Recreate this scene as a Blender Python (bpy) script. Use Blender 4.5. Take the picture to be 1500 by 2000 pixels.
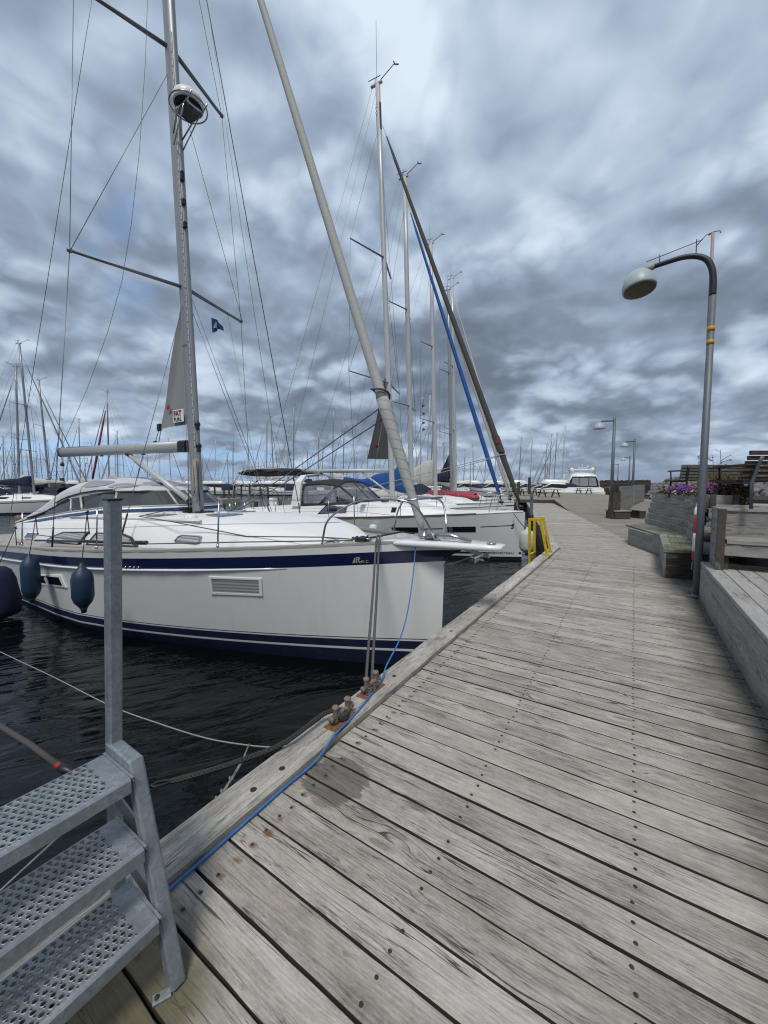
import bpy, bmesh, math, random
from mathutils import Vector, Matrix
random.seed(7)
for o in list(bpy.data.objects): bpy.data.objects.remove(o)
SC = bpy.context.scene
COL = SC.collection
R = math.radians
# ------------------------------------------------------------------ camera
F_PX, HZ, EYE = 750.0, 947.0, 1.5
PITCH = math.atan((1000-HZ)/F_PX)
YAW = R(32.93)
cam_d = bpy.data.cameras.new('camera')
cam_d.sensor_fit = 'HORIZONTAL'; cam_d.sensor_width = 36; cam_d.lens = 18.0
cam_d.clip_start = 0.05; cam_d.clip_end = 9000
cam = bpy.data.objects.new('camera', cam_d); COL.objects.link(cam)
cam.location = (0, 0, EYE); cam.rotation_euler = (math.pi/2-PITCH, 0, YAW)
SC.camera = cam
SC.cycles.use_denoising = True; SC.cycles.denoising_prefilter = 'ACCURATE'; SC.cycles.filter_width = 1.2
# ------------------------------------------------------------------ light and sky
SUN_EL, SUN_AZ = R(58), R(160)      # azimuth measured clockwise from +Y
SC.view_settings.view_transform = 'Standard'; SC.view_settings.look = 'None'
SC.view_settings.exposure = 0.45; SC.view_settings.gamma = 1.0
SC.view_settings.use_curve_mapping = False
sun_d = bpy.data.lights.new('sun', 'SUN'); sun_d.energy = 1.9; sun_d.angle = R(15); sun_d.color = (1, .95, .88)
sun = bpy.data.objects.new('sun', sun_d); COL.objects.link(sun)
_sd = Vector((math.sin(SUN_AZ)*math.cos(SUN_EL), math.cos(SUN_AZ)*math.cos(SUN_EL), math.sin(SUN_EL)))
sun.rotation_euler = (-_sd).to_track_quat('-Z', 'Y').to_euler(); sun.location = (0, -20, 40)

class NT:
    """tiny node-tree helper"""
    def __init__(s, t): s.t = t; s.L = t.links
    def n(s, typ, **k):
        nd = s.t.nodes.new(typ)
        for a, b in k.items(): setattr(nd, a, b)
        return nd
    def put(s, sock, val):
        if isinstance(val, bpy.types.NodeSocket): s.L.new(val, sock)
        elif val is not None:
            if isinstance(val, (tuple, list)) and len(val) == 3 and sock.type == 'RGBA': val = (*val, 1)
            sock.default_value = val
    def m(s, op, a, b=None, c=None, clamp=False):
        nd = s.n('ShaderNodeMath', operation=op, use_clamp=clamp)
        s.put(nd.inputs[0], a); s.put(nd.inputs[1], b)
        if c is not None: s.put(nd.inputs[2], c)
        return nd.outputs[0]
    def vm(s, op, a, b=None, sc=None):
        nd = s.n('ShaderNodeVectorMath', operation=op)
        s.put(nd.inputs[0], a)
        if b is not None: s.put(nd.inputs[1], b)
        if sc is not None: s.put(nd.inputs['Scale'], sc)
        return nd.outputs[1] if op in ('LENGTH', 'DISTANCE', 'DOT_PRODUCT') else nd.outputs[0]
    def xyz(s, a=0, b=0, c=0):
        nd = s.n('ShaderNodeCombineXYZ')
        for i, q in enumerate((a, b, c)): s.put(nd.inputs[i], q)
        return nd.outputs[0]
    def sep(s, v):
        nd = s.n('ShaderNodeSeparateXYZ'); s.put(nd.inputs[0], v); return nd.outputs
    def noise(s, v, scale=1, det=3, rough=.55, dist=0.0, col=False):
        nd = s.n('ShaderNodeTexNoise'); s.put(nd.inputs['Vector'], v)
        s.put(nd.inputs['Scale'], scale); s.put(nd.inputs['Detail'], det)
        s.put(nd.inputs['Roughness'], rough); s.put(nd.inputs['Distortion'], dist)
        return nd.outputs[1 if col else 0]
    def ss(s, v, lo, hi):          # smoothstep lo..hi -> 0..1
        nd = s.n('ShaderNodeMapRange', interpolation_type='SMOOTHSTEP')
        s.put(nd.inputs[0], v); s.put(nd.inputs[1], lo); s.put(nd.inputs[2], hi)
        return nd.outputs[0]
    def mix(s, f, a, b, bt='MIX'):
        nd = s.n('ShaderNodeMix', data_type='RGBA', blend_type=bt)
        s.put(nd.inputs[0], f); s.put(nd.inputs[6], a); s.put(nd.inputs[7], b)
        return nd.outputs[2]
    def ramp(s, f, pts):
        nd = s.n('ShaderNodeValToRGB'); s.put(nd.inputs[0], f)
        e = nd.color_ramp.elements
        while len(e) < len(pts): e.new(.5)
        for q, (p, c) in zip(e, pts):
            q.position = p; q.color = (*c, 1) if len(c) == 3 else c
        return nd.outputs[0]

SKY_OFF, SKY_OFF2 = (9.5, .4, 0), (2, 2, 3)
W = bpy.data.worlds.new('World'); SC.world = W; W.use_nodes = True
W.node_tree.nodes.clear(); t = NT(W.node_tree)
out = t.n('ShaderNodeOutputWorld'); bg = t.n('ShaderNodeBackground'); t.L.new(bg.outputs[0], out.inputs[0])
sky = t.n('ShaderNodeTexSky', sky_type='NISHITA'); sky.sun_disc = False
sky.sun_elevation = SUN_EL; sky.sun_rotation = SUN_AZ; sky.air_density = 1.0; sky.dust_density = .6; sky.ozone_density = 1.4
tc = t.n('ShaderNodeTexCoord').outputs['Generated']
dx, dy, dz = t.sep(tc)
dzc = t.m('MAXIMUM', dz, 0.0)
k = t.m('DIVIDE', 1.0, t.m('ADD', dzc, .36))
p = t.xyz(t.m('MULTIPLY', dx, k), t.m('MULTIPLY', dy, k), t.m('MULTIPLY', dzc, .25))
pw = t.vm('ADD', p, t.vm('SCALE', t.vm('SUBTRACT', t.noise(p, 3.0, 3, .5, col=True), (.5, .5, .5)), sc=.10))
n_big = t.noise(t.vm('ADD', p, SKY_OFF), 1.35, 1.5, .5)           # broad light and dark fields
def billow(v):      # round cauliflower heads with dark creases over a softer base
    a_ = t.noise(v, 2.6, 9, .50); b1 = t.m('ABSOLUTE', t.m('SUBTRACT', t.noise(v, 3.4, 1, .5), .5)); b2 = t.m('ABSOLUTE', t.m('SUBTRACT', t.noise(v, 8.0, 2, .5), .5))
    return t.m('ADD', t.m('MULTIPLY', a_, .72), t.m('ADD', t.m('MULTIPLY', b1, .75), t.m('ADD', t.m('MULTIPLY', b2, .32), -.02)))
n_c = billow(t.vm('ADD', pw, SKY_OFF2))                                   # cloud billows
n_s = billow(t.vm('ADD', t.vm('ADD', pw, SKY_OFF2), (.035, -.05, .03)))   # the same, seen a step towards the sun
relief = t.m('MULTIPLY', t.m('SUBTRACT', n_c, n_s), 1.1)
el = t.m('ARCSINE', t.m('MINIMUM', dzc, 1.0))
azn = t.m('ARCTAN2', dx, dy)                                          # azimuth clockwise from +Y
prof = t.m('SUBTRACT', t.sep(t.ramp(t.m('DIVIDE', el, R(90)), [(0, (.50,)*3), (.07, (.50,)*3), (.13, (.43,)*3), (.21, (.43,)*3), (.34, (.56,)*3), (.46, (.56,)*3), (.60, (.47,)*3), (1, (.44,)*3)]))[0], .5)
puff = t.ss(n_c, .38, .62)
bright = t.m('ADD', t.m('ADD', t.m('MULTIPLY', puff, .34), relief), t.m('ADD', .33, t.m('MULTIPLY', t.m('SUBTRACT', n_big, .5), .95)))
bright = t.m('ADD', bright, t.m('MULTIPLY', prof, 1.35))
cloud = t.ramp(bright, [(.03, (.118, .148, .195)), (.26, (.172, .216, .285)), (.46, (.265, .328, .42)), (.62, (.355, .428, .528)), (.80, (.45, .525, .62)), (.96, (.54, .61, .69))])
# openings to blue sky: a few small holes overhead, a clear strip low on the left with little cumulus
hole = t.ss(t.m('ADD', t.noise(t.vm('ADD', pw, (2.2, 5.1, 1)), 2.6, 6, .5), t.m('MULTIPLY', t.m('SUBTRACT', n_big, .5), .5)), .385, .295)
hole = t.m('MULTIPLY', hole, t.ss(el, R(14), R(24)))
strip = t.m('MULTIPLY', t.ss(t.m('ADD', el, t.m('MULTIPLY', t.m('SUBTRACT', t.noise(t.xyz(t.m('MULTIPLY', azn, 3.0), t.m('MULTIPLY', el, 5.0), 0), 2.0, 4, .5), .5), .12)), R(6.6), R(4.2)), t.ss(azn, R(-24), R(-48)))
cu = t.noise(t.xyz(t.m('MULTIPLY', azn, 9.0), t.m('MULTIPLY', el, 26.0), 3.3), 1.4, 7, .55)
strip = t.m('MULTIPLY', strip, t.ss(cu, .60, .45))
blue = t.mix(.45, t.vm('SCALE', sky.outputs[0], sc=.075), (.20, .36, .62))
blue = t.mix(strip, t.mix(.35, blue, (.16, .27, .52)), (.28, .44, .65))
op = t.m('MAXIMUM', t.m('MULTIPLY', hole, .55), t.m('MULTIPLY', strip, .85))
skyc = t.mix(op, cloud, blue)
haze_f = t.m('MULTIPLY', t.ss(el, R(4.5), R(0)), .55)
skyc = t.mix(haze_f, skyc, (.22, .28, .37))
skyc = t.mix(t.ss(dz, -.001, -.03), skyc, (.05, .06, .07))
t.put(bg.inputs[0], t.vm('SCALE', skyc, sc=10.0)); bg.inputs[1].default_value = .1

# ------------------------------------------------------------------ projection helper for measuring positions
def ray(u, v):
    x = (u-750)/F_PX; y = 1.0; z = -(v-1000)/F_PX
    y2 = y*math.cos(PITCH)+z*math.sin(PITCH); z2 = -y*math.sin(PITCH)+z*math.cos(PITCH)
    c, s = math.cos(YAW), math.sin(YAW)
    return Vector((x*c-y2*s, x*s+y2*c, z2))
def atz(u, v, z=0.0):
    r = ray(u, v); k = (z-EYE)/r.z; return Vector((r.x*k, r.y*k, z))
def aty(u, v, y):
    r = ray(u, v); k = y/r.y; return Vector((r.x*k, y, EYE+r.z*k))
def atd(u, v, depth):              # a point seen at (u, v), depth metres ahead
    r = ray(u, v); fx, fy = -math.sin(YAW), math.cos(YAW)
    k = depth/(r.x*fx+r.y*fy); return Vector((r.x*k, r.y*k, EYE+r.z*k))

# ------------------------------------------------------------------ mesh builder
class MB:
    def __init__(s): s.v = []; s.f = []; s.mi = []; s.sm = []; s.uv = []; s.col = []
    def add(s, verts, faces, m=0, smooth=False, uvs=None, col=(.5, .5, .5)):
        b = len(s.v); s.v += [Vector(q) for q in verts]
        for i, f in enumerate(faces):
            s.f.append([b+j for j in f]); s.mi.append(m); s.sm.append(smooth); s.col.append(col)
            s.uv.append([uvs[j] for j in f] if uvs else [(0, 0)]*len(f))
    def merge(s, o, mat=None):
        b = len(s.v); s.v += [(mat @ q if mat else q.copy()) for q in o.v]
        for f, m, sm, uv, c in zip(o.f, o.mi, o.sm, o.uv, o.col):
            s.f.append([b+j for j in f]); s.mi.append(m); s.sm.append(sm); s.uv.append(uv); s.col.append(c)
    def board(s, a, b, w, th, up=(0, 0, 1), ch=.004, m=0, ms=None, seg=1, jit=0.0, u0=None, rnd=None, tilt=0.0, vo=None):
        a, b, up = Vector(a), Vector(b), Vector(up)
        d = b-a; L = d.length; d.normalize(); side = d.cross(up).normalized(); upv = side.cross(d).normalized()
        hw, ht = w/2, th/2; ch = min(ch, hw*.45, ht*.45)
        prof = [(-hw, -ht), (hw, -ht), (hw, ht-ch), (hw-ch, ht), (-hw+ch, ht), (-hw, ht-ch)]
        if rnd is None: rnd = (random.random(), random.random(), random.random())
        if u0 is None: u0 = random.uniform(0, 40)
        vb = random.uniform(0, 5) if vo is None else vo
        vs, uvs = [], []
        for i in range(seg+1):
            k = i/seg; c = a+d*(L*k); j = random.uniform(-jit, jit); j2 = random.uniform(-jit, jit)
            for (px, pz) in prof:
                qx = px+(j if px < 0 else j2)
                vs.append(c+side*qx+upv*(pz+tilt*px/hw))
                uvs.append((u0+L*k, vb+hw+px+(0 if pz > 0 else .02+(ht-pz))))
        fs = []
        for i in range(seg):
            for j in range(6):
                p, q = i*6+j, i*6+(j+1) % 6
                fs.append((p, q, q+6, p+6))
        fs.append(tuple(range(5, -1, -1))); fs.append(tuple(seg*6+j for j in range(6)))
        k0 = len(s.mi); s.add(vs, fs, m, False, uvs, rnd)
        if ms is not None:
            for i in range(seg): s.mi[k0+i*6+1] = s.mi[k0+i*6+5] = ms
    def box(s, c, size, rz=0.0, m=0, ch=.004, rnd=None):
        c = Vector(c); d = Vector((math.cos(rz), math.sin(rz), 0))*size[0]/2
        s.board(c-d, c+d, size[1], size[2], ch=ch, m=m, rnd=rnd)
    def tube(s, pts, r, n=8, m=0, cap=True, closed=False, sq=None, smooth=True):
        pts = [Vector(q) for q in pts]
        if not isinstance(r, (list, tuple)): r = [r]*len(pts)
        N = len(pts); tang = []
        for i in range(N):
            a = pts[(i-1) % N] if (closed or i > 0) else pts[i]
            b = pts[(i+1) % N] if (closed or i < N-1) else pts[i]
            tang.append((b-a).normalized())
        ref = Vector((0, 0, 1)) if abs(tang[0].z) < .9 else Vector((1, 0, 0))
        nx = tang[0].cross(ref).normalized(); vs, uvs = [], []; ln = 0.0
        for i in range(N):
            if i: ln += (pts[i]-pts[i-1]).length
            nx = (nx-tang[i]*nx.dot(tang[i]))
            nx = nx.normalized() if nx.length > 1e-6 else tang[i].orthogonal().normalized()
            ny = tang[i].cross(nx)
            for j in range(n):
                a = 2*math.pi*j/n
                ex = (sq or (1, 1))
                vs.append(pts[i]+(nx*math.cos(a)*ex[0]+ny*math.sin(a)*ex[1])*r[i]); uvs.append((ln, j/n))
        fs = []
        for i in range(N if closed else N-1):
            for j in range(n):
                p, q = i*n+j, i*n+(j+1) % n; k = ((i+1) % N)*n
                fs.append((p, q, k+(j+1) % n, k+j))
        if cap and not closed:
            fs.append(tuple(range(n-1, -1, -1))); fs.append(tuple((N-1)*n+j for j in range(n)))
        s.add(vs, fs, m, smooth, uvs, (random.random(),)*3)
    def lathe(s, base, prof, n=20, axis=(0, 0, 1), m=0, smooth=True):
        z = Vector(axis).normalized(); x = z.orthogonal().normalized(); y = z.cross(x); base = Vector(base)
        vs = []
        for (r, h) in prof:
            for j in range(n):
                a = 2*math.pi*j/n; vs.append(base+z*h+(x*math.cos(a)+y*math.sin(a))*r)
        fs = []
        for i in range(len(prof)-1):
            for j in range(n):
                p, q = i*n+j, i*n+(j+1) % n; fs.append((p, q, q+n, p+n))
        if prof[0][0] > 1e-5: fs.append(tuple(range(n-1, -1, -1)))
        if prof[-1][0] > 1e-5: fs.append(tuple((len(prof)-1)*n+j for j in range(n)))
        s.add(vs, fs, m, smooth)
    def loft(s, rings, m=0, closed=False, cap0=False, cap1=False, smooth=True, band=None):
        n = len(rings[0]); vs = [q for r in rings for q in r]; b = len(s.v); s.v += [Vector(q) for q in vs]
        for i in range(len(rings)-1):
            for j in range(n if closed else n-1):
                p, q = i*n+j, i*n+(j+1) % n
                s.f.append([b+p, b+q, b+q+n, b+p+n]); s.mi.append(band[j] if band else m); s.sm.append(smooth)
                s.uv.append([(i, j), (i, j+1), (i+1, j+1), (i+1, j)]); s.col.append((.5, .5, .5))
        for c, i in ((cap0, 0), (cap1, len(rings)-1)):
            if c:
                f = [b+i*n+j for j in range(n)]
                s.f.append(f[::-1] if i == 0 else f); s.mi.append(band[-1] if band else m); s.sm.append(False); s.uv.append([(0, 0)]*n); s.col.append((.5, .5, .5))
    def slab(s, poly, th, m=0, smooth=False):
        """planar polygon (3-D points) given a thickness along its normal"""
        P = [Vector(q) for q in poly]; nrm = Vector((0, 0, 0))
        for i in range(len(P)): nrm += P[i].cross(P[(i+1) % len(P)])
        nrm.normalize(); Q = [q-nrm*th for q in P]; n = len(P)
        fs = [tuple(range(n)), tuple(range(2*n-1, n-1, -1))]+[((i+1) % n, i, n+i, n+(i+1) % n) for i in range(n)]
        uvs = [(q.x+q.y, q.z) for q in P+Q]
        s.add(P+Q, fs, m, smooth, uvs)
    def build(s, name, mats, parent=None, kind=None):
        off = Vector((0, 0, 0)); q = parent
        while q is not None: off += q.location; q = q.parent
        me = bpy.data.meshes.new(name); me.from_pydata([v-off for v in s.v], [], s.f)
        if not isinstance(mats, (list, tuple)): mats = [mats]
        for mm in mats: me.materials.append(mm)
        me.polygons.foreach_set('material_index', s.mi); me.polygons.foreach_set('use_smooth', s.sm)
        uvl = me.uv_layers.new(name='UVMap'); fl = [c for f in s.uv for q in f for c in q]; uvl.data.foreach_set('uv', fl)
        ca = me.color_attributes.new('rnd', 'FLOAT_COLOR', 'CORNER')
        ca.data.foreach_set('color', [c for f, col in zip(s.f, s.col) for _ in f for c in (*col, 1.0)])
        me.validate(); me.update()
        o = bpy.data.objects.new(name, me); COL.objects.link(o)
        if parent is not None: o.parent = parent
        if kind: o['kind'] = kind
        return o

def tag(o, label, cat, group=None):
    o['label'] = label; o['category'] = cat
    if group: o['group'] = group
    return o
def empty(name, loc, label=None, cat=None, group=None):
    o = bpy.data.objects.new(name, None); COL.objects.link(o); o.location = loc; o.empty_display_size = .2
    if label: tag(o, label, cat, group)
    return o
def copy_tree(o, parent=None):
    c = o.copy(); COL.objects.link(c)
    if parent is not None: c.parent = parent
    for ch in [q for q in bpy.data.objects if q.parent == o]: copy_tree(ch, c)
    return c
def text_mb(txt, size, fn, m=0, bold=0.0, space=1.0):
    """lettering: flat glyph mesh, each vertex placed on its surface by fn(x, y)"""
    cu = bpy.data.curves.new('lettering', 'FONT'); cu.body = txt; cu.size = size; cu.resolution_u = 3
    cu.offset = bold; cu.space_character = space
    ob = bpy.data.objects.new('lettering', cu); me = bpy.data.meshes.new_from_object(ob)
    mb = MB(); mb.add([fn(v.co.x, v.co.y) for v in me.vertices], [tuple(p.vertices) for p in me.polygons], m)
    bpy.data.objects.remove(ob); bpy.data.meshes.remove(me); bpy.data.curves.remove(cu)
    return mb

# ------------------------------------------------------------------ materials
MATS = {}
def new_mat(name):
    m = bpy.data.materials.new(name); m.use_nodes = True; m.node_tree.nodes.clear()
    T = NT(m.node_tree); o = T.n('ShaderNodeOutputMaterial'); b = T.n('ShaderNodeBsdfPrincipled')
    T.L.new(b.outputs[0], o.inputs[0]); MATS[name] = m
    return m, T, b
def pm(name, col, rough=.5, metal=0.0, var=.12, scale=6.0, bump=0.0, bscale=40.0, coat=0.0, dirt=None, dscale=3.0, spec=None):
    m, T, b = new_mat(name)
    pos = T.n('ShaderNodeTexCoord').outputs['Object']
    nz = T.noise(pos, scale, 5, .6)
    f = T.m('ADD', T.m('MULTIPLY', T.m('SUBTRACT', nz, .5), 2*var), 1.0)
    c = T.vm('SCALE', T.mix(0, (*col, 1), (0, 0, 0)), sc=f)
    if dirt:
        d = T.ss(T.noise(pos, dscale, 6, .65), .50, .72); c = T.mix(T.m('MULTIPLY', d, dirt[3] if len(dirt) > 3 else .7), c, dirt[:3])
    T.put(b.inputs['Base Color'], c); T.put(b.inputs['Roughness'], T.m('ADD', T.m('MULTIPLY', T.m('SUBTRACT', nz, .5), .2), rough, clamp=True))
    b.inputs['Metallic'].default_value = metal
    if coat: b.inputs['Coat Weight'].default_value = coat; b.inputs['Coat Roughness'].default_value = .06
    if spec is not None: b.inputs['Specular IOR Level'].default_value = spec
    if bump:
        bn = T.n('ShaderNodeBump'); bn.inputs['Strength'].default_value = bump; bn.inputs['Distance'].default_value = .01
        T.put(bn.inputs['Height'], T.noise(pos, bscale, 4, .6)); T.L.new(bn.outputs[0], b.inputs['Normal'])
    return m

def wood_mat(name, dark=(.100, .088, .073), light=(.53, .50, .45), tint=(.31, .255, .19), deck=False, green=0.0, contrast=1.0, moss=False):
    m, T, b = new_mat(name)
    uv = T.n('ShaderNodeUVMap', uv_map='UVMap').outputs[0]
    u, v, _ = T.sep(uv)
    rn = T.n('ShaderNodeAttribute', attribute_name='rnd').outputs['Color']
    r, g, bb = T.sep(rn)
    pu = T.m('ADD', u, T.m('MULTIPLY', r, 37.0)); pv = T.m('ADD', v, T.m('MULTIPLY', g, 11.0))
    # knots
    vor = T.n('ShaderNodeTexVoronoi', feature='F1', voronoi_dimensions='2D'); T.put(vor.inputs['Vector'], T.xyz(T.m('MULTIPLY', pu, 2.0), T.m('MULTIPLY', pv, 6.5), 0)); vor.inputs['Scale'].default_value = 1
    kc = T.sep(vor.outputs['Color'])[0]; ksel = T.ss(kc, .62, .64)
    kd = vor.outputs['Distance']
    kwide = T.m('MULTIPLY', T.ss(kd, .42, .02), ksel); kcore = T.m('MULTIPLY', T.ss(kd, .13, .07), ksel)
    warp = T.m('ADD', T.m('MULTIPLY', T.noise(T.xyz(T.m('MULTIPLY', pu, 1.1), T.m('MULTIPLY', pv, 5), bb), 1, 3), .05), T.m('MULTIPLY', kwide, .035))
    gv = T.m('ADD', pv, warp)
    g1 = T.noise(T.xyz(T.m('MULTIPLY', pu, 4.2), T.m('MULTIPLY', gv, 58), 0), 1, 5, .68)
    mott = T.noise(T.xyz(T.m('MULTIPLY', pu, 11), T.m('MULTIPLY', pv, 30), 6.5), 1, 5, .7)
    g2 = T.noise(T.xyz(T.m('MULTIPLY', pu, 16.0), T.m('MULTIPLY', gv, 300), 3.1), 1, 3, .65)
    late = T.m('SINE', T.m('ADD', T.m('MULTIPLY', gv, 520.0), T.m('MULTIPLY', T.noise(T.xyz(T.m('MULTIPLY', pu, 1.2), T.m('MULTIPLY', gv, 9), bb), 1, 3), 26.0)))
    blotch = T.noise(T.xyz(T.m('MULTIPLY', pu, 2.2), T.m('MULTIPLY', pv, 7), 7.7), 1, 4, .6)
    speck = T.noise(T.xyz(T.m('MULTIPLY', pu, 60), T.m('MULTIPLY', pv, 160), 1.3), 1, 3, .7)
    cr = T.noise(T.xyz(T.m('MULTIPLY', pu, .75), T.m('MULTIPLY', gv, 22), 9.0), 1, 2, .5)
    crm = T.ss(T.noise(T.xyz(T.m('MULTIPLY', pu, 1.3), T.m('MULTIPLY', pv, 9), 5.0), 1, 2), .50, .60)
    crack = T.m('MULTIPLY', T.ss(T.m('ABSOLUTE', T.m('SUBTRACT', cr, .5)), .008, .003), crm)
    cr2 = T.noise(T.xyz(T.m('MULTIPLY', pu, 3.2), T.m('MULTIPLY', gv, 55), 4.0), 1, 3, .5)
    crack = T.m('MAXIMUM', crack, T.m('MULTIPLY', T.m('MULTIPLY', T.ss(T.m('ABSOLUTE', T.m('SUBTRACT', cr2, .5)), .014, .006), T.ss(T.noise(T.xyz(T.m('MULTIPLY', pu, 2.0), T.m('MULTIPLY', pv, 14), 8.0), 1, 2), .54, .62)), .6))
    ring = T.m('MULTIPLY', T.m('ADD', T.m('MULTIPLY', T.m('SINE', T.m('MULTIPLY', kd, 95.0)), .5), .5), T.m('MULTIPLY', kwide, .5))
    val = T.m('ADD', T.m('ADD', T.m('MULTIPLY', g1, .75), T.m('MULTIPLY', g2, .55)), T.m('ADD', T.m('MULTIPLY', blotch, .75), T.m('MULTIPLY', speck, .45)))
    val = T.m('ADD', val, T.m('MULTIPLY', T.m('SUBTRACT', mott, .5), .62))
    val = T.m('ADD', val, T.m('MULTIPLY', late, .055))
    val = T.m('ADD', T.m('MULTIPLY', T.m('SUBTRACT', val, 1.25), 1.1*contrast), .54)
    val = T.m('ADD', val, T.m('MULTIPLY', T.m('SUBTRACT', bb, .5), .22))
    val = T.m('SUBTRACT', val, T.m('MULTIPLY', ring, .25))
    c = T.mix(T.m('MAXIMUM', T.m('MINIMUM', val, 1.0), 0.0), dark, light)
    c = T.mix(T.m('MULTIPLY', T.ss(T.noise(T.xyz(T.m('MULTIPLY', pu, .8), T.m('MULTIPLY', pv, 6), 2.0), 1, 3), .45, .75), .35), c, tint)
    c = T.mix(T.m('MULTIPLY', kcore, .45), c, (.14, .108, .08))
    c = T.mix(T.m('MULTIPLY', T.m('MULTIPLY', T.ss(kd, .30, .20), T.ss(kd, .10, .17)), T.m('MULTIPLY', ksel, .16)), c, (.56, .54, .50))
    c = T.mix(T.m('MULTIPLY', crack, .85), c, (.025, .022, .02))
    pos = T.n('ShaderNodeTexCoord').outputs['Object']; px, py, pz = T.sep(pos)
    if deck:
        # rust bleeding from the nail rows
        du = None
        for row in (-1.285, -.60, .06, .735):
            q = T.m('ABSOLUTE', T.m('SUBTRACT', T.m('ADD', u, T.m('MULTIPLY', T.m('SUBTRACT', r, .5), .02)), row)); du = q if du is None else T.m('MINIMUM', du, q)
        dv = T.m('ABSOLUTE', T.m('SUBTRACT', T.m('ABSOLUTE', T.m('SUBTRACT', v, .0705)), .036))
        dist = T.vm('LENGTH', T.xyz(T.m('MULTIPLY', du, .65), dv, 0))
        nz = T.noise(T.xyz(T.m('MULTIPLY', pu, 18), T.m('MULTIPLY', pv, 26), 0), 1, 4, .6)
        rad = T.m('ADD', T.m('MULTIPLY', T.noise(T.xyz(T.m('MULTIPLY', pu, 6), T.m('MULTIPLY', pv, 9), 4), 1, 1), .024), T.m('MULTIPLY', T.m('SUBTRACT', nz, .5), .034))
        near = T.m('ADD', T.m('MULTIPLY', T.ss(u, -.9, -1.1), .70), .20)
        rust = T.m('MULTIPLY', T.ss(T.m('SUBTRACT', dist, rad), .006, -.012), near)
        c = T.mix(rust, c, T.mix(nz, (.085, .042, .02), (.20, .10, .05)))
        # standing damp and painted contact shade along the benches, the wet patch by the kerb, algae under the steps
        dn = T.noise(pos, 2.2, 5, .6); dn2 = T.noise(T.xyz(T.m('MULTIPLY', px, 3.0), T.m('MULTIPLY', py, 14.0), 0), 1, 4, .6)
        damp_shade = T.ss(T.m('ADD', px, T.m('ADD', T.m('MULTIPLY', T.m('SUBTRACT', dn, .5), .7), T.m('MULTIPLY', T.m('SUBTRACT', dn2, .5), .35))), .24, .74)
        damp_shade = T.m('MULTIPLY', damp_shade, T.ss(py, 11.0, 8.5))
        c = T.mix(T.m('MULTIPLY', damp_shade, .74), c, (.045, .045, .036))
        wp = T.vm('LENGTH', T.xyz(T.m('MULTIPLY', T.m('ADD', px, 1.215), .85), T.m('SUBTRACT', py, 1.425), 0))
        wn = T.noise(T.xyz(T.m('MULTIPLY', px, 5.0), T.m('MULTIPLY', py, 60.0), 0), 1, 3, .6)
        wet = T.ss(T.m('ADD', wp, T.m('ADD', T.m('MULTIPLY', T.m('SUBTRACT', dn2, .5), .14), T.m('MULTIPLY', T.m('SUBTRACT', wn, .5), .10))), .150, .138)
        c = T.mix(T.m('MULTIPLY', wet, .68), c, (.07, .066, .058))
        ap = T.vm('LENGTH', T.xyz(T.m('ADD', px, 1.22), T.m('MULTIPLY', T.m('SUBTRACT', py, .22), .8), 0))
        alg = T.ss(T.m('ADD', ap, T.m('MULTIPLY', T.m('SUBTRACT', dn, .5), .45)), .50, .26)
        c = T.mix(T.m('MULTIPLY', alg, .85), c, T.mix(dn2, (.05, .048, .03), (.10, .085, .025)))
    if green:
        gn = T.ss(T.m('ADD', T.noise(pos, 1.7, 5, .65), 0), .42, .62)
        c = T.mix(T.m('MULTIPLY', gn, green), c, (.085, .085, .032))
    if moss:     # algae on the lowest board
        gn = T.ss(T.m('ADD', pz, T.m('MULTIPLY', T.noise(pos, 5, 4, .6), .16)), .24, .05)
        c = T.mix(T.m('MULTIPLY', gn, .55), c, (.075, .07, .028))
    T.put(b.inputs['Base Color'], c)
    T.put(b.inputs['Roughness'], T.m('ADD', .72, T.m('MULTIPLY', g1, .2))); b.inputs['Specular IOR Level'].default_value = .3
    bn = T.n('ShaderNodeBump'); bn.inputs['Strength'].default_value = .75; bn.inputs['Distance'].default_value = .004
    h = T.m('SUBTRACT', T.m('ADD', T.m('MULTIPLY', g1, .7), T.m('MULTIPLY', g2, .5)), T.m('MULTIPLY', crack, 1.6))
    T.put(bn.inputs['Height'], h); T.L.new(bn.outputs[0], b.inputs['Normal'])
    return m

M = {}
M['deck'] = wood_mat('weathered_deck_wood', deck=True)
M['deck_brown'] = wood_mat('brownish_deck_wood', dark=(.09, .081, .066), light=(.34, .315, .265), tint=(.23, .19, .135), contrast=1.3)
M['kerb'] = wood_mat('kerb_wood', dark=(.13, .115, .095), light=(.58, .55, .50), tint=(.26, .21, .15), contrast=1.15)
M['bench'] = wood_mat('bench_wood', dark=(.10, .10, .098), light=(.40, .39, .37), tint=(.24, .20, .16), moss=True)
M['bench_top'] = wood_mat('bench_top_wood', dark=(.16, .155, .145), light=(.45, .44, .42), tint=(.26, .22, .17))
M['bench_mossy'] = wood_mat('mossy_seat_wood', dark=(.11, .105, .09), light=(.34, .33, .29), tint=(.2, .18, .12), green=.6)
M['dark_wood'] = wood_mat('dark_wet_wood', dark=(.018, .015, .013), light=(.10, .088, .078), tint=(.07, .05, .035))
M['pile'] = wood_mat('pile_wood', dark=(.02, .018, .016), light=(.11, .10, .09), tint=(.06, .05, .04))
M['grey_slat'] = wood_mat('dark_grey_slat_wood', dark=(.035, .033, .031), light=(.17, .16, .148), tint=(.09, .075, .06))
M['brown_bench'] = wood_mat('brown_slat_wood', dark=(.022, .017, .013), light=(.085, .066, .05), tint=(.05, .035, .022))

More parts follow.
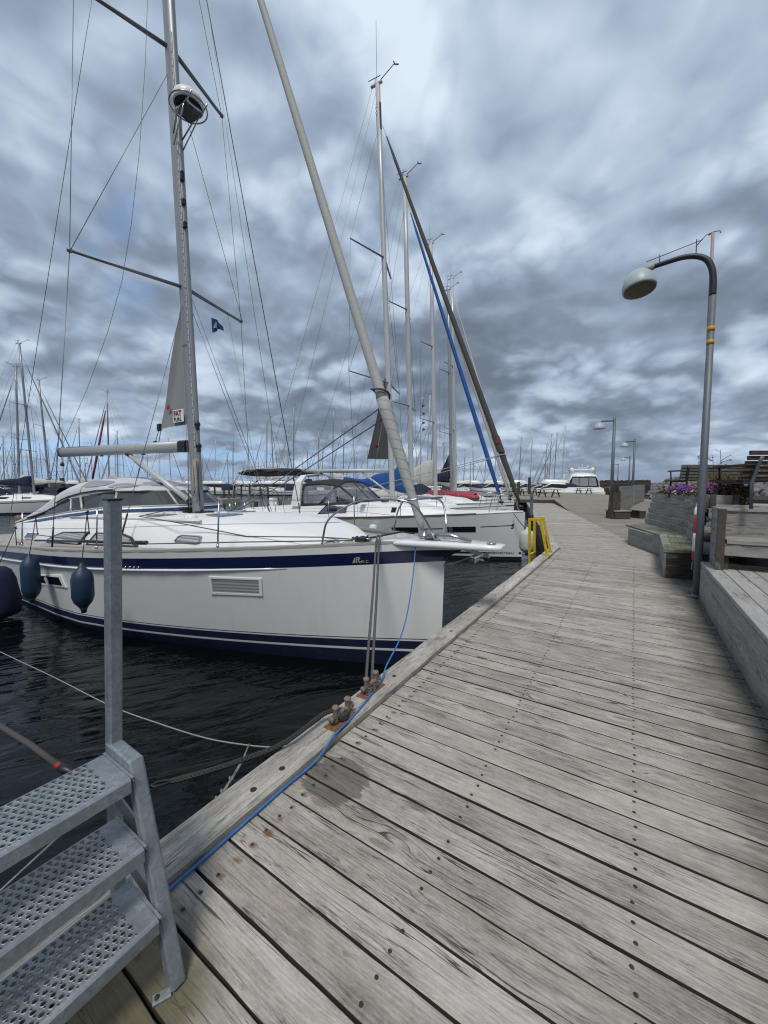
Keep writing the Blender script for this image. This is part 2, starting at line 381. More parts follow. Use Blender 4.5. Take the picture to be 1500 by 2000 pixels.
M['galv'] = None
def galv_mat():
    m, T, b = new_mat('galvanised_steel'); pos = T.n('ShaderNodeTexCoord').outputs['Object']
    vo = T.n('ShaderNodeTexVoronoi', feature='F1'); T.put(vo.inputs['Vector'], T.vm('ADD', pos, T.vm('SCALE', T.noise(pos, 30, 2, col=True), sc=.03))); vo.inputs['Scale'].default_value = 85
    s = T.sep(vo.outputs['Color'])[0]; nz = T.noise(pos, 7, 5, .65); n2 = T.noise(pos, 60, 3, .7)
    f = T.m('ADD', T.m('ADD', T.m('MULTIPLY', s, .16), T.m('MULTIPLY', nz, .65)), T.m('MULTIPLY', n2, .2))
    c = T.ramp(f, [(.25, (.16, .182, .20)), (.55, (.265, .295, .318)), (.85, (.42, .455, .475))])
    white = T.ss(T.noise(pos, 13, 6, .7), .60, .72); c = T.mix(T.m('MULTIPLY', white, .4), c, (.55, .57, .57))
    T.put(b.inputs['Base Color'], c); b.inputs['Metallic'].default_value = .55
    T.put(b.inputs['Roughness'], T.m('ADD', .38, T.m('MULTIPLY', nz, .28)))
    bn = T.n('ShaderNodeBump'); bn.inputs['Strength'].default_value = .12; bn.inputs['Distance'].default_value = .004
    T.put(bn.inputs['Height'], nz); T.L.new(bn.outputs[0], b.inputs['Normal']); return m
M['galv'] = galv_mat()
M['lamp_galv'] = pm('lamp_post_galvanised', (.125, .142, .16), .55, .3, .25, 25, .1, 60)
M['gel'] = pm('white_gelcoat', (.70, .715, .70), .22, 0, .025, .8, coat=.5)
def hull_mat():
    m, T, b = new_mat('hull_gelcoat'); pos = T.n('ShaderNodeTexCoord').outputs['Object']; px, py, pz = T.sep(pos)
    st_ = T.noise(T.xyz(T.m('MULTIPLY', px, 9), T.m('MULTIPLY', py, 9), T.m('MULTIPLY', pz, .9)), 1, 4, .6); n = T.noise(pos, 1.2, 4)
    c = T.mix(T.m('MULTIPLY', T.ss(st_, .52, .75), .16), (.69, .70, .675), (.46, .45, .40))
    c = T.mix(T.m('MULTIPLY', T.ss(n, .45, .7), .10), c, (.55, .56, .55))
    T.put(b.inputs['Base Color'], c); T.put(b.inputs['Roughness'], T.m('ADD', .16, T.m('MULTIPLY', n, .2))); b.inputs['Coat Weight'].default_value = .4
    bn = T.n('ShaderNodeBump'); bn.inputs['Strength'].default_value = .05; bn.inputs['Distance'].default_value = .05; T.put(bn.inputs['Height'], T.noise(pos, 1.6, 2)); T.L.new(bn.outputs[0], b.inputs['Normal']); return m
M['gel_hull'] = hull_mat()
M['gel_grey'] = pm('pale_grey_gelcoat', (.58, .61, .60), .22, 0, .025, .8, coat=.5)
M['gel_deck'] = pm('white_deck_gelcoat', (.74, .75, .74), .42, 0, .04, 3, .05, 200)
M['navy'] = pm('navy_gelcoat', (.006, .012, .055), .16, 0, .08, 2, coat=.6)
M['navy_strip'] = pm('faded_blue_stripe', (.03, .06, .15), .35, 0, .1, 3)
M['antifoul'] = pm('dark_blue_antifouling', (.006, .012, .04), .5, 0, .2, 4)
M['blackfoul'] = pm('black_antifouling', (.008, .009, .010), .5, 0, .2, 4)
M['stripe_white'] = pm('white_stripe_paint', (.62, .63, .64), .3)
M['teak'] = wood_mat('grey_teak', dark=(.22, .20, .185), light=(.46, .44, .42), tint=(.33, .28, .24), contrast=.6)
M['teak_brown'] = wood_mat('brown_teak', dark=(.10, .07, .045), light=(.23, .17, .12), tint=(.16, .11, .07), contrast=.7)
M['alu'] = pm('grey_anodised_spar', (.27, .285, .29), .42, .35, .06, 3)
M['alu_white'] = pm('white_spar', (.44, .455, .455), .38, .1, .05, 3)
M['boom_alu'] = pm('pale_boom_spar', (.36, .375, .38), .45, .2, .05, 3)
M['alu_dark'] = pm('dull_spar', (.24, .25, .26), .5, .4, .1, 3)
M['steel'] = pm('stainless_steel', (.40, .41, .42), .22, 1.0, .05, 5)
M['wire'] = pm('stainless_wire', (.17, .18, .21), .38, .6, .1, 8)
M['black'] = pm('black_plastic', (.012, .012, .013), .45, 0, .2, 20)
M['canvas'] = pm('pale_grey_canvas', (.50, .52, .54), .85, 0, .08, 5, .35, 26)
M['canvas_dark'] = pm('charcoal_canvas', (.022, .024, .026), .8, 0, .15, 6, .3, 26)
M['flag_blue'] = pm('blue_flag_cloth', (.02, .055, .17), .85, 0, .1, 8)
M['canvas_navy'] = pm('navy_canvas', (.008, .013, .035), .85, 0, .2, 6, .4, 18)
M['canvas_blue'] = pm('bright_blue_canvas', (.008, .07, .26), .8, 0, .2, 5, .5, 12)
M['canvas_white'] = pm('off_white_sailcloth', (.50, .49, .45), .85, 0, .14, 5, .6, 12)
M['canvas_brown'] = pm('brown_canvas', (.15, .095, .055), .85, 0, .2, 12, .5, 30)
M['sail_grey'] = pm('grey_sail_cover', (.235, .24, .24), .8, 0, .06, 3, .2, 14)
M['sail_cream'] = pm('cream_furled_sail', (.34, .345, .33), .75, 0, .10, 6, .5, 18)
M['sail_dark'] = pm('dark_grey_sail_cover', (.055, .056, .057), .85, 0, .12, 5, .3, 18)
M['sail_brown'] = pm('grey_brown_sail_cover', (.058, .054, .051), .85, 0, .15, 5, .3, 18)
M['red'] = pm('red_paint', (.40, .018, .022), .5, 0, .15, 8)
M['red_jib'] = pm('dark_red_cover', (.13, .012, .022), .8, 0, .15, 6)
M['dinghy'] = pm('red_inflatable', (.33, .03, .045), .6, 0, .2, 4, .3, 10)
M['white'] = pm('white_plastic', (.70, .70, .68), .4, 0, .06, 12)
M['fender'] = pm('blue_rubber', (.008, .030, .062), .5, 0, .15, 5, .05, 60, dirt=(.015, .03, .05, .7))
M['fender_sock'] = pm('navy_fender_sock', (.007, .011, .042), .95, 0, .25, 30, .6, 120)
M['yellow'] = pm('yellow_paint', (.50, .36, .012), .5, 0, .12, 7, dirt=(.25, .16, .02, .6), dscale=9)
M['orange'] = pm('orange_tape', (.48, .26, .03), .5, 0, .1, 10)
M['rust'] = pm('rusty_iron', (.21, .085, .035), .85, 0, .5, 26, .7, 60, dirt=(.09, .035, .018, .9), dscale=18)
M['cleat'] = pm('worn_galvanised_iron', (.185, .15, .12), .7, .15, .3, 30, .4, 70, dirt=(.22, .11, .06, .9), dscale=16)
M['nail'] = pm('rusty_nail_head', (.042, .029, .022), .7, .3, .35, 60)
M['plank_side'] = pm('shaded_dirty_plank_side', (.030, .026, .021), .95, 0, .4, 12)  # occlusion in the deck gaps painted into the plank sides, besides dirt
M['dark'] = pm('shadowed_underside', (.02, .018, .016), .9)
M['cable'] = pm('blue_cable', (.035, .14, .38), .5, 0, .10, 20, dirt=(.12, .22, .42, .4), dscale=40)
M['lamp_white'] = pm('lamp_shade_enamel', (.36, .42, .43), .45, 0, .08, 6)
M['lamp_in'] = pm('lamp_inside_glass', (.10, .095, .075), .5, 0, .4, 14)
M['lamp_black'] = pm('black_lamp_arm', (.022, .026, .030), .5, .2, .35, 20)
M['pink_pole'] = pm('faded_pinkish_pole', (.30, .25, .25), .6, 0, .15, 10)
M['soil'] = pm('planter_soil', (.03, .022, .015), .95, 0, .4, 20, .8, 30)
M['leaf'] = pm('planter_leaf', (.055, .085, .022), .6, 0, .5, 14)
M['leaf_dry'] = pm('dry_grass', (.125, .10, .045), .7, 0, .4, 14)
M['twig'] = pm('dark_twig', (.05, .045, .035), .8)
M['petal_p'] = pm('purple_petal', (.14, .035, .26), .6, 0, .35, 30)
M['petal_m'] = pm('magenta_petal', (.26, .03, .16), .6, 0, .35, 30)
M['petal_r'] = pm('dark_red_petal', (.20, .012, .03), .6, 0, .35, 30)
M['petal_w'] = pm('pale_petal', (.45, .40, .36), .6, 0, .2, 30)
M['concrete'] = pm('pier_concrete', (.27, .25, .20), .85, 0, .2, 2, .3, 12)
M['hill'] = pm('far_shore', (.085, .105, .115), .9, 0, .3, .02)
M['letter_black'] = pm('black_lettering', (.012, .012, .014), .5)
M['letter_gold'] = pm('gold_lettering', (.42, .38, .24), .4, .3)
M['letter_red'] = pm('red_lettering', (.25, .014, .02), .6)
M['letter_white'] = pm('white_lettering', (.66, .66, .66), .5)

def rope_mat(name, a, b2, sc=120.0, twist=3.0):
    m, T, b = new_mat(name); uv = T.n('ShaderNodeUVMap', uv_map='UVMap').outputs[0]; u, v, _ = T.sep(uv)
    w1 = T.m('SINE', T.m('ADD', T.m('MULTIPLY', u, sc*6.283), T.m('MULTIPLY', v, 6.283*twist)))
    w2 = T.m('SINE', T.m('SUBTRACT', T.m('MULTIPLY', u, sc*6.283), T.m('MULTIPLY', v, 6.283*twist)))
    h = T.m('MAXIMUM', w1, w2); nz = T.noise(T.n('ShaderNodeTexCoord').outputs['Object'], 40, 3)
    c = T.mix(T.m('ADD', T.m('MULTIPLY', h, .35), T.m('MULTIPLY', nz, .6), clamp=True), a, b2)
    T.put(b.inputs['Base Color'], c); b.inputs['Roughness'].default_value = .85
    bn = T.n('ShaderNodeBump'); bn.inputs['Strength'].default_value = .8; bn.inputs['Distance'].default_value = .003
    T.put(bn.inputs['Height'], h); T.L.new(bn.outputs[0], b.inputs['Normal']); return m
M['rope_grey'] = rope_mat('grey_braided_rope', (.03, .03, .032), (.16, .155, .15), 45)
M['rope_black'] = rope_mat('black_braided_rope', (.014, .013, .013), (.075, .072, .07), 45)
M['rope_white'] = rope_mat('white_braided_rope', (.18, .18, .17), (.52, .51, .48), 40)
M['rope_blue'] = rope_mat('blue_white_rope', (.02, .06, .16), (.3, .33, .37), 40)

def glass_mat(name, col, rough=.06, alpha=1.0):
    m, T, b = new_mat(name); nz = T.noise(T.n('ShaderNodeTexCoord').outputs['Object'], 3, 3)
    T.put(b.inputs['Base Color'], T.vm('SCALE', T.mix(0, (*col, 1), (0, 0, 0)), sc=T.m('ADD', .7, T.m('MULTIPLY', nz, .6))))
    b.inputs['Roughness'].default_value = rough; b.inputs['IOR'].default_value = 1.5
    b.inputs['Alpha'].default_value = alpha; return m
M['glass_dark'] = glass_mat('dark_window_glass', (.008, .008, .011))
M['glass_grey'] = glass_mat('tinted_windscreen', (.07, .075, .08), .08, .86)
M['glass_smoke'] = glass_mat('smoked_side_window', (.035, .037, .04), .1, .96)
M['glass_purple'] = glass_mat('curtained_window', (.10, .085, .12), .12)
M['vinyl'] = glass_mat('clear_vinyl_window', (.30, .31, .35), .12, .45)
M['vinyl_milky'] = glass_mat('milky_vinyl_window', (.33, .34, .36), .25, .75)
def blind_mat():
    m, T, b = new_mat('louvred_blind'); pos = T.n('ShaderNodeTexCoord').outputs['Object']; z = T.sep(pos)[2]
    w = T.m('ADD', T.m('MULTIPLY', T.m('SINE', T.m('MULTIPLY', z, 150.0)), .5), .5)
    T.put(b.inputs['Base Color'], T.mix(w, (.20, .205, .21), (.42, .42, .42))); b.inputs['Roughness'].default_value = .15; return m
M['blind'] = blind_mat()
def water_mat():
    m, T, b = new_mat('harbour_water'); pos = T.n('ShaderNodeTexCoord').outputs['Object']
    px, py, pz = T.sep(pos)
    a = R(57); ra = T.m('ADD', T.m('MULTIPLY', px, math.cos(a)), T.m('MULTIPLY', py, math.sin(a))); rb = T.m('SUBTRACT', T.m('MULTIPLY', py, math.cos(a)), T.m('MULTIPLY', px, math.sin(a)))
    n1 = T.noise(T.xyz(T.m('MULTIPLY', ra, .85), T.m('MULTIPLY', rb, 3.0), 0), 1.0, 3, .45, .7)
    n2 = T.noise(T.xyz(T.m('MULTIPLY', ra, 4.0), T.m('MULTIPLY', rb, 11.0), 2.0), 1.0, 3, .55, .4)
    n3 = T.noise(pos, .35, 2, .5)
    h = T.m('ADD', T.m('ADD', T.m('MULTIPLY', n1, 1.0), T.m('MULTIPLY', n2, .11)), T.m('MULTIPLY', n3, .6))
    bn = T.n('ShaderNodeBump'); bn.inputs['Strength'].default_value = 1.0; bn.inputs['Distance'].default_value = .055
    T.put(bn.inputs['Height'], h); T.L.new(bn.outputs[0], b.inputs['Normal'])
    T.put(b.inputs['Base Color'], T.mix(T.noise(pos, .6, 3), (.001, .002, .0025), (.002, .004, .004)))
    b.inputs['Roughness'].default_value = .04; b.inputs['IOR'].default_value = 1.31; return m
M['water'] = water_mat()
def rock_mat():
    m, T, b = new_mat('breakwater_granite'); pos = T.n('ShaderNodeTexCoord').outputs['Object']
    oi = T.n('ShaderNodeObjectInfo').outputs['Random']
    n = T.noise(pos, 3, 6, .65); n2 = T.noise(pos, 26, 4, .7)
    c = T.mix(T.m('ADD', T.m('MULTIPLY', n, .7), T.m('MULTIPLY', n2, .3)), (.055, .052, .050), (.33, .31, .305))
    c = T.vm('SCALE', c, sc=T.m('ADD', .7, T.m('MULTIPLY', oi, .6)))
    c = T.mix(T.m('MULTIPLY', T.ss(oi, .6, 1.0), .3), c, (.30, .22, .19))
    T.put(b.inputs['Base Color'], c); b.inputs['Roughness'].default_value = .85
    bn = T.n('ShaderNodeBump'); bn.inputs['Strength'].default_value = .6; bn.inputs['Distance'].default_value = .03
    T.put(bn.inputs['Height'], n); T.L.new(bn.outputs[0], b.inputs['Normal']); return m
M['rock'] = rock_mat()
M['rock_small'] = pm('breakwater_small_stone', (.13, .123, .12), .9, 0, .6, 3.5, .6, 14)
# ------------------------------------------------------------------ setting: water, shore, pier
WZ = -.74
w = MB(); 
rings = [0, 3, 8, 20, 60, 200, 900, 4500]
vs = [(0, 0, WZ)]; n = 48
for r in rings[1:]: vs += [(r*math.cos(2*math.pi*j/n), r*math.sin(2*math.pi*j/n), WZ) for j in range(n)]
fs = [(0, 1+j, 1+(j+1) % n) for j in range(n)]
for i in range(len(rings)-2):
    for j in range(n): fs.append((1+i*n+j, 1+(i+1)*n+j, 1+(i+1)*n+(j+1) % n, 1+i*n+(j+1) % n))
w.add(vs, fs, 0); w.build('water', M['water'], kind='structure')

BEND = 9.8
KIN = -1.40            # inner edge of the kerb timber
dB = Vector((-.2402, .9707, 0)); nB = Vector((.9707, .2402, 0)); OB = Vector((KIN, BEND, 0))   # the pier after its bend
def PB(off, s, z=0.0): q = OB+nB*off+dB*s; q.z = z; return q
def clip(mb, co, no):
    """cut a board set along a vertical plane, dropping the side the normal points to"""
    bm = bmesh.new(); vv = [bm.verts.new(v) for v in mb.v]; ul = bm.loops.layers.uv.new('u'); cl = bm.loops.layers.float_color.new('c'); sl = bm.faces.layers.int.new('s')
    for f, m, sm, uv, c in zip(mb.f, mb.mi, mb.sm, mb.uv, mb.col):
        try: bf = bm.faces.new([vv[i] for i in f])
        except ValueError: continue
        bf.material_index = m
        for l, q in zip(bf.loops, uv): l[ul].uv = q; l[cl] = (*c, 1)
    bmesh.ops.bisect_plane(bm, geom=bm.verts[:]+bm.edges[:]+bm.faces[:], dist=1e-5, plane_co=co, plane_no=no, clear_outer=True)
    o = MB(); bm.verts.index_update(); o.v = [v.co.copy() for v in bm.verts]
    for f in bm.faces:
        o.f.append([v.index for v in f.verts]); o.mi.append(f.material_index); o.sm.append(False)
        o.uv.append([tuple(l[ul].uv) for l in f.loops]); o.col.append(tuple(f.loops[0][cl])[:3])
    bm.free(); return o
def nails(mb, c, rows, axis, cross):
    for q in rows:
        for sgn in (-1, 1):
            if random.random() < .06: continue
            p = Vector(c)+axis*(q+random.uniform(-.008, .008))+cross*(sgn*.036+random.uniform(-.007, .007)); p.z = c[2]+.0003
            mb.lathe(p, [(.0074, -.002), (.0072, .0012), (.005, .0026), (0, .003)], n=7, m=1)
bend_co = Vector((0, 9.83, 0)); bend_no = Vector((-.12, 1, 0)).normalized()
A = MB(); y = -1.5+.0
y = .7-.15*15
while y < 12:
    nearp = y < 5
    rnd = (random.random(), random.random(), random.random())
    zz = random.uniform(-.0018, .0012)
    wd = .1402+random.uniform(-.0030, .0015)
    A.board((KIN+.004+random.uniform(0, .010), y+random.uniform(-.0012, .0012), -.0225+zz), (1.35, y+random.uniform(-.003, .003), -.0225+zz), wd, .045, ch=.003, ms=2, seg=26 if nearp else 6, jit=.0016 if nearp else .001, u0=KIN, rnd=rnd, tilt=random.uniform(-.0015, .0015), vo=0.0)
    if y < 8.5: nails(A, (0, y, zz), [q for q in (-1.285, -.60, .06, .735)], Vector((1, 0, 0)), Vector((0, 1, 0)))
    y += .15
A = clip(A, bend_co, bend_no)
B = MB(); s = -1.2
while s < 27:
    rnd = (random.random(), random.random(), random.random()); zz = random.uniform(-.002, .001)
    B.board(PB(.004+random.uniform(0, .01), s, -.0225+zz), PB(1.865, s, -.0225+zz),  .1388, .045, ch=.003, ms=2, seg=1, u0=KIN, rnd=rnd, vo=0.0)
    s += .15
B = clip(B, bend_co+Vector((0, .004, 0)), -bend_no)
A.merge(B)
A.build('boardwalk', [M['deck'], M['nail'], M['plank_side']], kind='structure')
# brownish deck: level at first, ramping up to a platform
def rz(s): return .29*min(max((s-14.4)/9.8, 0), 1)
C = MB(); s = -.05
while s < 57.5:
    z = rz(s); sl = (rz(s+.07)-rz(s-.07))/.14
    lo = 1.872 if s < 24.3 else -3.2
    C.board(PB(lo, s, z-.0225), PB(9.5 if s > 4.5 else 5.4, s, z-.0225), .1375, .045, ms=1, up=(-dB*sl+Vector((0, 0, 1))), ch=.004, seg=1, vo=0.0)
    s += .15
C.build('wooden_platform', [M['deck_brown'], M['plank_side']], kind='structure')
# fascia of ramp and platform (two boards high)
fa = MB()
for i in range(12):
    s0, s1 = 14.6+i*.8, 14.6+(i+1)*.8
    fa.slab([PB(1.862, s0, -.01), PB(1.862, s0, rz(s0)+.01), PB(1.862, s1, rz(s1)+.01), PB(1.862, s1, -.01)], .03)
for k in range(2): fa.board(PB(-3.2, 24.17, .075+.145*k), PB(1.86, 24.17, .075+.145*k), .03, .14, ch=.004)
fa.build('platform_fascia', M['dark_wood'], kind='structure')
sub = MB(); sub.slab([(KIN+.02, -2.2, -.05), (2.2, -2.2, -.05), (2.2, 9.0, -.05), PB(1.8, 26, -.05), PB(.02, 26, -.05), PB(.02, 0, -.05)], .1)  # dark slabs added below the planks to darken gaps and stop light leaks
sub.slab([PB(1.8, 2, -.06), PB(9.4, 2, -.06), PB(9.4, 57, -.06), PB(-3.2, 57, -.06), PB(-3.2, 26, -.06), PB(1.8, 26, -.06)], .1)
for q in range(16): sub.box((-1.50, -1.8+q*.75, -.45), (.12, .12, .8), m=0)
sub.build('gap_shade_slab_posts', M['dark'], kind='structure')
# timber quay face under the kerb
qf = MB()
for k in range(5):
    qf.board((-1.548, -2.2, -.14-.19*k), (-1.548, BEND-.02, -.14-.19*k), .05, .18, ch=.006)
    qf.board(PB(-.148, .05, -.14-.19*k), PB(-.148, 45, -.14-.19*k), .05, .18, ch=.006)
for i in range(len(qf.mi)): qf.mi[i] = 0 if qf.v[qf.f[i][0]].z < -.25 else 1
qf.build('quay_wall', [M['pile'], M['bench']], kind='structure')
# kerb timbers
kb = MB()
ys = [-2.2, .62, 5.05, BEND+.02]
for a, b in zip(ys, ys[1:]):
    kb.board((KIN-.098, a+.003, .0), (KIN-.098, b-.003, .0), .192, .09, ch=.016, seg=22, jit=.002, tilt=.002)
for i in range(6):
    kb.board(PB(-.098, .03+i*4.4, 0), PB(-.098, 4.42+i*4.4, 0), .192, .09, ch=.014, seg=8, jit=.002)
for q in ((-1.47, 1.12), (-1.46, 1.29), (-1.475, 2.42), (-1.47, 3.5), (-1.5, 4.4)):
    kb.lathe((q[0], q[1], .0462), [(.016, 0), (.013, .0004), (0, .0005)], n=14, m=1)
kb.build('kerb_beam', [M['kerb'], M['dark']], kind='structure')

# ------------------------------------------------------------------ near bench, with its raised seat
bn = empty('timber_bench', (1.1, 3, 0), 'long grey timber bench with flat plank top along the right edge of the boardwalk', 'bench')
f = MB()
for k in range(3): f.board((.797, -2.0, .075+.148*k), (.797, 6.43, .075+.148*k), .034, .143, ch=.004)
f.build('front_panel', M['bench'], bn)
f = MB()
for k in range(3): f.board((.815, 6.415, .075+.148*k), (2.2, 6.415, .075+.148*k), .03, .143, ch=.004)
f.build('end_panel', M['bench'], bn)
f = MB()
xx = .775
for wd in (.145, .145, .145, .145, .145, .145, .145):
    f.board((xx+wd/2, -2.0, .478), (xx+wd/2, 6.44 if xx < .9 else 6.42, .478), wd-.007, .044, ch=.005, seg=10, jit=.001); xx += wd
f.build('seat', M['bench_top'], bn)
rs = empty('raised_bench', (1.6, 6.2, .5), 'raised timber bench with plank back and slanted end panel standing on the long bench', 'bench')
f = MB()
for k in range(5): f.board((.877, 5.93, .575+.145*k), (.877, 6.43, .575+.145*k), .03, .141, ch=.004)
f.build('end_panel', M['bench'], rs)
f = MB(); f.board((.885, 5.905, .502), (.885, 5.905, 1.218), .075, .05, up=(0, 1, 0), ch=.006); f.build('end_post', M['dark_wood'], rs)
f = MB(); f.board((.94, 5.935, .84), (3.4, 5.935, .84), .10, .045, ch=.005); 
for k in range(3): f.board((.94, 6.05+.125*k, .84), (3.4, 6.05+.125*k, .84), .118, .045, ch=.005)
f.build('seat', M['bench'], rs)
f = MB(); f.board((.92, 5.915, .745), (3.4, 5.915, .745), .035, .135, ch=.004); f.build('seat_apron', M['bench'], rs)
for x_ in (.95, 2.6):
    f = MB(); f.box((x_, 5.98, .62), (.05, .05, .24)); f.build('leg', M['dark_wood'], rs)
f = MB()
for k in range(3): f.board((.90, 6.455, .895+.142*k), (3.4, 6.455, .895+.142*k), .03, .138, ch=.004)
f.build('backrest', M['bench'], rs)
# terrace behind it
f = MB()
xx = 6.49
while xx < 10.2:
    f.board((.9+max(0, (xx-6.7))*.13, xx, 1.19), (6.5, xx, 1.19), .14, .04, ch=.004); xx += .147
f.build('upper_terrace', M['bench_top'], kind='structure')
f = MB(); f.slab([(1.45, 6.6, 1.165), (6.5, 6.6, 1.165), (6.5, 10.2, 1.165), (1.9, 10.2, 1.165)], 1.2)
f.build('terrace_base', M['dark'], kind='structure')

# ------------------------------------------------------------------ angled bench with planter
ab = empty('planter_bench', (.6, 10, 0), 'angled grey timber bench with mossy seat under a tall plank planter', 'bench')
base = [(-.05, 11.45), (.535, 9.84), (.476, 7.64)]
end = (1.25, 7.80)
def wallstrip(mb, p, q, z0, z1, nb, th=.03, m=0, lean=(0, 0), ext=0.0):
    h = (z1-z0)/nb
    for k in range(nb):
        za = z0+h*(k+.5); sh = Vector((lean[0], lean[1], 0))*((k+.5)/nb)
        a = Vector((p[0], p[1], za))+sh; b = Vector((q[0], q[1], za))+sh
        d = (b-a).normalized()*ext
        mb.board(a-d, b+d, th, h-.005, ch=.004, m=m)
f = MB()
wallstrip(f, base[0], base[1], .005, .415, 3); wallstrip(f, base[1], base[2], .005, .415, 3)
f.build('front_panel', M['bench'], ab)
f = MB(); wallstrip(f, (base[2][0]+.015, base[2][1]), end, .005, .415, 4); f.build('end_panel', M['dark_wood'], ab)
f = MB()
inn = [(.30, 12.55), (.975, 10.25), (.92, 8.30)]
def lerp2(a, b, k): return Vector((a[0]+(b[0]-a[0])*k, a[1]+(b[1]-a[1])*k, 0))
ring_o = [(-.095, 11.85), (.51, 9.9), (.455, 7.615)]; ring_i = [(.33, 12.55), (1.02, 10.3), (.98, 7.70)]
for s_ in range(2):
    for k in range(4):
        p0, p1 = k/4+.004, (k+1)/4-.004
        a0, a1 = lerp2(ring_o[s_], ring_i[s_], p0), lerp2(ring_o[s_], ring_i[s_], p1)
        b0, b1 = lerp2(ring_o[s_+1], ring_i[s_+1], p0), lerp2(ring_o[s_+1], ring_i[s_+1], p1)
        g = MB(); g.board((a0+a1)/2+Vector((0, 0, .44)), (b0+b1)/2+Vector((0, 0, .44)), (a1-a0).length*.9, .045, ch=.004); f.merge(g)
f.build('seat', M['bench_mossy'], ab)
f = MB()
wallstrip(f, inn[0], inn[1], .466, 1.33, 6, lean=(.20, .05), ext=.012); wallstrip(f, inn[1], inn[2], .466, 1.33, 6, lean=(.15, 0), ext=.012)
f.build('planter_wall', M['bench'], ab)
f = MB(); wallstrip(f, (inn[0][0]+.05, inn[0][1]+.01), (inn[1][0]+.05, inn[1][1]), .53, 1.25, 5, th=.02, lean=(.17, .04)); wallstrip(f, (inn[1][0]+.05, inn[1][1]), (inn[2][0]+.05, inn[2][1]), .53, 1.25, 5, th=.02, lean=(.13, 0)); f.build('dark_gap_backing', M['dark'], ab)  # dark backing added so no brightness shows through the board gaps
f = MB(); f.slab([(.60, 12.45, 1.27), (1.26, 10.25, 1.27), (1.2, 8.32, 1.27), (2.2, 8.0, 1.27), (2.2, 12.5, 1.27)], .1); f.build('planter_soil', M['soil'], ab)
f = MB(); f.board((.36, 12.60, .47), (.56, 12.64, 1.325), .03, .12, up=(0, 1, 0)); f.build('end_post', M['dark_wood'], ab)

# ------------------------------------------------------------------ flowers
def flower_plant(name, c, rad, hgt, petals, nl, npt, label, leafm='leaf', grp=None):
    rt = empty(name, c, label, 'flowers', grp); c = Vector(c)
    f = MB()
    for i in range(nl):
        a = random.uniform(0, 6.28); q = random.random()**.5; d = Vector((math.cos(a)*q*rad[0], math.sin(a)*q*rad[1], 0))
        p = c+d+Vector((0, 0, random.uniform(-.02, 1)*hgt*(1-.5*q*q))); L = random.uniform(.025, .055); w2 = L*.4
        e = Vector((random.uniform(-1, 1), random.uniform(-1, 1), random.uniform(-.5, .9))).normalized()*L; sd = e.cross(Vector((random.random(), random.random(), random.random()))).normalized()*w2
        f.add([p, p+e*.5+sd, p+e, p+e*.5-sd], [(0, 1, 2, 3)])
    for i in range(14):
        a = random.uniform(0, 6.28); q = random.random()*.7
        f.tube([c+Vector((0, 0, -.03)), c+Vector((math.cos(a)*q*rad[0], math.sin(a)*q*rad[1], hgt*.75))], .004, 4)
    f.build('foliage', M[leafm], rt)
    f = MB()
    for i in range(npt):
        a = random.uniform(0, 6.28); q = random.random()**.6; d = Vector((math.cos(a)*q*rad[0], math.sin(a)*q*rad[1], 0))
        p = c+d+Vector((0, 0, random.uniform(.25, 1.08)*hgt*(1-.45*q*q))); rr = random.uniform(.014, .026)
        nrm = (d*1.2+Vector((random.uniform(-.6, .2), random.uniform(-.9, 0), random.uniform(.1, 1)))).normalized(); x = nrm.orthogonal().normalized(); y2 = nrm.cross(x)
        vs = [p]; mi = random.randrange(len(petals))
        for j in range(10): rj = rr*(1 if j % 2 else .62); vs.append(p+(x*math.cos(j*.6283)+y2*math.sin(j*.6283))*rj+nrm*rr*.3)
        f.add(vs, [(0, 1+j, 1+(j+1) % 10) for j in range(10)], mi)
    f.build('blossom', [M[q] for q in petals], rt)
    return rt
def G(u, v, y): return aty(u, v, y)
flower_plant('flowering_plant', G(1322, 961, 10.9), (.17, .26), .17, ['petal_p', 'petal_m'], 260, 170, 'purple flowering clump at the far end of the planter')
flower_plant('flowering_plant', G(1340, 964, 10.1), (.17, .2), .17, ['petal_p'], 160, 210, 'vivid violet petunia clump at the planter corner')
flower_plant('flowering_plant', G(1357, 968, 9.6), (.14, .2), .15, ['petal_r', 'petal_w'], 200, 60, 'rusty red clump between the violet flowers and the lamp post', 'leaf_dry')
flower_plant('flowering_plant', G(1325, 966, 10.5), (.12, .2), .09, ['petal_w'], 90, 50, 'small pale pink clump at the planter rim')
flower_plant('flowering_plant', G(1299, 963, 11.6), (.14, .2), .06, ['petal_w'], 160, 5, 'low green clump at the far planter corner')
flower_plant('flowering_plant', G(1397, 968, 7.1), (.18, .2), .19, ['petal_m', 'petal_p'], 260, 190, 'magenta flowering clump in the small box right of the lamp post')
flower_plant('flowering_plant', G(1430, 972, 6.75), (.20, .16), .20, ['petal_r', 'petal_m'], 380, 120, 'dark red flowers with green leaves spilling over the small box')
flower_plant('flowering_plant', G(1448, 988, 6.6), (.09, .08), .20, ['petal_r'], 160, 60, 'dark red trailing plant hanging beside the bench leg')
gr = empty('ornamental_grass', G(1402, 962, 8.0), 'tuft of dry yellowish grass rising behind the magenta flowers', 'plant')
f = MB(); c = G(1402, 962, 8.0)
for i in range(420):
    a = random.uniform(0, 6.28); q = random.random()*.2; p = c+Vector((math.cos(a)*q, math.sin(a)*q, 0)); h = random.uniform(.12, .36); ln = Vector((random.uniform(-.12, .12), random.uniform(-.12, .12), h))
    f.add([p-Vector((.0016, 0, 0)), p+Vector((.0016, 0, 0)), p+ln*.6+Vector((.0012, 0, .0)), p+ln+Vector((ln.x*.5, ln.y*.5, -.02))], [(0, 1, 2, 3)])
f.build('blade', M['leaf_dry'], gr); f = None
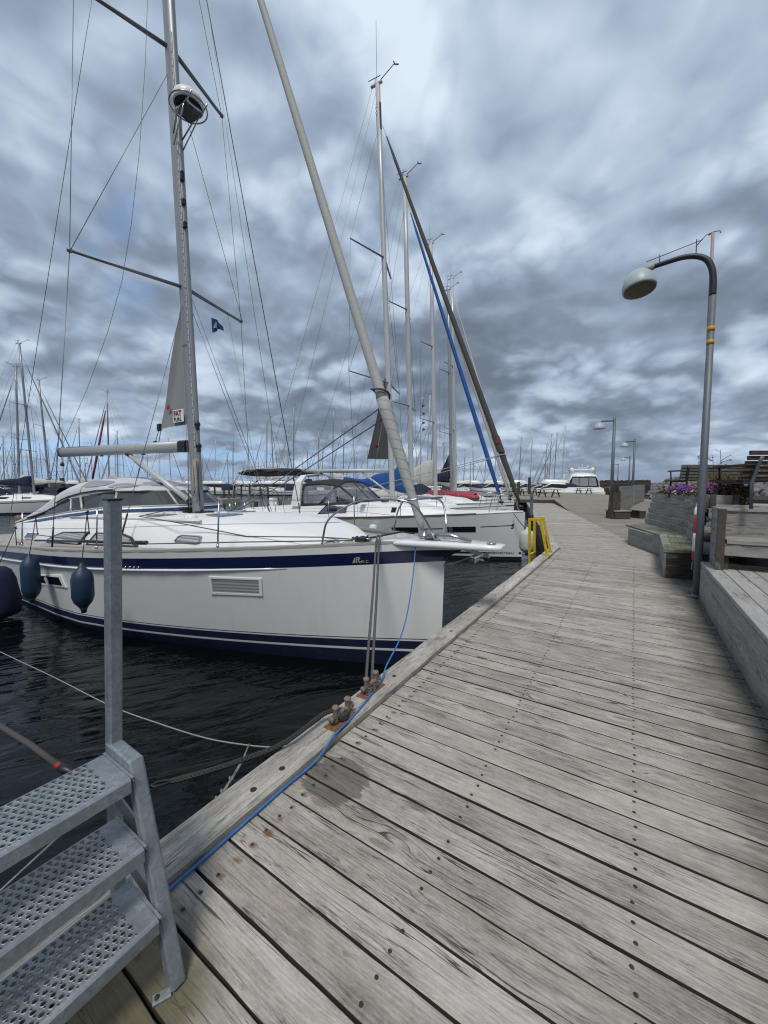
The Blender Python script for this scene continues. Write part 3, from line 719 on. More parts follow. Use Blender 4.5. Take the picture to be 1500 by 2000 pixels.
def stalk(u, v0, v1, y, label, seed):
    random.seed(seed); b = G(u, v0, y); tp = G(u, v1, y); rt = empty('tall_stalk', b, label, 'plant'); ends_ = [tp]
    f = MB(); f.tube([b, (b+tp)/2+Vector((.01, 0, 0)), tp], [.006, .005, .003], 5)
    for i in range(4):
        p = b.lerp(tp, random.uniform(.45, .95)); q = p+Vector((random.choice((-1, 1))*random.uniform(.06, .16), random.uniform(-.08, .08), random.uniform(.04, .16))); f.tube([p, q], .0035, 4); ends_.append(q)
    g = f
    for i in range(16):
        p = random.choice(ends_)+Vector((random.uniform(-.012, .012), random.uniform(-.01, .01), random.uniform(-.02, .01))); e = Vector((random.uniform(-1, 1), random.uniform(-1, 1), random.uniform(-.6, .3)))*.035; sd = e.cross(Vector((0, 0, 1))).normalized()*.012
        g.add([p, p+e*.5+sd, p+e, p+e*.5-sd], [(0, 1, 2, 3)])
    g.build('stem', M['twig'], rt)
stalk(1363, 945, 889, 9.2, 'branching bare stalk left of the lamp post above the planter', 3)
stalk(1392, 945, 891, 8.5, 'drooping seed stalk just right of the lamp post', 5)
stalk(1407, 950, 879, 8.2, 'tallest upright stalk above the small flower box', 8)
random.seed(11)
# small planter box on the terrace edge
pb = empty('planter_box', (1.1, 6.75, 1.21), 'small dark timber planter box on the terrace edge beside the lamp post', 'planter')
f = MB(); p0 = G(1386, 992, 6.52); p1 = G(1441, 993, 6.52)
f.board((p0.x, 6.52, 1.29), (p1.x, 6.52, 1.29), .025, .155); f.board((p0.x, 7.2, 1.29), (p1.x, 7.2, 1.29), .025, .155)
f.board((p0.x, 6.53, 1.29), (p0.x, 7.19, 1.29), .025, .155); f.board((p1.x, 6.53, 1.29), (p1.x, 7.19, 1.29), .025, .155)
f.build('side_panel', M['bench'], pb)
for x_ in (p0.x+.03, p1.x-.03):
    f = MB(); f.box((x_, 6.502, 1.29), (.055, .03, .175)); f.build('corner_post', M['dark_wood'], pb)
f = MB(); f.box(((p0.x+p1.x)/2, 6.86, 1.3), (p1.x-p0.x-.04, .62, .1)); f.build('soil', M['soil'], pb)

# ------------------------------------------------------------------ park benches on the terrace
def park_bench(name, o, rz_, L, label, slatn=6, mat='brown_bench', lean=.16, legm='galv', sw=.062):
    rt = empty(name, (0, 0, 0), label, 'bench', 'slatted benches on the terrace')
    for k in range(slatn):
        f = MB(); z = .46+.075*k; yb = .30+lean*(k/slatn)
        f.board((-L/2, yb, z), (L/2, yb, z), .03, sw, ch=.005, up=(0, -lean*.6, 1)); f.build('back_slat', M[mat], rt)
    for k in range(4):
        f = MB(); f.board((-L/2, -.12+.105*k, .425), (L/2, -.12+.105*k, .425), .092, .035, ch=.005); f.build('seat_slat', M[mat], rt)
    for x in (-L/2+.13, L/2-.13):
        f = MB()
        f.tube([(x, .36, 0), (x, .345, .40), (x, .355+lean*.5, .70), (x, .345+lean*.75, .78)], .021, 8, sq=(.7, 1.2)); f.build('rear_leg', M[legm], rt)
        f = MB(); f.tube([(x, -.17, 0), (x, -.14, .40), (x, .30, .40)], .024, 8); f.build('front_leg', M[legm], rt)
        f = MB(); f.board((x, -.22, .66), (x, .36, .665), .07, .04, ch=.008); f.tube([(x, -.14, .41), (x, -.16, .65)], .014, 6, m=1); f.build('armrest', [M[mat], M['black']], rt)
    rt.location = o; rt.rotation_euler = (0, 0, rz_)
    return rt
pbx = atz(1467, 994, 1.21); k_ = R(213)
b1 = park_bench('park_bench', (0, 0, 0), k_, 1.75, 'dark brown slatted park bench with grey steel leg on the terrace, nearest bench back', 6, legm='lamp_galv')
b1.scale = (.92, .92, .80); lx, ly_ = (1.75/2-.13)*.92, .36*.92
b1.location = (pbx.x-(lx*math.cos(k_)-ly_*math.sin(k_)), pbx.y-(lx*math.sin(k_)+ly_*math.cos(k_)), 1.21)
far = atd(1378, 950, 9.2)
b2 = park_bench('park_bench', (far.x, far.y, 1.21), R(213), 1.72, 'weathered brown park bench behind the flowers, its wide slatted back to the rocks', 5, 'grey_slat', .06, 'black', .0765); b2.scale = (1, 1, .94)
f2 = None

# ------------------------------------------------------------------ lamp posts
lp = empty('street_lamp', (.76, 6.46, 0), 'tall near galvanised lamp post with yellow bands, bent black arm and domed shade', 'street lamp', 'lamp posts along the pier')
top = Vector((.748, 6.462, 3.93)); base_ = Vector((.76, 6.46, .0))
f = MB(); f.tube([base_, base_.lerp(top, .35), top], [.045, .043, .036], 20); f.build('post', M['lamp_galv'], lp)
f = MB(); f.lathe((.76, 6.46, .0), [(.06, 0), (.06, .03), (.05, .05)], 20); f.box((.70, 6.45, .012), (.09, .06, .02)); f.build('base_collar', M['lamp_galv'], lp)
for z in (3.325, 3.49):
    c = base_.lerp(top, z/3.93); f = MB(); f.lathe(c-Vector((0, 0, .05)), [(.0405, 0), (.0407, .03), (.0405, .06)], 20); f.build('yellow_band', M['orange'], lp)
arm = [(.747, 6.462, 3.88), (.745, 6.463, 4.05), (.728, 6.465, 4.20), (.68, 6.47, 4.325), (.60, 6.478, 4.40), (.50, 6.49, 4.44), (.40, 6.50, 4.455), (.25, 6.518, 4.453), (.12, 6.533, 4.447)]
arm = [Vector(q) for q in arm]; sm_ = []
for i in range(len(arm)-1):
    p0, p1, p2, p3 = arm[max(i-1, 0)], arm[i], arm[i+1], arm[min(i+2, len(arm)-1)]
    for q in range(5): t_ = q/5; sm_.append((2*p1+(p2-p0)*t_+(2*p0-5*p1+4*p2-p3)*t_*t_+(-p0+3*p1-3*p2+p3)*t_**3)*.5)
sm_.append(arm[-1]); f = MB(); f.tube(sm_, [.0375-.0085*i/(len(sm_)-1) for i in range(len(sm_))], 18); f.build('bent_arm', M['lamp_black'], lp)
hc = Vector((-.035, 6.555, 4.21)); ax = Vector((-.10, .16, 1)).normalized()
f = MB(); f.tube([(.13, 6.533, 4.447), (.03, 6.545, 4.445), (-.03, 6.553, 4.40)], [.036, .036, .026], 12); f.build('arm_socket', M['pink_pole'], lp)
f = MB(); f.lathe(hc, [(.198, -.025), (.204, 0), (.199, .07), (.172, .155), (.118, .222), (.05, .26), (0, .266)], 32, ax); f.build('lamp_shade', M['lamp_white'], lp)
f = MB(); f.lathe(hc, [(0, -.034), (.12, -.034), (.188, -.030), (.1885, -.027)], 32, ax); f.build('lamp_glass', M['lamp_in'], lp)
f = MB(); f.tube([(.735, 6.53, 3.3), (.722, 6.53, 4.68)], .018, 10); f.tube([(.68, 6.53, 4.66), (.73, 6.53, 4.69), (.79, 6.53, 4.68), (.797, 6.53, 4.65)], .007, 6); f.tube([(.73, 6.53, 4.69), (.65, 6.51, 4.66), (.56, 6.49, 4.55)], .007, 6); f.build('top_pole', M['pink_pole'], lp)
f = MB(); f.tube([(.03, 6.54, 4.535), (.62, 6.475, 4.60)], .005, 5); f.tube([(.18, 6.525, 4.44), (.18, 6.525, 4.58)], .005, 5); f.tube([(.56, 6.482, 4.41), (.56, 6.482, 4.63)], .006, 5); f.build('bird_spike', M['black'], lp)

def straight_lamp(loc, h, label, first=[None]):
    if first[0] is None:
        rt = empty('street_lamp', (0, 0, 0))
        f = MB(); f.tube([(0, 0, 0), (0, 0, 4.6)], [.075, .06], 12); f.build('post', M['lamp_galv'], rt)
        f = MB(); f.tube([(0, 0, 4.46), (-.55, 0, 4.44), (-.62, 0, 4.42)], .035, 8); f.build('arm', M['lamp_galv'], rt)
        f = MB(); f.lathe((-.72, 0, 4.10), [(.24, -.02), (.245, 0), (.225, .09), (.17, .19), (.09, .25), (0, .27)], 20); f.build('lamp_shade', M['lamp_white'], rt)
        first[0] = rt; c = rt
    else: c = copy_tree(first[0])
    c.location = loc; c.rotation_euler = (0, 0, R(35)); c.scale = (1, 1, h/4.6)
    tag(c, label, 'street lamp', 'lamp posts along the pier')
for u, v, lab in [(1198, 818, 'straight galvanised lamp post with white dome beside the timber wall end'), (1239, 859, 'straight lamp post behind the timber wall, second in the far row'),
                  (1231, 891, 'thin lamp post between the two taller far lamp posts and palisade'), (1209, 906, 'small distant lamp post left of the pair over the palisade'), (1164, 913, 'smallest lamp post, rising just right of the motor yacht'), (1115, 918, 'tiny far lamp post just left of the motor yacht')]:
    d = 3.1*F_PX/(HZ-v); q = atd(u-3, HZ, d); q.z = 0
    straight_lamp(q, 4.6, lab)

# ------------------------------------------------------------------ life buoy behind the lamp post
lb = empty('life_buoy', (.80, 6.95, .9), 'red and white horseshoe life buoy hanging behind the near lamp post', 'life buoy')
LC = aty(1361, 1065, 7.0)
LC.z = .80
_vd = Vector((LC.x, LC.y, 0)).normalized()
def lbp(a): return LC+_vd*(.24*math.cos(a))+Vector((0, 0, .36*math.sin(a)))
for i in range(8):
    a0 = -math.pi/2+.2+i*(2*math.pi-.4)/8; a1 = a0+(2*math.pi-.4)/8
    f = MB(); f.tube([lbp(a0+(a1-a0)*q/4) for q in range(5)], .05, 12); f.build('red_segment' if i % 2 else 'white_segment', M['red'] if i % 2 else M['white'], lb)
for pts_, r_ in (([LC+Vector((-.07, -.06, .40)), LC+Vector((-.12, -.06, .48)), LC+Vector((-.2, -.08, .46))], .008), ([LC+Vector((-.03, -.05, .44)), LC+Vector((-.05, -.06, .15)), LC+Vector((-.07, -.06, .05))], .009), ([LC+Vector((-.03, -.05, -.3)), LC+Vector((-.05, -.06, -.5)), LC+Vector((-.02, -.05, -.52))], .009), ([LC+Vector((.02, -.05, .40)), LC+Vector((-.04, -.07, .30)), LC+Vector((-.01, -.07, .10)), LC+Vector((-.05, -.07, .02))], .010)):
    f = MB(); f.tube(pts_, r_, 6); f.build('rope', M['rope_white'], lb)


# ------------------------------------------------------------------ galvanised boarding steps
st = empty('boarding_steps', (-1.1, .54, 0), 'galvanised steel boarding steps with perforated treads and a square handrail post', 'steps')
yS = .545
def sqtube(mb, pts, a):   # square hollow section following points in the x-z plane
    for p, q in zip(pts, pts[1:]):
        mb.board(p, q, a, a, up=(0, 1, 0) if abs(Vector(q).y-Vector(p).y) < .01 else (0, 0, 1), ch=.005)
def sweep_sq(mb, pts, a):
    pts = [Vector(p) for p in pts]; n = len(pts); rings = []
    for i, p in enumerate(pts):
        d0 = (pts[i]-pts[i-1]).normalized() if i else None; d1 = (pts[i+1]-pts[i]).normalized() if i < n-1 else None
        d0 = d0 or d1; d1 = d1 or d0; n0 = Vector((-d0.z, 0, d0.x)); n1 = Vector((-d1.z, 0, d1.x)); nn = (n0+n1).normalized(); k = a/2/max(nn.dot(n0), .3)
        c = .006; yv = Vector((0, 1, 0)); h = a/2
        rings.append([p+nn*(k-c)+yv*h, p+nn*k+yv*(h-c), p+nn*k-yv*(h-c), p+nn*(k-c)-yv*h, p-nn*(k-c)-yv*h, p-nn*k-yv*(h-c), p-nn*k+yv*(h-c), p-nn*(k-c)+yv*h])
    mb.loft(rings, closed=True, cap0=True, cap1=True, smooth=False)
f = MB(); sweep_sq(f, [(-1.098, yS, .004), (-1.30, yS, .615), (-1.452, yS, .618)], .042); f.build('stringer', M['galv'], st)
f = MB(); sweep_sq(f, [(-1.453, yS+.002, .56), (-1.367, yS+.002, 1.452)], .0405); f.build('handrail_post', M['galv'], st)
f = MB(); f.box((-1.367, yS+.002, 1.4545), (.042, .042, .006), ch=.001); f.build('post_cap', M['black'], st)
f = MB(); sweep_sq(f, [(-1.50, yS+.012, .045), (-1.49, yS+.012, .57)], .040); f.build('rear_leg', M['galv'], st)
f = MB(); f.board((-1.09, yS-.02, .006), (-1.112, yS-.062, .006), .026, .007, ch=.001); f.lathe((-1.107, yS-.052, .009), [(.007, 0), (.007, .005), (0, .0055)], 6, m=1); f.build('foot_plate', [M['galv'], M['nail']], st)
# brackets between rear leg and stringer under the treads
for (xa, za, xb, zb) in ((-1.49, .44, -1.225, .415), (-1.49, .25, -1.16, .225)):
    f = MB(); f.board((xa, yS-.004, za+.012), (xb, yS-.004, zb-.02), .006, .05, ch=.001); f.build('side_bracket', M['galv'], st)
f = MB(); f.tube([(-1.49, yS-.03, .43), (-1.52, .25, .30), (-1.5, -.2, .12)], .004, 5); f.build('brace_rod', M['galv'], st)
def tread(x0, x1, z):
    """perforated plank tread: folded edges, rows of raised holes, plain ends"""
    mb = MB(); yA, yB = yS-.032, -.75; lip = .012; x0 += lip; x1 -= lip
    endm = .045; pitch = .0195; rows = 8; W_ = (x1-x0); big = W_/rows*.64; small = W_/rows*.36
    ya = yA-endm; ncell = int((ya-yB-endm)/pitch)
    yb = ya-ncell*pitch
    def cell(cx, cy, hx, hy, r, rim):
        n = 12; P = []; I = []; K = []
        for j in range(n):
            a = 2*math.pi*(j+.5)/n; c, s = math.cos(a), math.sin(a); k = 1/max(abs(c), abs(s)); P.append((cx+c*k*hx, cy+s*k*hy, z)); 
            I.append((cx+c*r*1.28, cy+s*r*1.28, z)); K.append((cx+c*r, cy+s*r, z+rim))
        L = [(cx+math.cos(2*math.pi*(j+.5)/n)*r, cy+math.sin(2*math.pi*(j+.5)/n)*r, z-.003) for j in range(n)]
        fs = []
        for j in range(n):
            q = (j+1) % n; fs += [(j, q, n+q, n+j), (n+j, n+q, 2*n+q, 2*n+j), (2*n+j, 2*n+q, 3*n+q, 3*n+j)]
        mb.add(P+I+K+L, fs)
    def quad(xa, xb, y0, y1): mb.add([(xa, y0, z), (xb, y0, z), (xb, y1, z), (xa, y1, z)], [(0, 1, 2, 3)])
    x = x0
    for r_ in range(rows):
        sh = pitch/2 if r_ % 2 else 0
        for i in range(ncell-(1 if r_ % 2 else 0)): cell(x+big/2, ya-sh-pitch*(i+.5), big/2, pitch/2, .0061, .0009)
        if r_ % 2: quad(x, x+big, ya, ya-sh); quad(x, x+big, yb+sh, yb)
        x += big
        for i in range(ncell): cell(x+small/2, ya-pitch*(i+.5)+(0 if r_ % 2 else 0), small/2, pitch/2, .0031, .0006)
        x += small
    quad(x0, x1, yA, ya); quad(x0, x1, yb, yB)
    for xe, sg in ((x0, -1), (x1, 1)):      # folded long edges
        mb.loft([[(xe, yy, z), (xe+sg*lip*.6, yy, z-.002), (xe+sg*lip, yy, z-.007), (xe+sg*lip, yy, z-.045), (xe+sg*(lip-.003), yy, z-.045), (xe+sg*(lip-.003), yy, z-.008)] for yy in (yA, yB)], smooth=False)
    mb.add([(x0-lip, yA+.001, z-.004), (x1+lip, yA+.001, z-.004), (x1+lip, yA+.001, z-.046), (x0-lip, yA+.001, z-.046)], [(0, 1, 2, 3)])
    mb.add([(x0-lip, yA+.001, z), (x1+lip, yA+.001, z), (x1+lip, yA+.009, z), (x0-lip, yA+.009, z)], [(0, 1, 2, 3)])
    for q in (x0-.002, x1-.005): mb.lathe((q, yA+.0105, z-.022), [(.006, 0), (.006, .003), (0, .0035)], 6, axis=(0, 1, 0))
    return mb
for (x0, x1, z) in ((-1.452, -1.252, .606), (-1.386, -1.188, .415), (-1.320, -1.118, .229)): tread(x0, x1, z).build('tread', M['galv'], st)

# ------------------------------------------------------------------ mooring cleats on the kerb
def cleat(c, label):
    rt = empty('mooring_cleat', c, label, 'mooring cleat', 'rusty mooring cleats on the kerb'); c = Vector(c)
    f = MB(); f.box(c+Vector((0, 0, .004)), (.085, .235, .008), ch=.003)
    for q in (-.10, .10):
        for x in (-.028, .028): f.lathe(c+Vector((x, q, .008)), [(.010, 0), (.010, .006), (.004, .008), (0, .008)], 6, m=1)
    f.build('base_plate', [M['rust'], M['cleat']], rt)
    for q in (-.058, .058):
        f = MB(); f.lathe(c+Vector((0, q, .005)), [(.0175, 0), (.0165, .03), (.0165, .088), (.018, .092), (.0225, .098), (.023, .106), (.017, .114), (0, .117)], 16); f.build('bollard_pin', M['cleat'], rt)
    f = MB(); f.tube([c+Vector((0, -.105, .052)), c+Vector((0, -.098, .052)), c+Vector((0, -.094, .052)), c+Vector((0, .094, .052)), c+Vector((0, .098, .052)), c+Vector((0, .105, .052))], [.018, .021, .0155, .0155, .021, .018], 14); f.build('cross_bar', M['cleat'], rt)
    return rt
CL1 = Vector((-1.462, 1.775, .046)); CL2 = Vector((-1.505, 2.155, .046))
cleat(CL1, 'nearer rusty mooring cleat with the black rope made fast to it')
cleat(CL2, 'farther rusty mooring cleat holding the grey bow lines')
def rope(name, pts, r, mat, label, cat='rope', n=8, group=None, sub=6, sag=0.0):
    P = [Vector(p) for p in pts]; Q = []
    for i in range(len(P)-1):       # smooth through the points
        p0 = P[max(i-1, 0)]; p1 = P[i]; p2 = P[i+1]; p3 = P[min(i+2, len(P)-1)]
        for k in range(sub):
            tt = k/sub; a = 2*p1; b = p2-p0; c = 2*p0-5*p1+4*p2-p3; d = -p0+3*p1-3*p2+p3
            Q.append((a+b*tt+c*tt*tt+d*tt**3)*.5)
    Q.append(P[-1]); f = MB(); f.tube(Q, r, n); o = f.build(name, M[mat])
    # keep the object's origin on the rope
    off = Q[0].copy(); o.data.transform(Matrix.Translation(-off)); o.location = off
    if label: tag(o, label, cat, group)
    return o
def coil(c, r, zs, turns, wob=.004):
    return [Vector(c)+Vector((math.cos(a)*r*(1+random.uniform(-.1, .1)), math.sin(a)*r*(1+random.uniform(-.1, .1)), zs[0]+(zs[1]-zs[0])*i/(turns*8))) for i, a in enumerate([j*math.pi/4 for j in range(turns*8+1)])]
# blue shore-power cable along the kerb and up to the bow
BOWX = -1.86
cab = [(-1.375, -.9, .012), (-1.383, .2, .012), (-1.380, .62, .012), (-1.382, .95, .012), (-1.385, 1.25, .013), (-1.375, 1.45, .02), (-1.395, 1.62, .055), (-1.41, 1.75, .0545), (-1.43, 1.92, .0545), (-1.465, 2.10, .060), (-1.50, 2.28, .066), (-1.56, 2.45, .10)]
end_ = aty(812, 1062, 3.98)
c1 = aty(780, 1250, 2.75); c2 = aty(795, 1200, 3.1); c3 = aty(806, 1130, 3.6)
rope('shore_power_cable', cab+[c1, c2, c3, end_], .0062, 'cable', 'thin blue shore power cable lying along the kerb and rising to the near bow', 'cable', 8, None, 8)
# bow lines: two parallel grey lines up to the foredeck cleat
dk = aty(738, 1056, 3.70)
for i, (dx_, lab) in enumerate(((-.02, 'grey braided bow line, left of the pair rising to the foredeck'), (.02, 'grey braided bow line, right of the pair rising to the foredeck'))):
    a_ = CL2+Vector((-.03, -.02+i*.075, .03)); b_ = dk+Vector((dx_, 0, 0)); m_ = a_.lerp(b_, .5)+Vector((0, 0, -.02-.01*i))
    rope('bow_line', coil(CL2+Vector((0, -.03+.06*i, 0)), .026, (.012, .04), 2)+[a_, m_, b_, b_+Vector((-.03, .1, .04))], .0115, 'rope_grey', lab, 'rope', 8, 'bow lines of the near yacht')
# black line with rubber snubber from the near cleat, passing behind the steps to a boat out of view
bl = [CL1+Vector((-.02, .02, .05)), atz(630, 1396, .10), atz(560, 1448, .085), atz(480, 1482, .05), atz(400, 1508, .0), atz(335, 1526, -.04), atz(292, 1536, -.02), atz(200, 1520, .03), atz(150, 1512, .05), atz(118, 1498, .07), atz(60, 1455, .12), atz(0, 1418, .17), atz(-120, 1340, .26)]
rope('mooring_line', coil(CL1, .030, (.014, .05), 3)+bl[:6], .0135, 'rope_black', 'black mooring rope from the nearer cleat dipping behind the steps', 'rope')
sn = empty('rubber_snubber', bl[9], 'dark rubber mooring snubber with a red band, left of the steps', 'mooring snubber')
f = MB(); f.tube([bl[12]+(bl[12]-bl[11])*14+Vector((0, 0, .3)), bl[12], bl[11], bl[10], bl[9]], [.012, .013, .013, .014, .015], 10); f.build('rubber_rod', M['sail_brown'], sn)
f = MB(); d_ = (bl[10]-bl[9]).normalized(); f.tube([bl[9]+d_*.002, bl[9]+d_*.028], .0165, 12); f.build('red_band', M['letter_red'], sn)
f = MB(); f.tube([bl[9], bl[9].lerp(bl[8], .3), bl[8]], [.018, .021, .012], 10); f.tube([bl[8]+Vector((0, 0, 0)), bl[7]], .009, 8); f.build('rope_eye', M['black'], sn)
e2 = empty('rope_shackle', bl[6], 'black shackle and thimble joining the rope behind the stringer', 'shackle')
f = MB()
e0, e1 = bl[6], atz(338, 1524, -.04); dd = (e1-e0); nn = Vector((-dd.y, dd.x, 0)).normalized()*.016
loop = [e0+dd*k+nn*math.sin(k*math.pi) for k in (0, .2, .45, .7, .9, 1)]+[e0+dd*k-nn*math.sin(k*math.pi) for k in (.9, .7, .45, .2)]
f.tube(loop, .007, 8, closed=True); f.build('thimble', M['black'], e2); f = MB(); f.tube([e0, e0-dd*.5], .008, 6); f.build('pin', M['black'], e2)
# thin white line over the water, and the knotted lanyard hanging from it
wl = [(-1.60, atz(598, 1455, -.03).y, -.03), atz(540, 1459, -.09), atz(480, 1455, -.13), atz(400, 1441, -.19), atz(310, 1413, -.26), atz(215, 1378, -.34), atz(110, 1325, -.44), atz(40, 1292, -.52), atz(-60, 1245, -.6), atz(-150, 1208, -.70), atz(-230, 1180, -.80)]
rope('thin_line', wl, .0043, 'rope_white', 'thin white flecked line sagging from the kerb out over the dark water', 'rope')
kn = [atz(487, 1453, -.125), atz(478, 1474, -.10), atz(466, 1496, -.08), atz(452, 1520, -.05), atz(444, 1532, -.04), atz(436, 1545, -.02), atz(424, 1562, .0), Vector((-1.60, atz(424, 1562, .02).y, .03))]
kr = empty('knotted_lanyard', kn[4], 'short knotted white lanyard tied from the kerb to the thin line', 'rope')
f = MB(); f.tube(kn, .0045, 6); f.tube([q+Vector((.006, .004, 0)) for q in kn[1:6]], .0042, 6); f.build('cord', M['rope_white'], kr)
for q in (kn[3], kn[5]):
    f = MB(); f.tube([q+Vector((math.cos(a)*.012, math.sin(a)*.009, math.sin(2*a)*.008)) for a in [i*.7 for i in range(10)]], .0048, 6); f.build('knot', M['rope_white'], kr)

# ------------------------------------------------------------------ yellow quay ladder
yl = empty('quay_ladder', (-1.5, 8.7, 0), 'yellow steel quay ladder with twin hoop handrails at the kerb bend', 'ladder')
for yy, a, b, c, d in ((8.35, (1035, 1120), (1034.5, 1015), (1055, 1015), (1069, 1086)), (8.85, (1045, 1110), (1044, 1012), (1061, 1012), (1076, 1081))):
    f = MB(); P = [aty(*a, yy)-Vector((0, 0, .7)), aty(*b, yy), aty(*c, yy), aty(*d, yy)]; sweep_sq(f, P, .050); f.build('hoop_rail', M['yellow'], yl)
for k in range(3):
    f = MB(); f.tube([aty(1036, 1082+k*24, 8.35), aty(1046, 1078+k*22, 8.85)], .022, 8); f.build('rung', M['yellow'], yl)
f = MB(); f.board(aty(1069, 1086, 8.35)+Vector((0, -.04, .0)), aty(1076, 1081, 8.85)+Vector((0, .04, .0)), .08, .02); f.build('base_plate', M['yellow'], yl)

# ------------------------------------------------------------------ service bollard, timber wall, box seats
bo = atz(1037.5, 1005); sp = empty('service_bollard', bo, 'slim dark grey service bollard standing at the pier edge behind the yellow ladder', 'bollard')
f = MB(); f.box(bo+Vector((0, 0, .54)), (.155, .155, 1.08), rz=R(14), ch=.01); f.build('post', M['lamp_galv'], sp)
f = MB(); f.box(bo+Vector((.03, -.085, .80)), (.06, .012, .10), rz=R(14)); f.build('socket_cover', M['black'], sp)
f = MB(); f.box(bo+Vector((0, 0, 1.09)), (.165, .165, .02), rz=R(14)); f.build('cap', M['black'], sp)
wp = atz(1206, 1012); wl_ = empty('plank_wall', wp, 'grey horizontal plank wall with a stout end post beside the rocks', 'wall')
f = MB(); wallstrip(f, (wp.x+.05, wp.y, 0), (wp.x+.55, wp.y+9.5, 0), .02, 1.44, 8, th=.04); f.build('plank_panel', M['bench'], wl_)
f = MB(); wallstrip(f, (wp.x+.005, wp.y+.02, 0), (wp.x+.505, wp.y+9.5, 0), .03, 1.40, 1, th=.03); f.build('backing_board', M['dark_wood'], wl_)
f = MB(); wallstrip(f, (wp.x+.57, wp.y+9.55, 0), (wp.x+1.25, wp.y+14.5, 0), .02, 1.5, 8, th=.04); f.build('angled_panel', M['bench'], wl_)
f = MB(); q = atz(1196, 1013); f.board(q+Vector((0, 0, 0)), q+Vector((.05, .1, 1.15)), .36, .26, up=(.84, .54, 0), ch=.02); f.build('end_post', M['pile'], wl_)
f = MB(); f.box(q+Vector((.16, .12, .62)), (.09, .34, 1.24), rz=R(33)); f.build('dark_post', M['dark_wood'], wl_)
for (u0, u1, vb, lab) in ((1201, 1231, 1014, 'low dark timber box seat at the end of the plank wall'), (1249, 1261, 1013, 'small dark timber box between the plank wall and the planter bench')):
    a, b = atz(u0, vb), atz(u1, vb); L = (b-a).length; ang = math.atan2((b-a).y, (b-a).x); c = (a+b)/2+Vector((-math.sin(ang), math.cos(ang), 0))*.35
    rt = empty('box_seat', (c.x, c.y, 0), lab, 'box seat', 'timber box seats')
    f = MB()
    for k in range(2): f.box((c.x, c.y, .09+.16*k), (L, .7, .152), rz=ang)
    f.build('base', M['dark_wood'], rt); f = MB(); f.box((c.x, c.y, .355), (L+.06, .76, .045), rz=ang); f.build('top', M['bench'], rt)
# picnic tables on the platform
def picnic(loc, rz_, label, first=[None]):
    if first[0] is None:
        rt = empty('picnic_table', (0, 0, 0))
        f = MB()
        for k in range(5): f.board((-1, -.3+.15*k, .74), (1, -.3+.15*k, .74), .14, .04)
        f.build('tabletop', M['dark_wood'], rt)
        for s_ in (-1, 1):
            f = MB()
            for k in range(2): f.board((-1, s_*(.62+.14*k), .45), (1, s_*(.62+.14*k), .45), .13, .04)
            f.build('seat', M['dark_wood'], rt)
            for s2 in (-1, 1):
                f = MB(); f.board((s2*.7, s_*.70, 0), (s2*.7, s_*.25, .72), .05, .11, up=(1, 0, 0)); f.build('leg', M['dark_wood'], rt)
            f = MB(); f.board((s_*.7, -.75, .41), (s_*.7, .75, .41), .045, .1); f.build('seat_bearer', M['dark_wood'], rt)
        first[0] = rt; c = rt
    else: c = copy_tree(first[0])
    c.location = loc; c.rotation_euler = (0, 0, rz_); tag(c, label, 'picnic table', 'picnic tables on the wooden platform')
picnic(atz(1072, 971, .29), R(40), 'dark picnic table nearest the ramp end, right of the slim bollard')
picnic(atz(1032, 968, .29), R(30), 'dark picnic table behind the slim grey bollard')
picnic(atz(1140, 964.5, .29), R(33), 'small dark picnic table in front of the motor yacht')
# ------------------------------------------------------------------ yacht in front: dark blue and white, bow to the pier
YC, XS, YW = 4.2, -1.86, WZ
def smooth(a, b, x): k = min(max((x-a)/(b-a), 0), 1); return k*k*(3-2*k)
def bd(s): t_ = min(max(s, 0)/6.2, 1); return 2.12*(1-(1-t_)**2.3)-.25*smooth(8.5, 12, s)
def bw(s): t_ = min(max(s, 0)/5.6, 1); return 1.9*(1-(1-t_)**1.35)-.35*smooth(8.5, 12, s)
def zs(s): return .835-.0555*s-.0006*s*s+.03*max(s-8, 0)
def hb(s, z):
    k_ = min(max((z-YW)/(zs(s)-YW), 0), 1.05)
    lowr = min(max((YW-z)/.6, 0), 1)
    return (bw(s)+(bd(s)-bw(s))*k_**.8)*(1-.35*lowr)
def hx(s, z):      # the stem flares forward under the bowsprit
    fl = .34*min(max((z-.55)/.24, 0), 1.0)**2*max(0, 1-s/.55)**2
    rk = .03*(z-.5) if z < .5 else 0
    return XS-s+fl+rk-.35*max(0, YW-z)*max(0, 1-s/3)
def hp(s, z, side=-1, o=0.0):
    y_ = YC+side*(hb(s, z)+o); return Vector((hx(s, z), y_, z))
yt = empty('sailing_yacht', (-7, YC, YW), 'large white sailing yacht with navy bands and white canvas sprayhood, bow over the kerb', 'sailing yacht', 'yachts moored along the pier')
def boot(s): return -.385-.010*s-.0012*s*s
rows = [lambda s: -1.35, lambda s: YW-.05, lambda s: boot(s)-.155, lambda s: boot(s)-.125, lambda s: boot(s)-.02, lambda s: boot(s)+.0, lambda s: boot(s)+.012, lambda s: (boot(s)+zs(s))*.5-.15, lambda s: zs(s)-.29, lambda s: zs(s)-.24, lambda s: zs(s)-.165, lambda s: zs(s)-.09, lambda s: zs(s)-.045, lambda s: zs(s)]
bandm = [1, 1, 2, 1, 2, 1, 0, 0, 0, 3, 3, 0, 0]
stn = [0, .03, .08, .15, .25, .4, .55, .75, 1, 1.3, 1.6, 2, 2.5, 3, 3.5, 4, 4.6, 5.2, 6, 7, 8, 9, 10, 11, 12]
f = MB()
for side in (-1, 1):
    rg = [[hp(s, r(s), side) for r in rows] for s in stn]
    if side > 0: rg = [r_ for r_ in rg][::-1]
    f.loft(rg, band=bandm)
ts = [hp(12, r(12), -1) for r in rows]+[hp(12, r(12), 1) for r in rows][::-1]
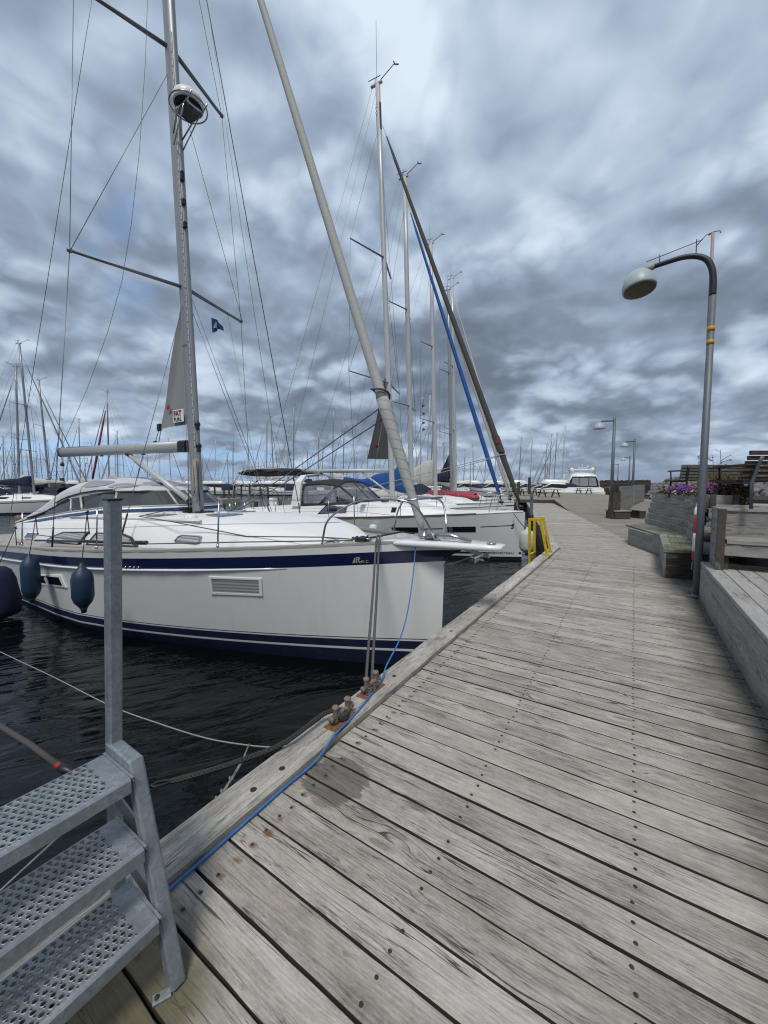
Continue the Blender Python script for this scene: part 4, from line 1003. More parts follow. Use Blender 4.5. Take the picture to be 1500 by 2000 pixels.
f.add(ts, [tuple(range(len(ts)))], 0)
hull = f.build('hull', [M['gel_hull'], M['antifoul'], M['stripe_white'], M['navy']], yt)
# rubbing strake, toe rail, deck, bowsprit
def strip(s0, s1, zf, w_, h_, mat, name, side=-1, n=26, o=0.0, ends=True, par=None):
    mb = MB(); rg = []
    for i in range(n+1):
        s = s0+(s1-s0)*i/n; z = zf(s); p = hp(s, z, side, o); q = hp(s, z, side, o+w_*(1 if not ends else min(1, 8*min(i, n-i)/n+.05)))
        inw = hp(s, z, side, -.02)
        rg.append([inw, Vector((p.x, q.y, z))-Vector((0, 0, 0)), Vector((p.x, q.y, z+h_*.8)), Vector((p.x, inw.y, z+h_))])
    mb.loft(rg, closed=True, cap0=True, cap1=True); return mb.build(name, M[mat], par or yt)
for sd in (-1, 1): strip(1.6, 12, lambda s: zs(s)-.262, .030, .03, 'gel', 'rubbing_strake', sd)
for sd in (-1, 1):
    mb = MB(); rg = []
    for i in range(41):
        s = .18+11.8*i/40; z = zs(s); a = hp(s, z, sd, .004); b_ = hp(s, z, sd, -.075)
        rg.append([a, a+Vector((0, 0, .028)), b_+Vector((0, 0, .034)), b_])
    mb.loft(rg, closed=True, cap0=True, cap1=True, smooth=False); mb.build('toe_rail', M['alu'] if False else M['teak'], yt)
f = MB(); rg = []
for s in stn[2:]:
    w_ = bd(s)-.05; z = zs(s)-.045*min(1, s/1.0)
    rg.append([Vector((hx(s, z), YC-w_+2*w_*j/10, z+.035*(1-(2*j/10-1)**2)*min(1, s/1.5))) for j in range(11)])
f.loft(rg)
for i in range(len(f.f)):      # planking direction for the teak grain
    f.uv[i] = [(f.v[j].x, f.v[j].y) for j in f.f[i]]
f.build('deck', M['teak'], yt)
f = MB(); secs = []
for (x, hw, zt, zb) in ((-2.75, .46, .842, .785), (-2.2, .34, .846, .778), (-1.7, .22, .848, .777), (-1.35, .155, .848, .780), (-1.20, .13, .846, .786), (-1.155, .09, .838, .797)):
    secs.append([Vector((x, YC-hw, zb+.012)), Vector((x, YC-hw, zt-.015)), Vector((x, YC-hw+.03, zt)), Vector((x, YC+hw-.03, zt)), Vector((x, YC+hw, zt-.015)), Vector((x, YC+hw, zb+.012)), Vector((x, YC+hw-.03, zb)), Vector((x, YC-hw+.03, zb))])
f.loft(secs, closed=True, cap0=True, cap1=True); f.build('bowsprit', M['gel'], yt)
f = MB(); f.tube([(-2.05, YC-.13, .865), (-1.9, YC-.12, .91), (-1.75, YC-.11, .92), (-1.5, YC-.09, .865)], [.03, .035, .035, .02], 8); f.lathe((-1.28, YC-.06, .853), [(.05, 0), (.05, .012), (.02, .016), (0, .016)], 12); f.build('anchor_guard', M['steel'], yt)
an = MB()
A0 = aty(935, 1080, YC-.05); 
an.board(A0+Vector((-.25, 0, .05)), A0+Vector((.12, 0, -.03)), .03, .05, up=(0, 1, 0)); 
an.slab([A0+Vector((-.32, -.01, -.16)), A0+Vector((-.05, -.12, -.02)), A0+Vector((.06, 0, -.07)), A0+Vector((-.05, .12, -.02))], .02)
an.slab([A0+Vector((-.02, -.1, -.04)), A0+Vector((.10, 0, .02)), A0+Vector((-.02, .1, -.04)), A0+Vector((-.06, 0, -.12))], .015)
an.tube([A0+Vector((-.42, 0, -.19)), A0+Vector((-.2, 0, -.11)), A0+Vector((0, 0, -.03)), A0+Vector((.16, 0, .02))], .012, 6)
an.build('anchor', M['steel'], yt)
# hull windows, name lettering
def hullwin(corn, inset, mats, name):
    """corners given as (s, z); frame stands just proud of the hull"""
    mb = MB(); c = [hp(s, z, -1, .016) for s, z in corn]; n = len(c); cen = sum((Vector(q) for q in corn and [Vector((*k_, 0)) for k_ in corn]), Vector())/n
    ci = [hp(cen.x+(s-cen.x)*(1-inset[0]), cen.y+(z-cen.y)*(1-inset[1]), -1, .016) for s, z in corn]
    o_ = [hp(s, z, -1, -.004) for s, z in corn]; dp = [q+Vector((0, .010, 0)) for q in ci]
    mb.add(c+ci+o_+dp, [(i, (i+1) % n, n+(i+1) % n, n+i) for i in range(n)]+[(2*n+i, 2*n+(i+1) % n, (i+1) % n, i) for i in range(n)]+[(n+i, n+(i+1) % n, 3*n+(i+1) % n, 3*n+i) for i in range(n)])
    fr = mb.build(name, M[mats[0]], yt); g = MB(); g.add([q+Vector((0, -.001, 0)) for q in dp], [tuple(range(n))]); g.build('pane', M[mats[1]], fr)
hullwin([(2.55, .355), (1.90, .36), (1.93, .125), (2.58, .115)], (.10, .20), ('gel_deck', 'blind'), 'hull_window')
hullwin([(6.6, -.005), (5.35, .135), (5.28, -.055), (6.45, -.17)], (.13, .26), ('gel_deck', 'glass_dark'), 'hull_window')
def on_hull(s0, z0, o=.006): return lambda x, y_: hp(s0-x, z0+y_, -1, o)
tm = text_mb('40 C', .042, on_hull(.825, .577), 0, .0008); tm.build('lettering', M['letter_gold'], hull)
lg = MB(); e_h = on_hull(.905, .575); e = lambda x, y_: e_h(x*.72, y_*.62)
def poly(mb, pts, fn, m=0): mb.add([fn(x, y_) for x, y_ in pts], [tuple(range(len(pts)))], m)
poly(lg, [(0, 0), (.045, 0), (.05, .10), (.045, .115)], e); poly(lg, [(.056, 0), (.072, 0), (.068, .118), (.058, .118)], e)
poly(lg, [(.07, .118), (.10, .118), (.115, .10), (.112, .075), (.09, .062), (.068, .06), (.0705, .08), (.092, .085), (.094, .098), (.07, .102)], e); poly(lg, [(.078, .06), (.094, .06), (.118, 0), (.098, 0)], e)
lg.build('emblem', M['letter_gold'], hull)
vt = MB()
for q in range(4): vt.lathe(hp(3.78-.075*q, .40+.004*q, -1, .002), [(.022, 0), (.024, .006), (.014, .01), (0, .01)], 12, axis=(0, -1, 0))
vt.build('vent_outlet', M['steel'], yt)

# coachroof
CS = [(-3.05, .42, .66, .25, .70, .705), (-3.35, .72, .70, .48, .765, .775), (-3.75, .98, .69, .74, .85, .875), (-4.3, 1.16, .66, .93, .925, .955), (-5, 1.27, .63, 1.06, .955, .995), (-6, 1.34, .58, 1.15, .945, .99), (-7, 1.38, .53, 1.19, .915, .975), (-8.2, 1.40, .47, 1.21, .865, .95), (-9.3, 1.40, .40, 1.22, .80, .9), (-10.5, 1.40, .34, 1.24, .72, .82), (-11.6, 1.38, .28, 1.24, .64, .70), (-12.6, 1.34, .26, 1.22, .58, .60)]
def cs(x):
    for a, b_ in zip(CS, CS[1:]):
        if b_[0] <= x <= a[0]:
            k_ = (a[0]-x)/(a[0]-b_[0]); return [a[i]+(b_[i]-a[i])*k_ for i in range(6)]
    return CS[-1]
f = MB(); rg = []
for (x, wb, zb, wt, ze, zc) in CS:
    r_ = []
    for sg in (-1, 1):
        pts = [(wb, zb-.08), (wb-.01, zb+.02), (wt+.05, ze-.05), (wt+.015, ze-.012), (wt-.05, ze+.012), (wt*.55, ze+(zc-ze)*.7)]
        pts = [Vector((x, YC+sg*a, z)) for a, z in pts]
        r_ += pts if sg < 0 else [Vector((x, YC, zc))]+pts[::-1]
    rg.append(r_)
f.loft(rg, cap0=True, cap1=True); roof = f.build('coachroof', M['gel_deck'], yt)
def cside(x, z, o=.006):
    _, wb, zb, wt, ze, zc = cs(x); k_ = (z-zb-.02)/max(ze-.07-zb, .05); return Vector((x, YC-(wb-.01+(wt+.05-wb+.01)*k_)-o, z))
def roofpt(x, y_, o=.004):
    _, wb, zb, wt, ze, zc = cs(x); k_ = min(abs(y_-YC)/wt, 1); return Vector((x, y_, ze+(zc-ze)*(1-k_**2)+o+.01*(1-k_)))
def cabwin(corn, name, fr_, gl, ins=.14):
    n = len(corn); cx_ = sum(c[0] for c in corn)/n; cz_ = sum(c[1] for c in corn)/n
    o = [cside(x, z, .034) for x, z in corn]; ob = [cside(x, z, -.01) for x, z in corn]
    i_ = [cside(x+(cx_-x)*ins*.45, z+(cz_-z)*ins, .034) for x, z in corn]; d_ = [cside(x+(cx_-x)*ins*.45, z+(cz_-z)*ins, .024) for x, z in corn]
    mb = MB(); mb.add(o+i_+ob+d_, [(i, (i+1) % n, n+(i+1) % n, n+i) for i in range(n)]+[(2*n+i, 2*n+(i+1) % n, (i+1) % n, i) for i in range(n)]+[(n+i, n+(i+1) % n, 3*n+(i+1) % n, 3*n+i) for i in range(n)])
    a = mb.build(name, M[fr_], yt); g = MB(); g.add(d_, [tuple(range(n))]); g.build('pane', M[gl], a)
cabwin([(-10.1, .345), (-9.65, .50), (-9.3, .585), (-8.14, .665), (-8.36, .425)], 'cabin_window', 'black', 'blind')
cabwin([(-8.05, .445), (-7.83, .672), (-6.9, .715), (-6.6, .68), (-6.33, .565)], 'cabin_window', 'black', 'blind')
cabwin([(-5.45, .70), (-5.40, .775), (-5.33, .795), (-4.98, .805), (-4.92, .79), (-4.90, .725), (-4.97, .705)], 'cabin_window', 'steel', 'blind', .2)
cabwin([(-11.5, .30), (-11.3, .44), (-10.65, .475), (-10.95, .33)], 'cabin_window', 'gel_deck', 'glass_grey', .12)
# blue stripe band and upstand under the windscreen
WB = [(-12.3, 2.98, .62), (-11.2, 3.00, .76), (-9.6, 3.02, .94), (-8.3, 3.07, 1.06), (-7.78, 3.14, 1.095), (-7.45, 3.45, 1.105), (-7.25, 4.0, 1.11), (-7.25, 4.4, 1.11), (-7.45, 4.95, 1.105), (-7.78, 5.26, 1.095), (-9.6, 5.38, .94), (-12.3, 5.42, .62)]
WT = [(-12.2, 3.05, .66), (-11.0, 3.08, .87), (-9.75, 3.15, 1.22), (-8.5, 3.24, 1.35), (-8.05, 3.30, 1.375), (-7.80, 3.58, 1.385), (-7.66, 4.02, 1.39), (-7.66, 4.38, 1.39), (-7.80, 4.82, 1.385), (-8.05, 5.10, 1.375), (-9.75, 5.25, 1.22), (-12.2, 5.35, .66)]
f = MB(); lo = []; mid = []; mid2 = []; up_ = []
for (x, y_, z) in WB:
    out_ = -1 if y_ < YC else 1
    lo.append(Vector((x+.06*(x > -7.8), y_+out_*.07*(x <= -7.5), z-.20))); mid.append(Vector((x+.03*(x > -7.8), y_+out_*.03, z-.10))); mid2.append(Vector((x+.02*(x > -7.8), y_+out_*.02, z-.035))); up_.append(Vector((x, y_, z)))
f.loft([lo, mid, mid2, up_], smooth=False); 
for i in range(len(f.mi)): f.mi[i] = 1 if 11 <= i < 22 else 0
f.build('windscreen_coaming', [M['gel_deck'], M['navy_strip']], yt)
f = MB(); f.add([roofpt(-8.75+.03*i, 3.05, -.05) for i in range(2)], []); f = text_mb('Rasmus', .055, lambda x, y_: Vector((-10.0+x*2.0, 2.962, .795+x*.26+y_)), 0)
f.build('name_lettering', M['letter_white'], yt)
ws = MB(); ws.loft([WB, WT], smooth=False); wsc = None
for i in range(len(ws.mi)): ws.mi[i] = 1 if (i < 3 or i > 7) else 0
wsc = ws.build('windscreen', [M['glass_grey'], M['glass_smoke']], yt)
fr = MB()
fr.tube([Vector(q) for q in WT[1:-1]], .016, 8); fr.tube([Vector(q)+Vector((0, 0, .008)) for q in WB[1:-1]], .014, 8)
for i in (2, 4, 6, 7, 9): fr.tube([WB[i] if i != 2 else (-9.4, 3.02, .96), WT[i]], .020, 8)
fr.tube([(-8.9, 3.04, 1.01), (-9.3, 3.16, 1.28)], .022, 8)
fr.build('windscreen_frame', M['alu_white'], yt)
# sprayhood
HS = [(-7.72, .64, 1.392, 1.40), (-8.05, .95, 1.385, 1.50), (-8.6, 1.00, 1.35, 1.605), (-9.3, 1.03, 1.28, 1.655), (-10.0, 1.06, 1.17, 1.62), (-10.6, 1.10, 1.0, 1.48), (-11.2, 1.14, .84, 1.20), (-12.0, 1.19, .70, .86), (-12.8, 1.22, .56, .62)]
f = MB(); rg = []
for i, (x, hw, ze, zc) in enumerate(HS):
    r_ = []
    for j in range(25):
        a = math.pi*j/24; cx_ = -math.cos(a); sz = math.sin(a)**.55 if 0 < j < 24 else 0
        wr = .008*math.sin(j*1.9+i*2.3)*(1 if 1 < i else 0)
        r_.append(Vector((x+.22*(1-sz)*(-1 if i > 3 else 0)*.3, YC+cx_*hw*(1 if abs(cx_) > .999 else 1), ze+(zc-ze)*sz+wr)))
    rg.append(r_)
f.loft(rg); hood = f.build('sprayhood', M['canvas'], yt)
def hoodpt(x, j, o=.008):
    for a, b_ in zip(HS, HS[1:]):
        if b_[0] <= x <= a[0]: k_ = (a[0]-x)/(a[0]-b_[0]); hw, ze, zc = [a[i]+(b_[i]-a[i])*k_ for i in (1, 2, 3)]
    a = math.pi*j/24; sz = math.sin(a)**.55 if a > 0 else 0
    return Vector((x, YC-math.cos(a)*(hw+o), ze+(zc-ze)*sz+o*1.2))
for (xa, xb, j0, j1) in ((-8.45, -9.35, 1.6, 6.2), (-7.95, -8.35, 1.6, 7.5), (-7.95, -8.35, 9, 15)):
    g = MB(); P = []
    for k_ in range(20):
        a = 2*math.pi*k_/20; c_, s_ = math.cos(a), math.sin(a); c_ = abs(c_)**.6*(1 if c_ > 0 else -1); s_ = abs(s_)**.6*(1 if s_ > 0 else -1)
        P.append(hoodpt((xa+xb)/2+(xa-xb)/2*c_, (j0+j1)/2+(j1-j0)/2*s_, .012))
    cen = hoodpt((xa+xb)/2, (j0+j1)/2, .016); g.add([cen]+P, [(0, 1+i, 1+(i+1) % 20) for i in range(20)]); g.build('clear_window', M['vinyl_milky'], hood)
g = MB()
for x in (-8.05, -9.32): g.tube([hoodpt(x, j, .004) for j in range(0, 25)], .016, 6)
g.build('hood_hoop', M['alu_white'], hood)
g = MB(); g.tube([hoodpt(-8.05-.3*i, .15, .012) for i in range(9)], .013, 6); g.tube([(-12.0, 3.0, .72), (-11.0, 3.06, .90), (-9.8, 3.12, 1.21)], .012, 6); g.build('hood_piping', M['black'], hood)
# roof gear
f = MB(); f.tube([(-9.35, 2.99, .86), (-5.1, 3.12, .985)], .022, 8)
for k_ in range(6):
    x = -9.2+k_*.8; f.tube([(x, 3.0+.03*k_*.8, .80+.024*k_), (x, 3.0+.03*k_*.8, .865+.024*k_)], .016, 6)
f.build('handrail', M['alu_white'], yt)
for (x, y_, a_, b_) in ((-7.0, 3.55, .42, .36), (-5.75, 3.95, .42, .42), (-6.4, 4.75, .4, .34)):
    f = MB(); zz = (roofpt(x, y_, .0).z if x < -3.1 else .835)
    f.box((x, y_, zz+.004), (a_, b_, .022), m=1, ch=.006); f.box((x, y_, zz+.014), (a_*.88, b_*.88, .008), m=0); f.build('deck_hatch', [M['glass_dark'], M['alu']], yt)
for (x, y_) in ((-8.0, 3.35), (-5.9, 3.45), (-6.3, 4.9), (-3.1, 3.6)):
    z = roofpt(x, y_, 0).z if x < -3.2 else .79
    f = MB(); f.lathe((x, y_, z-.01), [(.10, 0), (.10, .015), (.092, .04), (.07, .062), (.03, .072), (0, .073)], 18)
    for q in range(5): f.lathe((x-.05+.025*q, y_-.088+.01*abs(q-2)*.5, z+.026), [(.010, 0), (0, .003)], 8, axis=(0, -1, .35), m=1)
    f.build('mushroom_vent', [M['white'], M['black']], yt)
f = MB(); f.tube([(-9.3, 2.42, .47), (-5.6, 2.60, .70)], .018, 8); f.tube([(-5.9, 2.585, .685), (-5.55, 2.602, .712)], .03, 8); f.build('boathook', M['black'], yt)
for s_, z_ in ((7.3, 0), (.85, 0)):
    c_ = hp(s_, zs(s_), -1, -.10); f = MB(); f.tube([c_+Vector((-.14, 0, .07)), c_+Vector((.14, 0, .07))], .014, 8); f.tube([c_+Vector((-.05, 0, 0)), c_+Vector((-.05, 0, .07))], .012, 6); f.tube([c_+Vector((.05, 0, 0)), c_+Vector((.05, 0, .07))], .012, 6); f.build('deck_cleat', M['steel'], yt)
# coiled bow lines on the foredeck cleat
f = MB(); c_ = hp(.85, zs(.85), -1, -.10)
random.seed(4)
f.tube([c_+Vector((math.cos(i*.8)*.075+random.uniform(-.015, .015), math.sin(i*.8)*.05, .04+.045*((i*.37) % 1)+.03*math.sin(i*1.3))) for i in range(34)], .011, 6)
f.tube([c_+Vector((.05, .03, .07)), c_+Vector((.18, .2, .10)), c_+Vector((.32, .42, .13)), c_+Vector((.42, .55, .10))], .012, 6)
f.build('rope_bundle', M['rope_black'], yt)
# mast and rig
MX0, MZ0 = -6.93, .955
RK = .042
def mst(z): return Vector((MX0-(z-MZ0)*RK, YC, z))
f = MB(); prof = [(math.cos(2*math.pi*j/20)*.145, math.sin(2*math.pi*j/20)*.085) for j in range(20)]
f.loft([[mst(z)+Vector((a, b_, 0)) for a, b_ in prof] for z in (MZ0, 4, 8, 12, 16.2)], closed=True, cap1=True)
mast = f.build('mast', M['alu'], yt)
f = MB(); f.loft([[mst(z)+Vector((a, b_, 0)) for a, b_ in ((-.138, -.030), (-.150, -.020), (-.150, .020), (-.138, .030))] for z in (1.1, 16)], closed=True); f.build('sail_slot', M['black'], mast)
f = MB(); f.loft([[mst(z)+Vector((a, b_, 0)) for a, b_ in ((.10, -.066), (.118, -.062), (.126, -.050), (.112, -.05))] for z in (2.1, 9.5)], closed=True)
for q in range(60): f.box(mst(2.2+q*.12)+Vector((.112, -.066, 0)), (.012, .006, .02), m=1)
f.build('mast_track', [M['alu_white'], M['black']], mast)
f = MB(); f.lathe((MX0, YC, MZ0-.03), [(.26, 0), (.26, .02), (.2, .035), (.19, .05)], 20); f.box((MX0-.28, YC-.05, 1.0), (.16, .2, .1), ch=.02); f.box((MX0+.2, YC, .985), (.14, .3, .05), ch=.015); f.build('mast_step', M['black'], mast)
for z in (2.22, 2.62): 
    f = MB(); f.lathe(mst(z)+Vector((.14, -.02, 0)), [(.03, 0), (.05, .015), (.05, .06), (.03, .075)], 12, axis=(1, -.2, 0)); f.box(mst(z)+Vector((.19, -.03, -.06)), (.05, .05, .1)); f.build('mast_winch', M['black'], mast)
for z in (7.05, 6.6, 6.2): 
    f = MB(); f.box(mst(z)+Vector((.155, -.03, 0)), (.05, .06, .16 if z > 7 else .1), ch=.015); f.build('mast_fitting', M['black'], mast)
def spread(z, half, sweep, r_):
    tips = []
    for sd in (-1, 1):
        a = mst(z)+Vector((-.02, sd*.07, 0)); b_ = mst(z)+Vector((-sweep, sd*half, .05)); f = MB()
        f.tube([a, b_], [r_, r_*.75], 10, sq=(1.0, .55)); f.tube([b_+Vector((0, 0, -.02)), b_+Vector((0, 0, .03))], r_*.8, 8); f.build('spreader', M['alu_dark'], mast); tips.append(b_)
    return tips
S1 = spread(5.14, 1.58, .50, .048); S2 = spread(9.33, 1.30, .42, .046)
def wire(name, pts, r_=.0048, mat='wire', par=None):
    f = MB(); f.tube(pts, r_, 6); return f.build(name, M[mat], par or yt)
CH = [Vector((-7.78, YC-1.98, .42)), Vector((-7.78, YC+1.9, .42))]
top_ = mst(15.9)
for i in (0, 1):
    wire('shroud', [CH[i], S1[i]], .0062); wire('shroud', [S1[i], S2[i]], .0052); wire('shroud', [S2[i], mst(13.8)], .005); wire('shroud', [S1[i]+Vector((.05, 0, 0)), mst(9.05)], .005)
    sd = -1 if i == 0 else 1
    wire('shroud', [Vector((-6.55, YC+sd*1.50, .66)), mst(5.02)], .0058)
    d_ = Vector((-6.55, YC+sd*1.50, .66))
    for qa, qb in ((CH[i].lerp(S1[i], .012), CH[i].lerp(S1[i], .085)), (d_.lerp(mst(5.02), .02), d_.lerp(mst(5.02), .09))):
        f = MB(); f.tube([qa, qb], .014, 8); f.build('rigging_screw', M['black'], yt)
wire('backstay', [top_, Vector((-13.4, YC-1.2, .5))], .006); wire('topping_lift', [top_+Vector((-.2, 0, 0)), aty(288, 0, 4.17), aty(284, 120, 4.14), aty(272, 300, 4.06), aty(256, 440, 3.99), aty(238, 550, 3.94), aty(210, 650, 3.88), aty(170, 760, 3.81), Vector((-12.05, 3.74, 2.40))], .0045)
wire('halyard', [mst(12.5)+Vector((.2, .3, 0)), Vector((-5.95, YC+1.72, .78))], .0085, 'rope_grey')
wire('halyard', [mst(14)+Vector((.2, .2, 0)), Vector((-6.0, YC+1.3, .92))], .004)
wire('inner_stay', [mst(5.0)+Vector((.14, 0, 0)), Vector((-5.9, YC+.9, .95))], .006)
wire('flag_halyard', [S1[1].lerp(mst(5.14), .28), Vector((-7.3, YC+1.9, .5))], .003)
# boom, swung a little towards the camera
BG = mst(2.24)+Vector((-.16, 0, 0)); BE = Vector((-12.05, 3.72, 2.305))
f = MB(); bprof = [(math.cos(2*math.pi*j/16)*.075, math.sin(2*math.pi*j/16)*.115) for j in range(16)]
dbm = (BE-BG).normalized(); sbm = Vector((-dbm.y, dbm.x, 0)).normalized()
f.loft([[BG.lerp(BE, k_)+sbm*a+Vector((0, 0, b_)) for a, b_ in bprof] for k_ in (.05, .5, .98)], closed=True, cap0=True, cap1=True); boom = f.build('boom', M['boom_alu'], yt)
f = MB(); f.loft([[BG.lerp(BE, k_)+sbm*a*sc_+Vector((0, 0, b_*sc_)) for a, b_ in bprof] for k_, sc_ in ((.978, 1.03), (.995, 1.02), (1.0, .9))], closed=True, cap0=True, cap1=True); f.build('boom_end', M['black'], boom)
f = MB(); f.box(BG+dbm*.16, (.22, .15, .22), rz=math.atan2(dbm.y, dbm.x), ch=.04); f.tube([BG+Vector((.05, 0, 0)), BG+dbm*.1], .04, 8); f.build('gooseneck', M['black'], boom)
f = MB(); q = BG.lerp(BE, .985)+Vector((0, 0, -.11)); f.tube([q, q-Vector((0, 0, .14))], .006, 5); f.lathe(q-Vector((0, 0, .24)), [(0, 0), (.04, .02), (.045, .06), (.03, .1), (0, .12)], 10); f.build('block', M['black'], boom)
for k_ in (.42, .62, .30): f = MB(); f.box(BG.lerp(BE, k_)+Vector((0, 0, -.12)), (.1, .03, .03), rz=math.atan2(dbm.y, dbm.x)); f.build('boom_bail', M['black'], boom)
f = MB()
for k_ in (.33, .47): f.loft([[BG.lerp(BE, k_+d_)+sbm*a*1.012+Vector((0, 0, b_*1.012)) for a, b_ in bprof] for d_ in (0, .0025)], closed=True)
f.build('boom_seam', M['alu_dark'], boom)
va, vb = mst(1.16)+Vector((-.18, -.02, 0)), BG.lerp(BE, .40)+Vector((0, 0, -.13))
f = MB(); f.tube([va, vb], [.058, .045], 12); vg = f.build('boom_vang', M['alu_white'], yt)
f = MB(); f.tube([vb+(va-vb)*.02, vb+(va-vb)*-.04], .05, 10); f.tube([va, va+(vb-va)*.03], .07, 10); f.box(vb.lerp(va, .52)+Vector((-.02, 0, -.13)), (.16, .05, .1), ch=.02); f.build('vang_fitting', M['black'], vg)
f = MB()
for q in range(4): f.tube([vb.lerp(va, .5)+Vector((0, -.02+.014*q, -.15)), va+Vector((-.12, -.03+.02*q, -.02))], .006, 5)
f.tube([vb+Vector((0, 0, -.05)), vb.lerp(va, .5)+Vector((0, 0, -.12))], .006, 5)
f.build('vang_tackle', M['rope_white'], vg)
# mainsail clew left standing out of the mast
f = MB(); c_ = Vector((-8.03, YC-.10, 2.62)); rg = []
for i in range(13):
    k_ = i/12; z0 = 2.66+2.35*k_; a = mst(z0)+Vector((-.13, 0, 0)); 
    b_ = c_.lerp(mst(5.05)+Vector((-.14, 0, 0)), k_); b_ += Vector((.12*math.sin(k_*math.pi)*.5, .02*math.sin(k_*7), 0))
    rg.append([a.lerp(b_, j/6)+Vector((0, .015*math.sin(j*1.3+i*.6), 0)) for j in range(7)])
f.loft(rg); 
g = MB(); g.loft([[q+Vector((0, .008, 0)) for q in r_][::-1] for r_ in rg]); f.merge(g)
f.build('mainsail_clew', M['sail_grey'], yt)
def clewpt(x, z, o=.03): return Vector((x, YC-.03-.07*(-7.1-x)-o, z))
crn = MB(); e = lambda x, y_: clewpt(-7.72+x*.62, 2.96+y_*.62, .035)
poly(crn, [(.03, .0), (.17, .0), (.20, .17), (.145, .09), (.10, .22), (.055, .09), (0, .17)], e)
crn.build('crown_emblem', M['letter_red'], yt)
pl = MB(); e = lambda x, y_: clewpt(-7.53+x, 2.70+y_, .028)
poly(pl, [(0, 0), (.33, 0), (.33, .24), (0, .24)], e); pl.build('maker_patch', M['letter_white'], yt)
e = lambda x, y_: clewpt(-7.505+x, 2.822+y_, .034); t1 = text_mb('FAT', .135, lambda x, y_: e(x*1.02, y_), 0, .006); t1.build('lettering', M['letter_red'], yt)
e2_ = lambda x, y_: clewpt(-7.505+x, 2.72+y_, .034); text_mb('FURL', .105, lambda x, y_: e2_(x*1.02, y_), 0, .002).build('lettering', M['letter_black'], yt)
mk = text_mb('SELDEN', .05, lambda x, y_: mst(4.05+y_)+Vector((-.02+x-.06, -.088-.0*x, 0)), 0); mk.build('lettering', M['letter_black'], mast)
f = MB(); f.box(c_+Vector((.0, .0, .03)), (.09, .05, .14), ch=.02); f.tube([c_, c_+Vector((-.18, 0, -.26))], .007, 5); f.tube([c_+Vector((.06, 0, -.02)), c_+Vector((-.05, 0, -.3))], .007, 5)
q = c_+Vector((-.18, 0, -.28)); f.box(q, (.08, .05, .1), ch=.02); f.tube([q, BE+Vector((.4, 0, .11))], .005, 5); f.build('outhaul', M['black'], yt)
# radar on its bracket
rc = Vector((mst(8.05).x+.50, YC-.05, 8.08))
f = MB(); f.lathe(rc, [(.18, -.06), (.235, -.045), (.25, 0), (.25, .05), (.23, .11), (.15, .14), (0, .15)], 28, m=0); f.lathe(rc-Vector((0, 0, .072)), [(.225, .020), (.18, 0), (0, -.004)], 28, m=1); rd = f.build('radar_dome', [M['white'], M['black']], mast)
f = MB(); f.tube([rc+Vector((math.cos(a)*.30, math.sin(a)*.30, -.05)) for a in [i*math.pi/12 for i in range(24)]], .012, 6, closed=True)
for sd in (-1, 1): f.tube([rc+Vector((-.36, sd*.08, -.36)), rc+Vector((-.1, sd*.14, -.13)), rc+Vector((.2, sd*.14, -.12)), rc+Vector((.33, sd*.14, -.05))], .014, 6); f.tube([rc+Vector((-.36, sd*.08, -.55)), rc+Vector((.1, sd*.14, -.13))], .012, 6)
f.box(rc+Vector((0, 0, -.115)), (.34, .3, .05)); f.build('radar_bracket', M['steel'], mast)
text_mb('radar', .07, lambda x, y_: rc+Vector((math.sin(-1.9+x*3.2+1.57)*.303, -math.cos(-1.9+x*3.2+1.57)*.303, .02+y_)), 0).build('lettering', M['letter_black'], rd) if False else None
# forestay with furled headsail
FA, FB = Vector((-2.13, YC, .87)), mst(15.7)+Vector((.15, 0, 0)); fdir = (FB-FA)
def fp(k_): return FA+fdir*k_
def kz(z): return (z-FA.z)/fdir.z
ks = [.004, .012, .03, kz(1.6), kz(2.1), kz(2.45), kz(2.6), kz(2.7), kz(4), kz(6), kz(9), kz(13), kz(15.2)]
rr_ = [.02, .045, .052, .066, .075, .082, .082, .066, .064, .059, .050, .040, .028]
f = MB(); f.tube([fp(k_) for k_ in ks[:7]], rr_[:7], 14); jib = f.build('furled_headsail', M['sail_cream'], yt)
f = MB(); f.tube([fp(k_) for k_ in ks[6:]], rr_[6:], 14); f.build('headsail_cover', M['canvas_white'] if False else M['sail_cream'], jib)
f = MB(); fx = fdir.cross(Vector((0, 1, 0))).normalized(); fy = Vector((0, 1, 0))
for q in range(12):      # turns of the sheet round the sail
    k0 = kz(1.0+q*.125); r0 = .060+.032*min(q/12, 1)+.003
    f.tube([fp(k0+.0016*i)+(fx*math.cos(i*math.pi/6)+fy*math.sin(i*math.pi/6))*r0 for i in range(13)], .0015, 5, m=1)
for q in range(3): f.tube([fp(kz(2.5)+.0016*i)+(fx*math.cos(i*math.pi/6)+fy*math.sin(i*math.pi/6))*(.095+.006*q) for i in range(0, 13)]+[fp(kz(2.5+.05*q))], .010, 6)
f.build('sheet_wrap', [M['rope_grey'], M['alu']], jib)
f = MB(); f.lathe(FA-Vector((0, 0, .03)), [(.05, 0), (.075, .02), (.075, .05), (.04, .065), (.04, .10)], 16); f.build('furling_drum', M['steel'], jib)
kn_ = fp(kz(2.52))
for ke, kq in ((aty(428, 1012, 4.75), kn_), (aty(452, 1003, 5.45), kn_+Vector((0, .06, -.14)))): wire('headsail_sheet', [kq, kq.lerp(ke, .5)+Vector((0, 0, -.05)), ke], .008, 'rope_grey')
